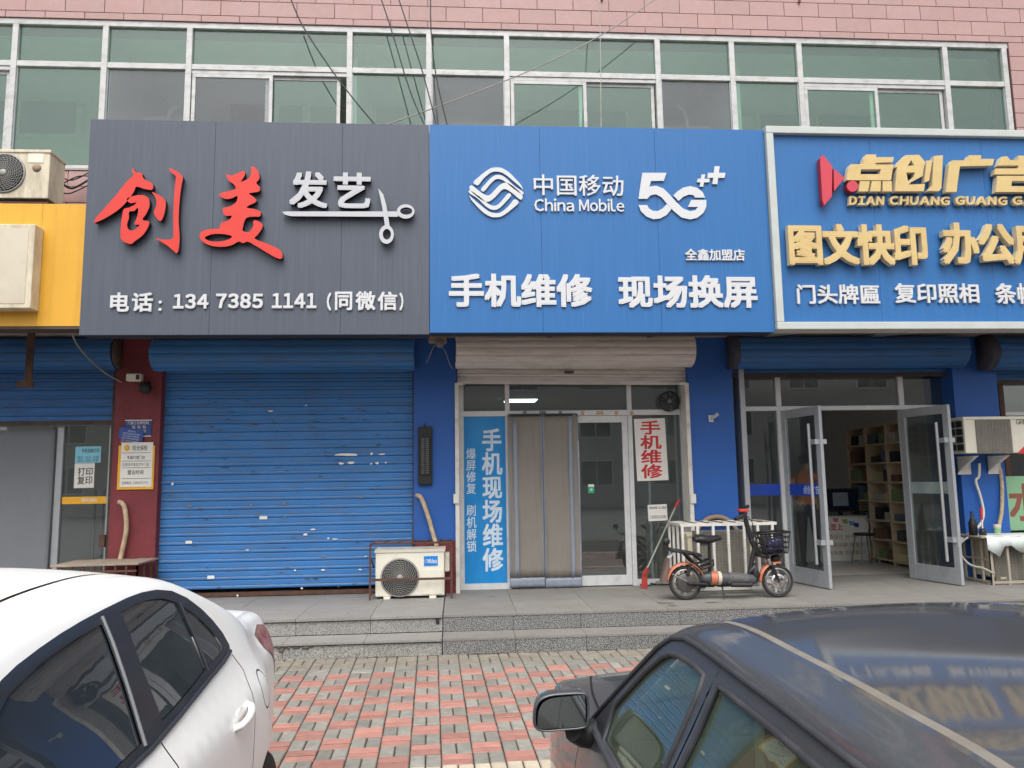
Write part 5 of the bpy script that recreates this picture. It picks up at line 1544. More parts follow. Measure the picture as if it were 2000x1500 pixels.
# ---- air conditioner above the yellow signboard
y0 = 9.15
x1 = at(96, 340, y0).x; x0 = x1 - .92
z0, z1 = at(50, 392, y0).z, at(50, 293, y0).z
fp = at(8, 338, y0)
t = ac_unit('aged beige air conditioner standing above the yellow signboard', x0, x1, y0, y0 + .36, z0, z1, (fp.x, fp.z, .235), m_acold, feet=False)
q = rc(55, 300, 86, 318, y0); B().cbox(q[0], q[1], y0 - .006, y0 - .001, q[2], q[3], .002).build('name_plate', m_acw, t)
q = at(72, 328, y0); B().lathe([(0, 0), (0, .05), (.003, .05)], (q.x, y0 - .004, q.z), (0, 1, 0), 20).build('round_badge', m_tan, t)
B().box(x0, x1, y0 + .02, YW - .001, z0 - .03, z0 - .002).build('bracket_shelf', m_rust, t)
for k, (a, b_, c) in enumerate((((118, 345), (140, 352), (172, 338)), ((118, 355), (140, 368), (172, 352)), ((112, 372), (135, 378), (172, 362)), ((116, 362), (150, 345), (172, 344)))):
    hose('tangled_wire', ('topmost', 'thick upper', 'lowest', 'slanting')[k] + ' black wire bundled between the old air conditioner and the charcoal signboard', [a, b_, c], [9.6, 9.7, 9.75], .008 if k != 1 else .014, m_cable, 'wire')
# ---- overhead cables
cab = [('pair of strands', [(565, -10), (592, 52), (650, 140), (700, 205), (735, 246)], .009, m_cable, 'leftmost dark overhead cable crossing the ribbon window'),
       ('', [(742, -10), (768, 70), (800, 175), (830, 246)], .008, m_cable, 'dark overhead cable, second from the left, slanting to the signboard joint'),
       ('', [(776, -10), (800, 62), (828, 150), (853, 246)], .008, m_cable, 'dark overhead cable, third from the left, beside the signboard joint'),
       ('', [(841, -10), (842, 62), (852, 150), (874, 246)], .008, m_cable, 'dark overhead cable falling steeply past the window post above the signboard joint'),
       ('', [(1292, -10), (1168, 72), (1030, 140), (850, 210), (756, 243)], .007, m_wcable, 'pale cable sweeping up to the right across the ribbon window'),
       ('', [(1171, -10), (1173, 120), (1174, 250)], .006, m_wcable, 'thin pale cable hanging straight down over the ribbon window')]
for n_, pl, r, m, lb in cab:
    hose('overhead_cable', lb, pl, [9.45 - .5 * k / (len(pl) - 1) for k in range(len(pl))], r, m, 'cable')

# ================================================================== right end: unit on brackets, cage, clutter
y0 = 9.45
x0 = at(1885, 860, y0).x; x1 = x0 + .84
z0, z1 = at(1960, 889, y0).z, at(1960, 814, y0).z
q = rc(1906, 819, 1975, 885, y0)
t = ac_unit('off white air conditioner on wall brackets with a square mesh grille at the right edge', x0, x1, y0, y0 + .33, z0, z1, ((q[0] + q[1]) / 2, (q[2] + q[3]) / 2, ((q[1] - q[0]) / 2, (q[3] - q[2]) / 2)), m_acw, True, feet=False)
for r_ in range(4):
    for c_ in range(2):
        B().cbox(x0 - .014, x0 - .001, y0 + .03 + c_ * .15, y0 + .15 + c_ * .15, z0 + .07 + r_ * .10, z0 + .15 + r_ * .10, .003).build('side_vent', m_grille, t)
q = rc(1981, 819, 2015, 829, y0)
word(t, 'GREE', (q[0] + .02, q[0] + .2, q[2], q[3]), y0 - .003, 0, m_ink, .01, False, 'printed_text')
q = rc(1985, 862, 2010, 886, y0)
B().add([(q[0], y0 - .003, q[2]), (q[1], y0 - .003, q[2]), (q[1], y0 - .003, q[3])], [(0, 1, 2)]).build('corner_mark', m_inkred, t)
for px, lb in ((1895, 'white triangular bracket under the left end of the mounted air conditioner'), (1955, 'white triangular bracket under the middle of the mounted air conditioner')):
    x = at(px, 900, 9.6).x
    b = B().add([(x - .02, 9.45, z0 - .002), (x - .02, 9.849, z0 - .002), (x - .02, 9.849, z0 - .22), (x - .02, 9.72, z0 - .14), (x + .02, 9.45, z0 - .002), (x + .02, 9.849, z0 - .002), (x + .02, 9.849, z0 - .22), (x + .02, 9.72, z0 - .14)], [(0, 1, 2, 3), (7, 6, 5, 4), (0, 4, 5, 1), (1, 5, 6, 2), (2, 6, 7, 3), (3, 7, 4, 0)])
    b.box(x - .02, x + .16, 9.83, 9.8485, z0 - .24, z0 - .01)
    tag(b.build('wall_bracket', m_whpaint), lb, 'bracket')
hose('drain_hose', 'white drain hose hanging below the mounted air conditioner', [(1913, 905), (1912, 930), (1906, 940), (1915, 970), (1921, 1000), (1917, 1020), (1908, 1032)], [9.75, 9.78, 9.8, 9.8, 9.78, 9.7, 9.6], .016, m_acw, 'hose')
y0 = 9.35
x0 = at(1880, 1100, y0 + .3).x
xf = at(1936, 1100, y0).x; x1 = xf + 1.2
z1 = at(1960, 1050, y0).z
t = thing('old_cage', 'weathered steel cage around an air conditioner at the right edge of the platform', 'cage', ((x0 + x1) / 2, y0, ZP))
for x in [xf + k * .22 for k in range(6)]: B().bar((x, y0, ZP), (x, y0, z1), .028, .028, (0, 1, 0)).build('bar', m_oldsteel, t)
for k in range(4):
    y = y0 + .5 * k / 3
    B().bar((xf - .001, y, ZP), (xf - .001, y, z1), .026, .026, (0, 1, 0)).build('bar', m_oldsteel, t)
for z in (ZP + .03, ZP + .3, z1 - .02):
    B().bar((xf, y0, z), (xf, y0 + .5, z), .024, .024).build('rail', m_oldsteel, t)
for z in (ZP + .03, z1 - .02): B().bar((xf, y0 - .003, z), (x1, y0 - .003, z), .024, .03).build('rail', m_oldsteel, t)
B().cbox(xf - .12, x1, y0 - .03, y0 + .5, z1, z1 + .018, .004).build('top_board', m_oldsteel, t)
ac_unit('dusty air conditioner inside the weathered cage at the right edge', xf + .08, xf + .95, y0 + .12, y0 + .42, ZP + .05, z1 - .04, (xf + .42, (ZP + z1) / 2, (.30, .26)), m_acold, True)
t = thing('plastic_tablecloth', 'white and green plastic cloth draped over the weathered cage', 'cloth', (xf + .5, y0, z1))
zt_ = z1 + .021
vs, fs = [], []
n = 16
m_cl = M('printed_oilcloth', rgb(214, 222, 220), .4, var=.04, dirt=rgb(110, 170, 90), damt=.75, ds=3.2, dthr=.56)
for i in range(n + 1):
    x = xf - .06 + 1.2 * i / n
    drop = .16 + .05 * math.sin(i * 1.3) + (.07 if i == 2 else 0)
    row = [(x, y0 + .4, zt_), (x, y0 - .02, zt_ + .002), (x, y0 - .045 - .01 * math.sin(i * 1.9), zt_ - .02), (x, y0 - .05 - .012 * math.sin(i * 1.9), zt_ - drop)]
    vs += row + [(p[0], p[1] + .003, p[2] - .003 * (j < 2)) for j, p in enumerate(row)]
for i in range(n):
    for j in range(3):
        a = i * 8 + j
        fs.append((a, a + 8, a + 9, a + 1)); fs.append((a + 4, a + 5, a + 13, a + 12))
    fs.append((i * 8 + 3, i * 8 + 11, i * 8 + 15, i * 8 + 7))
B().add(vs, fs, 0, True).build('cloth_sheet', m_cl, t)
p = at(1949, 1042, y0 + .1)
t = thing('paper_cup', 'green and white paper cup on the draped cage', 'cup', (p.x, y0 + .1, zt_))
B().lathe([(.003, 0), (.003, .032), (.13, .045), (.134, .047), (.134, .043), (.02, .03), (.02, 0)], (p.x, y0 + .1, zt_), (0, 0, 1), 20).build('cup', m_acw, t)
B().lathe([(.03, .0352), (.09, .0422)], (p.x, y0 + .1, zt_), (0, 0, 1), 20).build('green_print', m_greenb, t)
p = at(1903, 1035, y0 + .2)
t = thing('bottle', 'dark glass bottle behind the cloth on the weathered cage', 'bottle', (p.x, y0 + .2, z1))
xx = xf - .06
B().lathe([(0, 0), (0, .05), (.16, .05), (.22, .02), (.30, .018), (.30, 0)], (xx, y0 + .2, z1 + .019), (0, 0, 1), 18).build('bottle_body', m_blk, t)
p = at(1905, 1000, y0 + .12)
t = thing('toilet_brush', 'brush with a red handle standing on the weathered cage', 'brush', (xx + .07, y0 + .12, z1))
B().lathe([(0, 0), (0, .045), (.07, .04), (.09, .015), (.09, 0)], (xx + .07, y0 + .12, z1 + .019), (0, 0, 1), 14).build('brush_pot', m_blk, t)
B().tube([(xx + .07, y0 + .12, z1 + .1), (xx + .072, y0 + .12, z1 + .22)], .01, 8).build('shaft', m_acw, t)
B().tube([(xx + .072, y0 + .12, z1 + .22), (xx + .074, y0 + .12, z1 + .37)], [.016, .02], 8).build('handle', m_crim, t)
hose('looped_hose', 'grey hose looping off the weathered cage with a red tie', [(1890, 1050), (1876, 1062), (1878, 1085), (1895, 1103), (1920, 1110), (1942, 1121)], [9.5, 9.42, 9.38, 9.33, 9.3, 9.28], .014, m_wcable, 'hose')
# dark framed window and the green board at the right edge
xwn = at(1951, 800, YG - .05).x
t = thing('storefront', 'dark shop window with a rusty post at the right edge', 'shop front', (xwn + .8, YG, ZP))
z0, z1 = at(1975, 805, YG).z, at(1975, 740, YG).z
B().box(xwn, xwn + .07, YG - .08, YG + .04, ZP, 3.16).build('post', m_rust, t)
B().box(xwn + .071, xwn + 2, YG, YG + .008, z0, 3.15).build('pane', g_shop, t)
B().box(xwn + .071, xwn + 2, YG - .04, YG + .04, z0 - .05, z0 - .001).build('sill_bar', m_aluw, t)
B().box(xwn + .071, xwn + 2, YG + .01, YG + .03, ZP, z0 - .051).build('lower_panel', m_idark, t)
x0 = at(1964, 980, 9.95).x
z0, z1 = at(1985, 1036, 9.95).z, at(1985, 930, 9.95).z
t = thing('green_notice_board', 'pale green board with brown red characters at the right edge', 'notice board', (x0 + .5, 9.95, z0))
B().cbox(x0, x0 + 1.1, 9.95, 9.97, z0, z1, .003).build('board', m_greenb, t)
word(t, '水果', (x0 + .04, x0 + 1.0, z0 + .12, z1 - .1), 9.948, 0, M('brown_red_ink', rgb(142, 84, 70), .7), .035, False, 'printed_text')
hose('lagged_pipe', 'rusty lagged pipe running down beside the green board', [(1953, 915), (1957, 950), (1956, 1000), (1948, 1040)], [9.84, 9.82, 9.8, 9.75], .024, m_tape)

# ================================================================== electric bicycle
YK = 8.84
def K(x, y, dy=0.0):
    p = kp(x, y, YK)
    return Vector((p.x, YK + dy, p.z))
UN = (kp(725, 1000, YK) - kp(370, 1000, YK)).length / 355        # metres per zoom pixel
m_or = M('orange_paint', rgb(196, 114, 80), .35, coat=.5, var=.08, dirt=rgb(150, 96, 66), damt=.5, ds=14)
m_rub = M('tyre_rubber', rgb(44, 44, 46), .85, var=.2, vs=20, dirt=rgb(96, 90, 80), damt=.4, ds=10)
m_rim = M('cast_rim', rgb(150, 148, 144), .4, .7, var=.1)
m_chr = M('chrome', rgb(210, 210, 210), .2, 1.0)
t = thing('electric_bicycle', 'orange and black electric bicycle with a front basket parked on the platform', 'bicycle', tuple(Vector((K(1000, 1100).x, YK, ZP))))
def wheel(cx, cy, R, motor):
    c = K(cx, cy)
    c.z = ZP + R * UN + .002
    r = R * UN
    w = B().lathe([(-.012, r * .80), (-.026, r * .86), (-.028, r * .93), (-.016, r * .985), (0, r), (.016, r * .985), (.028, r * .93), (.026, r * .86), (.012, r * .80), (-.012, r * .80)], c, (0, 1, 0), 44).build('tyre', m_rub, t)
    B().lathe([(-.02, r * .72), (-.02, r * .82), (.02, r * .82), (.02, r * .72), (-.02, r * .72)], c, (0, 1, 0), 44).build('rim', m_rim, w)
    if motor:
        B().lathe([(-.045, 0), (-.045, r * .2), (-.036, r * .5), (-.03, r * .56), (.03, r * .56), (.036, r * .5), (.045, 0)], c, (0, 1, 0), 32).build('hub_motor', M('motor_grey', rgb(92, 90, 88), .5, .5, var=.2, vs=14) if 'motor_grey' not in MATS else MATS['motor_grey'], w)
        for k in range(10):
            a = k * math.pi / 5
            B().bar(c + Vector((r * .5 * math.cos(a), 0, r * .5 * math.sin(a))), c + Vector((r * .75 * math.cos(a + .1), 0, r * .75 * math.sin(a + .1))), .02, .02, (0, 1, 0)).build('spoke', m_rim, w)
    else:
        B().lathe([(-.03, 0), (-.03, r * .12), (.03, r * .12), (.03, 0)], c, (0, 1, 0), 20).build('hub', m_rim, w)
        for k in range(5):
            a = k * 2 * math.pi / 5 + .3
            B().bar(c + Vector((r * .08 * math.cos(a), 0, r * .08 * math.sin(a))), c + Vector((r * .76 * math.cos(a), 0, r * .76 * math.sin(a))), .02, .034, Vector((-math.sin(a), 0, math.cos(a)))).build('spoke', m_rim, w)
        B().lathe([(-.034, r * .30), (-.034, r * .46), (-.031, r * .46), (-.031, r * .30), (-.034, r * .30)], c, (0, 1, 0), 28).build('brake_disc', m_chr, w)
    return c
cr = wheel(548, 1000, 178, True)
cf = wheel(1547, 985, 172, False)
def fender(c, a0, a1, R, name):
    b = B()
    n = 16
    vs, fs = [], []
    for i in range(n + 1):
        a = math.radians(a0 + (a1 - a0) * i / n)
        for j, (yy, rr) in enumerate(((-.045, R - .022), (-.03, R - .004), (0, R + .004), (.03, R - .004), (.045, R - .022))):
            vs.append((c.x + rr * math.cos(a), c.y + yy, c.z + rr * math.sin(a)))
    for i in range(n):
        for j in range(4): fs.append((i * 5 + j, i * 5 + j + 1, (i + 1) * 5 + j + 1, (i + 1) * 5 + j))
    o = b.add(vs, fs, 0, True).build(name, m_or, t)
    md = o.modifiers.new('thick', 'SOLIDIFY'); md.thickness = .003
fender(cr, 175, 10, .228, 'rear_fender'); fender(cf, 182, 78, .222, 'front_fender')
def tb(name, pts, r, m, par=t, n=10): return B().tube(pts, r, n).build(name, m, par)
# battery tube with coloured bands
tb('battery_tube', [K(728, 890), K(745, 925), K(800, 935), K(1000, 945), K(1250, 955), K(1300, 950)], [.035, .072, .076, .07, .066, .05], M('battery_shell', rgb(72, 74, 78), .5, var=.2, vs=12), n=16)
tb('orange_band', [K(815, 936), K(880, 940)], [.0795, .0785], m_or, n=18); tb('cream_band', [K(888, 940), K(925, 942)], [.078, .0765], m_pcream, n=18)
tb('shrink_wrap', [K(1010, 945), K(1210, 955)], [.075, .071], M('torn_wrap', rgb(84, 84, 82), .6, var=.4, vs=30), n=14)
tb('frame_tube', [K(1310, 560), K(1275, 720), K(1250, 860), K(1220, 980), K(1100, 1005), K(780, 1000), K(600, 1000)], .027, m_blk)
tb('front_apron', [K(1240, 880), K(1290, 820), K(1310, 900), K(1295, 990)], [.03, .05, .055, .035], m_blk)
tb('footrest', [K(1010, 1000, -.1), K(1230, 1000, -.1)], .026, m_blk); tb('footrest', [K(1010, 1000, .1), K(1230, 1000, .1)], .026, m_blk)
tb('crank', [K(1000, 975, -.09), K(1005, 985, .09)], .012, m_chr)
tb('steering_column', [K(1185, 230), K(1200, 300), K(1230, 420), K(1275, 540), K(1315, 640), K(1345, 690)], [.023, .026, .03, .034, .034, .03], m_blk)
tb('folding_clamp', [K(1255, 525), K(1300, 525)], .032, m_gry)
for s_ in (-.05, .05):
    tb('fork_leg', [K(1410, 700, s_), K(1440, 740, s_), K(1500, 860, s_), Vector((cf.x, YK + s_, cf.z))], [.018, .02, .017, .014], m_blk if s_ < 0 else m_gry)
    tb('fork_chrome', [K(1430, 720, s_ * 1.02), K(1452, 790, s_ * 1.02)], .021, m_chr)
    tb('swing_arm', [Vector((cr.x, YK + s_ * 1.5, cr.z)), K(760, 1000, s_)], .016, m_blk)
    tb('shock_absorber', [K(560, 900, s_), K(590, 780, s_)], .02, m_blk)
tb('fork_crown', [K(1345, 690, -.06), K(1420, 700, -.06)], .02, m_blk); tb('fork_crown', [K(1345, 690, .05), K(1420, 700, .05)], .02, m_blk)
tb('head_tube', [K(1345, 690, -.07), K(1345, 690, .07)], .022, m_blk)
tb('handlebar', [K(1010, 275, -.3), K(1080, 250, -.26), K(1170, 232, -.12), K(1190, 225, 0), K(1230, 215, .12), K(1280, 190, .26), K(1330, 172, .3)], .013, m_blk)
tb('hand_grip', [K(988, 284, -.31), K(1075, 252, -.265)], .021, m_blk); tb('hand_grip', [K(1285, 188, .265), K(1335, 170, .31)], .021, m_blk)
tb('brake_lever', [K(1150, 245, -.14), K(1110, 262, -.2), K(1085, 282, -.26)], .006, m_gry)
tb('brake_cable', [K(1210, 260, -.02), K(1260, 330, -.04), K(1275, 420, -.04), K(1300, 520, -.04)], .005, m_cable)
p = K(1180, 208); B().cbox(p.x - .06, p.x + .05, YK - .05, YK + .06, p.z - .012, p.z + .02, .008).build('display', M('red_cap', rgb(190, 64, 52), .4), t)
# saddle
vs, fs = [], []
prof = [(638, 490, 60, .075), (660, 466, 92, .11), (720, 462, 106, .115), (780, 474, 100, .10), (840, 476, 84, .07), (900, 474, 64, .05), (934, 490, 34, .03)]
n = 14
for x, y, h, wd_ in prof:
    c = K(x, y + h / 2)
    for k in range(n):
        a = 2 * math.pi * k / n
        vs.append((c.x, YK + wd_ * math.cos(a), c.z + h * UN / 2 * math.sin(a) * (1 if math.sin(a) > 0 else .9)))
for i in range(len(prof) - 1):
    for k in range(n): fs.append((i * n + k, i * n + (k + 1) % n, (i + 1) * n + (k + 1) % n, (i + 1) * n + k))
fs.append(tuple(range(n))); fs.append(tuple((len(prof) - 1) * n + k for k in range(n)))
B().add(vs, fs, 0, True).build('saddle', m_blk, t)
tb('saddle_rail', [K(710, 575), K(800, 585), K(820, 560)], .012, m_gry)
tb('seat_post', [K(805, 565), K(812, 800), K(815, 900)], [.016, .02, .022], m_blk)
# rear seat and rack
vs, fs = [], []
prof = [(345, 606, 20, .05), (380, 606, 36, .085), (480, 625, 44, .09), (600, 645, 46, .085), (700, 668, 42, .07), (716, 680, 24, .05)]
for x, y, h, wd_ in prof:
    c = K(x, y + h / 2)
    for k in range(n):
        a = 2 * math.pi * k / n
        vs.append((c.x, YK + wd_ * math.cos(a), c.z + h * UN / 2 * math.sin(a)))
for i in range(len(prof) - 1):
    for k in range(n): fs.append((i * n + k, i * n + (k + 1) % n, (i + 1) * n + (k + 1) % n, (i + 1) * n + k))
fs.append(tuple(range(n))); fs.append(tuple((len(prof) - 1) * n + k for k in range(n)))
B().add(vs, fs, 0, True).build('rear_seat', m_blk, t)
for s_ in (-.08, .08):
    tb('rack_tube', [K(400, 640, s_), K(520, 650, s_), K(600, 740, s_), K(700, 832, s_), K(830, 790, s_), K(828, 735, s_), K(690, 790, s_)], .014, m_blk)
    tb('rack_strut', [K(610, 660, s_), K(720, 750, s_), K(800, 770, s_)], .010, m_blk)
tb('mirror_stem', [K(372, 655, -.1), K(335, 620, -.14), K(310, 570, -.16)], .006, m_blk)
p = K(302, 530, -.16); B().ball((p.x, p.y, p.z), .042, .03, .042).build('mirror', m_blk, t)
# plate and mud flap
b = B().bar(K(360, 720), K(420, 645), .13, .004, (0, 0, 1)); b.build('number_plate', m_paper, t)
p, q = K(365, 730), K(285, 975)
b = B().add([(p.x - .03, YK - .05, p.z), (p.x + .005, YK - .05, p.z), (q.x + .055, YK - .045, q.z), (q.x - .01, YK - .045, q.z), (p.x - .03, YK + .05, p.z), (p.x + .005, YK + .05, p.z), (q.x + .055, YK + .045, q.z), (q.x - .01, YK + .045, q.z)], [(0, 1, 2, 3), (7, 6, 5, 4), (0, 4, 5, 1), (1, 5, 6, 2), (2, 6, 7, 3), (3, 7, 4, 0)])
b.build('mud_flap', M('grubby_flap', rgb(110, 90, 84), .7, var=.25), t)
# kickstand, brake rods
tb('kickstand', [K(945, 1010), K(942, 1080, -.05), K(945, 1145, -.09)], .010, m_blk)
tb('brake_rod', [K(385, 885, -.07), K(470, 925, -.07), K(545, 965, -.07)], .006, m_chr); tb('brake_rod', [K(1385, 915, -.07), K(1535, 1000, -.07)], .006, m_chr)
tb('motor_cable', [K(590, 985, -.06), K(660, 1045, -.06), K(740, 1040, -.05), K(790, 1000, -.03)], .007, m_cable)
# headlight
p = K(1525, 725); B().ball((p.x, p.y, p.z), .06, .045, .045).build('headlight', m_blk, t)
# basket: lattice of plastic slats
def bk(u, v, s): # u along, v height 0..1, s side
    tl, tr, bl, br_ = K(1325, 455), K(1632, 430), K(1405, 680), K(1620, 655)
    top = tl.lerp(tr, u); bot = bl.lerp(br_, u)
    p = bot.lerp(top, v)
    return Vector((p.x, YK + s * (.10 + .03 * v), p.z))
bs_ = B()
for v in (0, .25, .5, .75):
    for s_ in (-1, 1): bs_.bar(bk(0, v, s_), bk(1, v, s_), .012, .007, (0, 1, 0))
    for u in (0, 1): bs_.bar(bk(u, v, -1), bk(u, v, 1), .012, .007, (1, 0, 0))
for k in range(8):
    for s_ in (-1, 1): bs_.bar(bk(k / 7, 0, s_), bk(k / 7, 1, s_), .01, .006, (0, 1, 0))
for k in range(1, 5):
    for u in (0, 1): bs_.bar(bk(u, 0, -1 + k * .4), bk(u, 1, -1 + k * .4), .01, .006, (1, 0, 0))
bo = bs_.build('basket', m_blk, t); bo['kind'] = 'stuff'
rim = [bk(0, 1, -1), bk(1, 1, -1), bk(1, 1, 1), bk(0, 1, 1)]
B().tube(rim, .012, 8, closed=True).build('basket_rim', m_blk, bo)
B().add([bk(0, .0, -1), bk(1, .0, -1), bk(1, .0, 1), bk(0, .0, 1)], [(0, 1, 2, 3)]).build('basket_floor', m_blk, bo)
b = B(); rk = random.Random(4)
for k in range(10): c = bk(rk.uniform(.2, .8), rk.uniform(.15, .6), rk.uniform(-.5, .5)); b.ball(tuple(c), .06, .06, .05, 9, 6)
o = b.build('plastic_bag', M('navy_bag', rgb(44, 46, 86), .4, var=.3, vs=12, bump=.6, bs=14)); tag(o, 'crumpled navy bag inside the bicycle basket', 'bag')

# ================================================================== person inside the print shop
def person(loc, rz):
    V_, E_, R_ = [], [], []
    def v(p, r, par=None):
        V_.append(Vector(p)); R_.append(r if isinstance(r, tuple) else (r, r))
        if par is not None: E_.append((par, len(V_) - 1))
        return len(V_) - 1
    pel = v((0, 0, .93), (.155, .11))
    ab = v((0, .01, 1.06), (.15, .105), pel); ch = v((0, .01, 1.25), (.165, .11), ab); up = v((0, 0, 1.38), (.12, .085), ch)
    nk = v((0, -.01, 1.47), (.055, .055), up); h1 = v((0, -.02, 1.55), (.075, .085), nk); h2 = v((0, -.02, 1.64), (.075, .09), h1); v((0, -.01, 1.70), (.05, .06), h2)
    v((0, -.115, 1.585), .012, h1)
    for s_ in (-1, 1):
        sh_ = v((s_ * .17, 0, 1.37), (.06, .06), up); el = v((s_ * .235, .05, 1.10), .042, sh_); wr = v((s_ * .17, -.17, 1.02), .028, el); pm_ = v((s_ * .14, -.23, 1.03), (.035, .018), wr)
        for k in range(4): f1 = v((s_ * (.12 + .018 * k), -.275, 1.03 + .004 * k), .009, pm_); v((s_ * (.115 + .016 * k), -.30, 1.01 + .004 * k), .008, f1)
        th = v((s_ * .10, -.23, 1.045), .010, pm_); v((s_ * .085, -.26, 1.05), .008, th)
        hp = v((s_ * .09, 0, .86), (.095, .10), pel); kn = v((s_ * .10, -.02, .48), .06, hp); an = v((s_ * .105, .02, .10), .042, kn); ft = v((s_ * .11, -.06, .05), (.045, .04), an); v((s_ * .115, -.16, .035), (.04, .025), ft)
    me = bpy.data.meshes.new('person'); me.from_pydata(V_, E_, [])
    o = bpy.data.objects.new('person', me); TS.collection.objects.link(o)
    sk = o.modifiers.new('skin', 'SKIN'); sk.use_smooth_shade = True
    for i, d in enumerate(me.skin_vertices[0].data):
        d.radius = R_[i]; d.use_root = (i == 0)
    ss = o.modifiers.new('sub', 'SUBSURF'); ss.levels = 2; ss.render_levels = 2
    m2 = evaluated(o)
    bpy.data.objects.remove(o)
    for m in (M('skin_tone', rgb(196, 146, 118), .6), M('orange_shirt', rgb(232, 132, 58), .8, var=.1), M('dark_trousers', rgb(40, 42, 50), .85)): m2.materials.append(m)
    for p in m2.polygons:
        c = p.center
        p.use_smooth = True
        arm = abs(c.x) > .15 or c.y < -.14
        p.material_index = 2 if c.z < .95 and not (arm and c.z > .9) else (0 if c.z > 1.44 or (c.z < 1.18 and arm and c.z > .9) else 1)
    o = bpy.data.objects.new('person', m2); COL.objects.link(o)
    o.location = loc; o.rotation_euler = (0, 0, rz)
    h = B().lathe([(0, .0), (.0, .093), (.06, .098), (.11, .085), (.145, .045), (.155, 0)], (0, .0, 1.575), (0, 0, 1), 20)
    h.v = [Vector((v_.x, v_.y * 1.12 + .005 if v_.y > -.03 else v_.y * .95, v_.z)) for v_ in h.v]
    h.build('hair', m_blk, o, True)
    return o
px = at(1578, 1000, 11.5).x
o = person((px, 11.5, ZP - .004), math.radians(140))
tag(o, 'person in orange shirt and dark trousers inside the print shop behind the left door', 'person')
# ================================================================== cars
def interp(tab, x):
    if x <= tab[0][0]: return tab[0][1]
    for (a, b_), (c, d) in zip(tab, tab[1:]):
        if x <= c: return b_ + (d - b_) * (x - a) / (c - a)
    return tab[-1][1]
def smooth_tab(tab, n=8):
    """Catmull-Rom through a table so that profiles have no kinks"""
    out = []
    for i in range(len(tab) - 1):
        p0, p1, p2, p3 = tab[max(i - 1, 0)], tab[i], tab[i + 1], tab[min(i + 2, len(tab) - 1)]
        for j in range(n):
            u = j / n
            # monotone in x: interpolate x linearly, y with cubic
            h = p2[0] - p1[0]
            m1 = (p2[1] - p0[1]) / max(p2[0] - p0[0], 1e-6) * h
            m2 = (p3[1] - p1[1]) / max(p3[0] - p1[0], 1e-6) * h
            y = (2 * u ** 3 - 3 * u * u + 1) * p1[1] + (u ** 3 - 2 * u * u + u) * m1 + (-2 * u ** 3 + 3 * u * u) * p2[1] + (u ** 3 - u * u) * m2
            out.append((p1[0] + h * u, y))
    out.append(tab[-1])
    return out
def inside(p, poly):
    x, y = p; r = False
    j = len(poly) - 1
    for i in range(len(poly)):
        xi, yi = poly[i]; xj, yj = poly[j]
        if (yi > y) != (yj > y) and x < (xj - xi) * (y - yi) / (yj - yi) + xi: r = not r
        j = i
    return r
def dense(poly, d, closed=True):
    out = []
    m = len(poly)
    for i in range(m if closed else m - 1):
        a, b_ = poly[i], poly[(i + 1) % m]
        k = max(1, int(math.hypot(b_[0] - a[0], b_[1] - a[1]) / d))
        for j in range(k): out.append((a[0] + (b_[0] - a[0]) * j / k, a[1] + (b_[1] - a[1]) * j / k))
    if not closed: out.append(poly[-1])
    return out
def buffer_line(pl, w):
    """thin closed polygon around a polyline"""
    L_, R_ = [], []
    for i, p in enumerate(pl):
        a, b_ = pl[max(i - 1, 0)], pl[min(i + 1, len(pl) - 1)]
        d = Vector((b_[0] - a[0], b_[1] - a[1])).normalized()
        L_.append((p[0] - d.y * w / 2, p[1] + d.x * w / 2)); R_.append((p[0] + d.y * w / 2, p[1] - d.x * w / 2))
    return L_ + R_[::-1]
def patchwork(outline, holes, regions, cell, lines=()):
    """triangulate a flat domain so that mesh lines follow every region outline; returns {region: (verts, tris)}"""
    polys = [dense(outline, cell)] + [dense(h, cell * .7) for h in holes] + [dense(p, cell * .6) for _, p in regions]
    vs, es = [], []
    for pl in polys:
        k = len(vs); vs += [Vector(p) for p in pl]
        es += [(k + i, k + (i + 1) % len(pl)) for i in range(len(pl))]
    for pl in lines:
        k = len(vs); vs += [Vector(p) for p in pl]
        es += [(k + i, k + i + 1) for i in range(len(pl) - 1)]
    xs = [p[0] for p in outline]; ys = [p[1] for p in outline]
    x = min(xs) + cell * .5; row = 0
    while x < max(xs):
        y = min(ys) + cell * (.25 + .5 * (row % 2))
        while y < max(ys):
            if inside((x, y), outline): vs.append(Vector((x, y)))
            y += cell
        x += cell * .87; row += 1
    V_, _, F_, _, _, _ = delaunay_2d_cdt(vs, es, [], 0, 1e-5)
    res = {}
    boxes = [(min(p[0] for p in pl), max(p[0] for p in pl), min(p[1] for p in pl), max(p[1] for p in pl)) for _, pl in regions]
    for f in F_:
        c = sum((V_[i] for i in f), Vector((0, 0))) / len(f)
        c = (c.x, c.y)
        if not inside(c, outline) or any(inside(c, h) for h in holes): continue
        nm = 'body'
        for (n_, p), bx in zip(regions, boxes):
            if bx[0] <= c[0] <= bx[1] and bx[2] <= c[1] <= bx[3] and inside(c, p): nm = n_; break
        vv, ff, mp = res.setdefault(nm, ([], [], {}))
        t = []
        for i in f:
            if i not in mp: mp[i] = len(vv); vv.append((V_[i].x, V_[i].y))
            t.append(mp[i])
        ff.append(tuple(t))
    return res
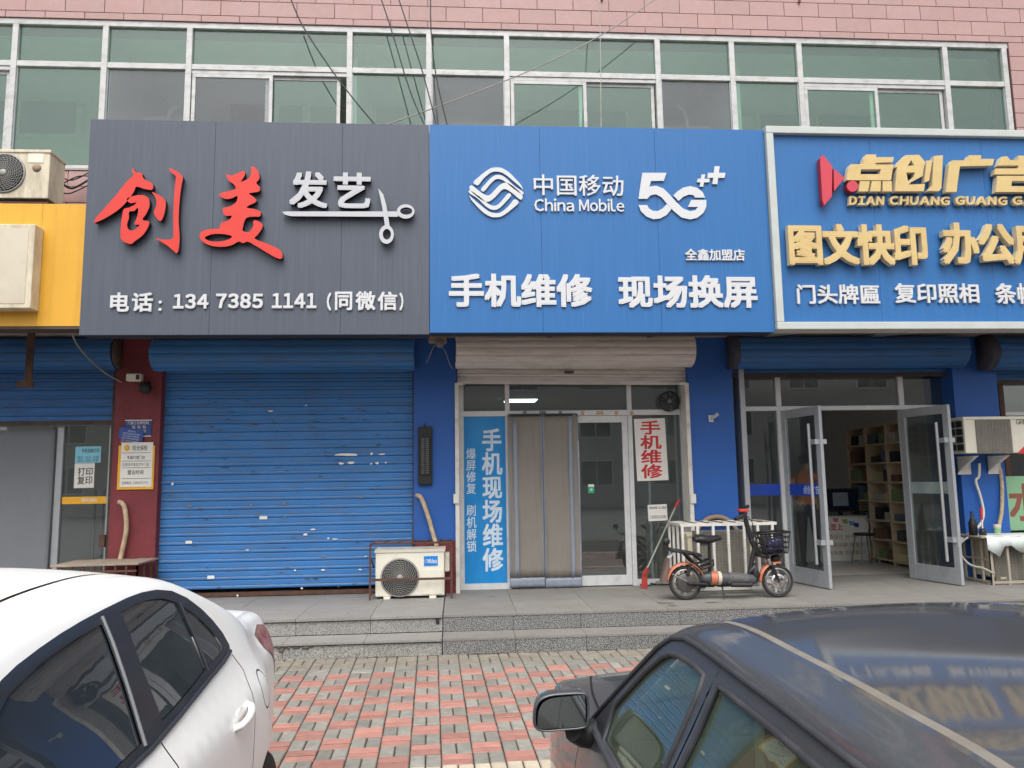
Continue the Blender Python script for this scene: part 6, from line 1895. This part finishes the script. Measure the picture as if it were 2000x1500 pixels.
class Skin:
    """surface pieces with exact normals"""
    def __init__(s): s.v, s.f, s.n = [], [], []
    def add(s, pos, uv, faces, off, e=.012, exact=None):
        k = len(s.v)
        for a, b_ in uv:
            p = (exact or pos)(a, b_)
            n = (pos(a + e, b_) - pos(a - e, b_)).cross(pos(a, b_ + e) - pos(a, b_ - e))
            if n.length < 1e-9: n = Vector((0, 0, 1))
            n.normalize()
            s.v.append((p, n))
        for f in faces:
            f = [i + k for i in f]
            s.f.append(f)
        return k
    def build(s, name, mat, parent, centre, off=0.0, thick=0.0):
        vs, ns, fs = [], [], []
        for p, n in s.v:
            o = p - centre
            if n.dot(o) < 0: n = -n
            vs.append(p - n * off); ns.append(n)
        for f in s.f:
            a, b_, c = (vs[i] for i in f[:3])
            g = (b_ - a).cross(c - a)
            fs.append(tuple(f) if g.dot(ns[f[0]] + ns[f[1]] + ns[f[2]]) > 0 else tuple(f[::-1]))
        if thick:
            k = len(vs)
            fs += [tuple(i + k for i in f[::-1]) for f in fs]
            vs += [p - n * thick for p, n in zip(vs, ns)]
            ns += [-n for n in ns]
        me = bpy.data.meshes.new(name)
        of = ORG[parent]
        me.from_pydata([tuple(p - of) for p in vs], [], fs)
        me.materials.append(mat)
        me.polygons.foreach_set('use_smooth', [True] * len(fs))
        me.normals_split_custom_set_from_vertices([tuple(n) for n in ns])
        o = bpy.data.objects.new(name, me); COL.objects.link(o); o.parent = parent
        ORG[o] = of
        return o
def arc_poly(cy, r, zc, n=16): return [(cy + r * math.cos(math.pi * i / n), zc + r * math.sin(math.pi * i / n)) for i in range(n + 1)] + [(cy - r, .05), (cy + r, .05)]

def build_car(label, cx, root_y, edge, prof, taper, regions, seams, archs, topregions, crown, mats, fil=.05, zsill=.22, sillr=None):
    """edge: (y, z) top line of the flanks; prof: (z, half width); taper: (y, factor)"""
    E_, P_, T_, C_ = smooth_tab(edge), smooth_tab(prof), smooth_tab(taper), smooth_tab(crown)
    t = thing('parked_car', label, 'car', (cx, root_y, 0))
    ya, yb = edge[0][0], edge[-1][0]
    def V(y, w):
        we = interp(E_, y)
        v = interp(P_, min(w, we)) * interp(T_, y)
        f = min(fil, (we - zsill) * .4)
        if w > we - f:
            k = min(1.0, (w - (we - f)) / f)
            v -= f * (1 - math.sqrt(max(0, 1 - k * k)))
        return v
    ysx = [ya + (yb - ya) * i / 110 for i in range(111)]
    top = [(y, interp(E_, y)) for y in ysx]
    outline = [(ya, zsill)] + [(ya + (yb - ya) * i / 40, zsill) for i in range(1, 40)] + [(yb, zsill)] + top[::-1]
    rows_ = [[(y, interp(E_, y) - min(fil, (interp(E_, y) - zsill) * .4) * k) for y in ysx[1:-1]] for k in (.02, .10, .28, .55, .85, 1.15)]
    regs = [('seam%d' % i, buffer_line(s_, .007)) for i, s_ in enumerate(seams)] + regions
    res = patchwork(outline, archs, regs, .055, rows_)
    centre = Vector((cx, root_y, .62))
    cur = {}
    for nm, (vv, ff, _) in res.items():
        kind = nm.rstrip('0123456789')
        for sd in (-1, 1):
            pos = lambda y, w, sd=sd: Vector((cx + sd * V(min(max(y, ya), yb), w), y, min(w, interp(E_, min(max(y, ya), yb)))))
            def posn(y, w, sd=sd):
                yy = min(max(y, ya), yb)
                return Vector((cx + sd * V(yy, min(w, interp(E_, yy) - 1e-4)), y, w))
            cur.setdefault(('body', 0) if kind == 'body' else (nm, sd), Skin()).add(posn, vv, ff, 0, exact=pos)
    tr = patchwork([(y, -1) for y in ysx] + [(y, 1) for y in reversed(ysx)], [], topregions, .06, [[(y, k) for y in ysx[1:-1]] for k in (-.995, -.97, .97, .995)])
    def post(y, k):
        yy = min(max(y, ya), yb)
        we = interp(E_, yy)
        return Vector((cx + k * V(yy, we), y, we + interp(C_, yy) * (1 - k * k)))
    for nm, (vv, ff, _) in tr.items():
        kind = nm.rstrip('0123456789')
        cur.setdefault(('body', 0) if kind == 'body' else (nm, 0), Skin()).add(post, vv, ff, 0)
    for y in (ya, yb):
        n, m = 12, 10
        we = interp(E_, y)
        def pose(k, q, y=y, we=we):
            k = min(max(k, -1), 1); q = min(max(q, 0), 1)
            w = zsill + (we - zsill) * q
            return Vector((cx + k * V(y, w), y + .07 * (1 - k * k) * (1 if y == yb else -1) * (1 - (2 * q - 1) ** 4 * .3), w + (interp(C_, y) * (1 - k * k) if q >= 1 else 0)))
        uv = [(-1 + 2 * i / n, j / m) for j in range(m + 1) for i in range(n + 1)]
        fs = [(j * (n + 1) + i, j * (n + 1) + i + 1, (j + 1) * (n + 1) + i + 1, (j + 1) * (n + 1) + i) for j in range(m) for i in range(n)]
        cur[('body', 0)].add(pose, uv, fs, 0)
    for (nm, sd), k_ in cur.items():
        kind = nm.rstrip('0123456789')
        name = {'glass': 'window', 'seam': 'panel_gap', 'light': 'tail_light', 'trim': 'window_trim', 'moulding': 'roof_moulding', 'frame': 'door_frame', 'rub': 'side_moulding'}.get(kind, kind)
        k_.build(name, mats.get(nm, mats.get(kind)), t, centre, {'glass': .005, 'seam': .006, 'light': -.003}.get(kind, 0), .004 if kind == 'glass' else 0)
    return t, V, E_
def car_wheel(t, cx, sd, half, y, r, m_tyre, m_rimm):
    c = Vector((cx + sd * half, y, r))
    w = B().lathe([(-.09, r * .62), (-.1, r * .7), (-.1, r * .92), (-.075, r * .99), (0, r), (.075, r * .99), (.1, r * .92), (.1, r * .7), (.09, r * .62)], c, (1, 0, 0), 36).build('tyre', m_tyre, t)
    B().lathe([(-.06, 0), (-.05, r * .2), (-.02, r * .5), (.07 * sd, r * .62), (.0, r * .64)], c, (1, 0, 0), 36).build('rim', m_rimm, w)
    for k in range(5):
        a = k * 2 * math.pi / 5
        B().bar(c + Vector((sd * .06, 0, 0)), c + Vector((sd * .075, r * .6 * math.cos(a), r * .6 * math.sin(a))), .05, .02, (1, 0, 0)).build('spoke', m_rimm, w)
def seat(t, cx, y, fwd, m, wid=.24, z=.28):
    b = B()
    b.cbox(cx - wid, cx + wid, y - .25, y + .25, z, z + .2, .05)
    yb = y - fwd * .27
    bb = B().cbox(cx - wid, cx + wid, yb - .07, yb + .07, z + .15, z + .72, .05)
    for v in bb.v: v.y -= fwd * (v.z - z) * .25
    b.add(bb.v, bb.f)
    hb = B().cbox(cx - .13, cx + .13, yb - .05, yb + .05, z + .76, z + .95, .04)
    for v in hb.v: v.y -= fwd * (v.z - z) * .25
    s_ = b.build('seat', m, t)
    hb.build('headrest', m, s_)

# ---------------------------------------------------------------- white saloon, tail towards the steps
m_wp = M('white_car_paint', rgb(243, 243, 240), .38, var=.015, vs=2, coat=.45, dirt=rgb(190, 180, 160), damt=.22, ds=2.2, dthr=.6)
m_trim = M('black_window_trim', rgb(38, 42, 50), .35, coat=.3, var=.08)
m_cup = M('shaded_cup_paint', rgb(214, 213, 208), .4, coat=.5)  # darker than the body, painting in the shade of the recess
m_gap = M('panel_gap_dark', rgb(70, 70, 68), .8)
m_tail = M('tail_lamp_red', rgb(136, 12, 28), .25, coat=.3, var=.15)
m_cloth = M('seat_cloth', rgb(60, 62, 66), .9)
m_cloth2 = M('beige_seat_cloth', rgb(150, 148, 128), .9, var=.1)
g_tint = GLASS('tinted_car_glass', (0.16, 0.18, 0.18, 1), 0.13, film=rgb(108, 120, 132), famt=.22)  # blue-grey film paints in reflected sky and sign, over the real reflection
g_tint2 = GLASS('clear_car_glass', (0.80, 0.88, 0.80, 1), 0.04, film=rgb(140, 156, 134), famt=.14)
m_tyre = M('car_tyre', rgb(34, 34, 36), .85)
m_alloy = M('alloy_wheel', rgb(170, 172, 174), .35, .8)
WCX = -1.69
edge = [(-.22, .66), (-.1, .78), (.2, .86), (.6, .93), (.95, .99), (1.2, 1.13), (1.5, 1.29), (1.75, 1.375), (2.05, 1.42), (2.4, 1.44), (2.7, 1.435), (2.95, 1.395), (3.2, 1.305), (3.45, 1.20), (3.65, 1.13), (3.85, 1.10), (4.1, 1.085), (4.25, 1.06), (4.34, 1.0), (4.40, .90)]
prof = [(.2, .84), (.35, .88), (.6, .905), (.8, .9), (.9, .885), (.96, .85), (1.0, .825), (1.2, .735), (1.38, .64), (1.45, .57)]
taper = [(-.22, .62), (-.1, .78), (.1, .9), (.4, .97), (.8, 1), (3.2, 1), (3.45, .985), (3.65, .925), (3.85, .862), (4.05, .83), (4.25, .797), (4.35, .74), (4.40, .60)]
crown = [(-.22, .02), (.3, .05), (.9, .05), (1.6, .05), (2.3, .04), (3.2, .04), (3.7, .035), (4.2, .03), (4.4, .02)]
DLO = [(1.25, 1.0), (1.45, 1.13), (1.65, 1.25), (1.832, 1.315), (1.906, 1.33), (2.016, 1.345), (2.135, 1.358), (2.263, 1.368), (2.409, 1.376), (2.576, 1.383), (2.69, 1.383), (2.804, 1.376), (2.914, 1.356), (3.01, 1.317), (3.093, 1.263), (3.152, 1.211), (3.198, 1.151), (3.215, 1.101), (3.197, 1.082), (3.082, 1.066), (2.886, 1.050), (2.711, 1.034), (2.556, 1.02), (2.426, 1.010), (2.307, 1.002), (2.0, .995), (1.6, .99)]
W1 = [(1.40, 1.03), (1.65, 1.20), (1.84, 1.285), (2.02, 1.318), (2.18, 1.333), (2.345, 1.342), (2.32, 1.213), (2.285, 1.03), (2.0, 1.02), (1.7, 1.015)]
W2 = [(2.485, 1.352), (2.60, 1.358), (2.70, 1.357), (2.81, 1.345), (2.90, 1.318), (2.905, 1.20), (2.895, 1.083), (2.71, 1.062), (2.55, 1.048), (2.45, 1.042), (2.455, 1.19)]
W3 = [(2.935, 1.30), (3.02, 1.25), (3.10, 1.175), (3.135, 1.115), (3.10, 1.095), (2.925, 1.083)]
TL = [(3.92, 1.005), (4.06, 1.03), (4.22, 1.0), (4.33, .92), (4.37, .80), (4.36, .72), (4.31, .71), (4.24, .80), (4.12, .87), (3.98, .93)]
regions = [('glass1', W1), ('glass2', W2), ('glass3', W3), ('trim', DLO), ('light', TL)]
seams = [[(3.20, 1.07), (3.25, 1.0), (3.20, .92), (3.15, .78), (3.10, .62), (3.0, .48), (2.98, .34)], [(2.385, 1.005), (2.40, .93), (2.40, .6), (2.39, .34)], [(1.28, .99), (1.26, .8), (1.30, .34)],
         [(2.98, .33), (2.4, .32), (1.30, .33)], [(3.40 + .075 * math.cos(a), .885 + .075 * math.sin(a)) for a in [i * math.pi / 9 for i in range(0, 18)]]]
archs = [arc_poly(3.43, .345, .31), arc_poly(.72, .345, .31)]
topregs = [('glass4', [(1.02, -.86), (1.60, -.84), (1.60, .84), (1.02, .86)]), ('glass5', [(3.10, -.80), (3.62, -.84), (3.62, .84), (3.10, .80)]),
           ('seam90', [(1.66, .875), (3.0, .875), (3.0, .90), (1.66, .90)]), ('seam91', [(1.66, -.90), (3.0, -.90), (3.0, -.875), (1.66, -.875)]),
           ('seam92', [(3.70, -.93), (3.706, -.93), (3.706, .93), (3.70, .93)]), ('seam93', [(.98, -.95), (.99, -.95), (.99, .95), (.98, .95)])]
t, V, _ = build_car('white four door saloon parked with its tail towards the steps', WCX, 2.1, edge, prof, taper, regions, seams, archs, topregs, crown, dict(body=m_wp, glass=g_tint, trim=m_trim, seam=m_gap, light=m_tail))
for sd in (-1, 1):
    for y in (3.43, .72): car_wheel(t, WCX, sd, .77, y, .315, m_tyre, m_alloy)
B().box(WCX - .74, WCX + .74, .1, 4.2, .18, .26).build('underbody', m_blk, t)
for sd in (-1, 1):
    # door handles: a bridge over a cup with its shade painted on
    for y0, y1, z in ((2.90, 3.12, .885), (2.02, 2.24, .875)):
        vs = []
        for i in range(9):
            u = i / 8
            y = y0 + (y1 - y0) * u
            zz = z - .012 + .03 * u
            lift = .034 * math.sin(math.pi * min(1, max(0, u))) ** .5 if 0 < u < 1 else .0
            vs.append((WCX + sd * (V(y, zz) + lift - .004), y, zz))
        B().tube(vs, [.010] + [.0135] * 7 + [.010], 10).build('door_handle', m_wp, t)
        c_ = Vector((WCX + sd * (V((y0 + y1) / 2, z) - .012), (y0 + y1) / 2, z))
        B().ball(tuple(c_), .016, .075, .032, 18, 10).build('shaded_handle_cup', m_cup, t)
    # black belt moulding
    bl = [(y, z) for y, z in ((1.35, .992), (1.7, .992), (2.0, .996), (2.307, 1.003), (2.55, 1.02), (2.886, 1.05), (3.08, 1.066), (3.19, 1.083))]
    B().tube([(WCX + sd * (V(y, z) + .002), y, z) for y, z in dense(bl, .08, False)], .009, 6).build('belt_moulding', m_trim, t)
    # pillar edge strip
    B().tube([(WCX + sd * (V(y, z) + .002), y, z) for y, z in dense([(2.365, 1.36), (2.335, 1.213), (2.295, 1.02)], .06, False)], .006, 6).build('weather_strip', m_gry, t)
    B().tube([(WCX + sd * (V(y, z) + .002), y, z) for y, z in dense([(2.92, 1.315), (2.915, 1.2), (2.91, 1.08)], .06, False)], .006, 6).build('weather_strip', m_trim, t)
    # mirror
    b = B().ball((WCX + sd * .98, 1.42, .99), .10, .07, .07)
    b.build('door_mirror', m_wp, t)
    B().tube([(WCX + sd * .83, 1.42, .95), (WCX + sd * .92, 1.42, .96)], .025, 8).build('mirror_arm', m_blk, t)
for s_ in (-.38, .38):
    seat(t, WCX + s_, 1.75, -1, m_cloth); seat(t, WCX + s_, 2.65, -1, m_cloth, .34)
b = B().box(WCX - .7, WCX + .7, .95, 1.25, .7, .92); b.build('dashboard', m_blk, t)
B().box(WCX - .6, WCX + .6, 3.05, 3.5, .80, .95).build('parcel_shelf', m_blk, t)

# ---------------------------------------------------------------- dark saloon, nose towards the steps
m_dp = M('dusty_black_paint', rgb(56, 59, 65), .5, var=.05, vs=2, coat=.85, dirt=rgb(104, 104, 102), damt=.22, ds=160, dthr=.45)
m_dp.node_tree.nodes['Principled BSDF'].inputs['Coat Roughness'].default_value = .06
m_dtrim = M('grey_rubber_trim', rgb(52, 54, 60), .6, var=.15, vs=10, dirt=rgb(96, 94, 92), damt=.3, ds=12)
m_mould = M('dusty_roof_moulding', rgb(118, 113, 104), .85, var=.3, vs=10)
m_mirror = M('mirror_glass', rgb(200, 206, 204), .03, 1.0, var=0)
DCX = 1.18
edge = [(-.55, .80), (-.45, .92), (-.2, .98), (.1, 1.02), (.35, 1.16), (.6, 1.31), (.85, 1.37), (1.2, 1.383), (1.55, 1.385), (1.82, 1.383), (1.98, 1.365), (2.12, 1.308), (2.30, 1.17), (2.5, 1.015), (2.64, .95), (2.9, .92), (3.3, .88), (3.7, .80), (3.85, .70), (3.90, .62)]
prof = [(.2, .78), (.4, .83), (.65, .835), (.85, .81), (.93, .79), (1.25, .66), (1.36, .60), (1.42, .52)]
taper = [(-.55, .75), (-.4, .88), (-.1, .96), (.3, 1), (2.9, 1), (3.3, .97), (3.6, .92), (3.8, .83), (3.90, .70)]
crown = [(-.55, .02), (0, .04), (.5, .035), (1.2, .026), (1.8, .026), (2.2, .05), (2.6, .06), (3.2, .06), (3.9, .03)]
FO = [(2.47, .985), (2.284, 1.130), (2.143, 1.238), (2.087, 1.279), (2.022, 1.312), (1.934, 1.328), (1.834, 1.332), (1.682, 1.331), (1.39, 1.329), (1.05, 1.322), (.90, 1.30), (.74, 1.20), (.60, .985), (1.6, .975)]
G1 = [(2.285, .99), (2.29, 1.085), (2.121, 1.22), (2.038, 1.272), (1.987, 1.291), (1.914, 1.30), (1.799, 1.304), (1.725, 1.30), (1.722, 1.25), (1.735, 1.18), (1.757, 1.10), (1.79, .99)]
GQ = [(2.31, .99), (2.31, 1.065), (2.43, .99)]
G2 = [(1.634, 1.302), (1.649, 1.21), (1.681, 1.11), (1.705, .99), (1.02, .99), (1.02, 1.295), (1.35, 1.302)]
G3 = [(.99, 1.285), (.99, .995), (.68, .995), (.80, 1.19), (.91, 1.275)]
regions = [('glass1', G1), ('glass2', G2), ('glass3', G3), ('seam80', buffer_line([(1.665, 1.334), (1.69, 1.20), (1.725, 1.08), (1.75, .985)], .008)), ('frame', FO)]
seams = [[(2.50, .985), (2.56, .86), (2.55, .5), (2.45, .34)], [(1.75, .975), (1.77, .8), (1.76, .34)], [(2.45, .33), (1.76, .32), (.8, .33)], [(.80, .975), (.86, .8), (.95, .6)]]
archs = [arc_poly(3.05, .33, .30), arc_poly(.45, .33, .30)]
topregs = [('glass4', [(1.99, -.85), (2.50, -.88), (2.50, .88), (1.99, .85)]), ('glass5', [(.30, -.85), (.72, -.82), (.72, .82), (.30, .85)]),
           ('moulding1', [(.75, .945), (1.93, .945), (1.93, .978), (.75, .978)]), ('moulding2', [(.75, -.978), (1.93, -.978), (1.93, -.945), (.75, -.945)]),
           ('seam90', [(2.60, -.97), (3.80, -.80), (3.80, -.79), (2.61, -.955)]), ('seam91', [(2.60, .97), (2.61, .955), (3.80, .79), (3.80, .80)]), ('seam92', [(2.59, -.97), (2.605, -.97), (2.605, .97), (2.59, .97)])]
t, V, E_ = build_car('dusty black older saloon with its nose towards the steps, driver mirror in view', DCX, 1.7, edge, prof, taper, regions, seams, archs, topregs, crown, dict(body=m_dp, glass=g_tint2, frame=m_dp, seam=m_blk, moulding=m_mould), fil=.045)
for sd in (-1, 1):
    for y in (3.05, .45): car_wheel(t, DCX, sd, .71, y, .30, m_tyre, m_alloy)
    # gutter strip over the doors and rubber seals round the panes
    B().tube([(DCX + sd * (V(y, z) + .004), y, z) for y, z in dense([(2.47, .995), (2.284, 1.140), (2.143, 1.248), (2.087, 1.289), (2.022, 1.322), (1.934, 1.338), (1.834, 1.341), (1.682, 1.340), (1.39, 1.338), (1.05, 1.332), (.90, 1.31), (.74, 1.21)], .05, False)], .007, 6).build('rain_gutter', m_dtrim, t)
    for k, pl in enumerate((G1, G2, G3)):
        B().tube([(DCX + sd * (V(y, z) + .001), y, z) for y, z in dense(pl, .05)], .0075, 6, closed=True).build('window_seal', m_dtrim, t)
    B().tube([(DCX + sd * (V(y, z) + .004), y, z) for y, z in dense([(2.44, .985), (2.0, .978), (1.0, .978), (.62, .985)], .08, False)], .013, 8).build('belt_moulding', m_dtrim, t)
    B().tube([(DCX + sd * (V(y, z) + .006), y, z) for y, z in dense([(2.6, .62), (1.0, .62)], .1, False)], .016, 8).build('side_moulding', m_dtrim, t)
    for y0, y1 in ((1.84, 2.0), (1.05, 1.2)):
        B().cbox(DCX + sd * .80 - .015, DCX + sd * .80 + .02, y0, y1, .83, .865, .006).build('door_handle', m_blk, t)
B().box(DCX - .68, DCX + .68, -.4, 3.6, .18, .26).build('underbody', m_blk, t)
# mirror, read from the photograph
ym = 2.36
mo = crom([(92, 960), (100, 860), (140, 792), (220, 757), (330, 746), (460, 740), (510, 758), (525, 830), (520, 960), (488, 1012), (300, 1030), (170, 1040), (108, 1018)], 3)
mg = crom([(122, 960), (130, 880), (165, 815), (235, 780), (350, 766), (470, 756), (492, 778), (497, 950), (478, 998), (320, 1012), (160, 1020), (126, 1004)], 3)
Q = lambda pl, y: [at(1020 + a / 4, 1170 + b_ / 4, y) for a, b_ in pl]
o_ = Q(mo, ym); c = sum(o_, Vector()) / len(o_)
ring = [[p.copy() for p in o_], [c + (p - c) * 1.03 + Vector((0, .02, 0)) for p in o_], [c + (p - c) * .96 + Vector((0, .07, 0)) for p in o_], [c + (p - c) * .66 + Vector((.01, .11, 0)) for p in o_], [c + (p - c) * .2 + Vector((.015, .125, 0)) for p in o_]]
lip = [c + (p - c) * .93 + Vector((0, .004, 0)) for p in o_]
n = len(o_)
vs = lip + [p for r_ in ring for p in r_]
fs = []
for i in range(5):
    for k in range(n): fs.append((i * n + k, (i + 1) * n + k, (i + 1) * n + (k + 1) % n, i * n + (k + 1) % n))
fs.append(tuple(5 * n + k for k in range(n)))
mi_ = B().add(vs, fs, 0, True).build('door_mirror', m_dp, t)
g_ = [p + Vector((0, .006 - .0, 0)) for p in Q(mg, ym)]
cg = sum(g_, Vector()) / len(g_)
B().add([cg + Vector((0, .0, 0))] + g_, [(0, 1 + (k + 1) % len(g_), 1 + k) for k in range(len(g_))], 0, True).build('mirror_glass', m_mirror, mi_)
a = Q([(400, 1020), (560, 1060)], ym + .04)
B().tube([a[0], a[0].lerp(a[1], .5) + Vector((0, .02, -.01)), Vector((DCX - V(2.42, .97) + .02, 2.42, .965))], [.035, .04, .045], 10).build('mirror_arm', m_blk, t)
p = Vector((DCX - V(2.40, 1.0), 2.40, 1.0))
B().add([(DCX - V(2.45, .985) - .004, 2.45, .985), (DCX - V(2.30, .985) - .004, 2.30, .985), (DCX - V(2.30, 1.10) - .004, 2.30, 1.10)], [(0, 1, 2)]).build('mirror_base', m_blk, t)
B().add([(DCX + V(2.45, .985) + .004, 2.45, .985), (DCX + V(2.30, .985) + .004, 2.30, .985), (DCX + V(2.30, 1.10) + .004, 2.30, 1.10)], [(2, 1, 0)]).build('mirror_base', m_blk, t)
B().ball((DCX + .95, 2.38, 1.0), .10, .06, .065).build('door_mirror', m_dp, t)
for s_ in (-.34, .34):
    seat(t, DCX + s_, 1.75, 1, m_cloth2); seat(t, DCX + s_, .85, 1, m_cloth2, .32)
b = B().cbox(DCX - .66, DCX + .66, 2.2, 2.5, .62, .93, .05); b.build('dashboard', m_blk, t)
sw = Vector((DCX - .34, 2.08, .92))
ax = Vector((0, -.8, .6)).normalized(); a1 = Vector((1, 0, 0)); a2 = ax.cross(a1)
so = B().tube([sw + (a1 * math.cos(k * math.pi / 14) + a2 * math.sin(k * math.pi / 14)) * .18 for k in range(28)], .014, 8, closed=True).build('steering_wheel', m_blk, t)
B().bar(sw - a1 * .17, sw + a1 * .17, .05, .02, ax).bar(sw, sw - ax * .25, .05, .05).build('wheel_boss', m_blk, so)
# far door cards in pale vinyl, a winder and a seat belt
for sd in (-1, 1):
    B().box(DCX + sd * .70, DCX + sd * .715, .7, 2.4, .35, .93).build('door_card', m_cloth2, t)
B().bar((DCX - .565, 1.62, 1.27), (DCX - .60, 1.55, .75), .045, .004, (1, 0, 0)).build('seat_belt', m_cloth2, t)
# crumpled white sunshade inside the windscreen
vs, fs = [], []
for i in range(13):
    for j in range(5):
        u, v_ = i / 12, j / 4
        vs.append((DCX - .5 + 1.0 * u, 2.36 - .22 * v_ + .01 * math.sin(i * 2.1), .99 + .16 * v_ + .008 * math.sin(i * 1.7 + j)))
for i in range(12):
    for j in range(4): fs.append((i * 5 + j, (i + 1) * 5 + j, (i + 1) * 5 + j + 1, i * 5 + j + 1))
o = B().add(vs, fs, 0, True).build('sun_shade', m_cloth2, t); md = o.modifiers.new('thick', 'SOLIDIFY'); md.thickness = .004
bpy.data.objects.remove(_fo)
bpy.data.scenes.remove(TS)
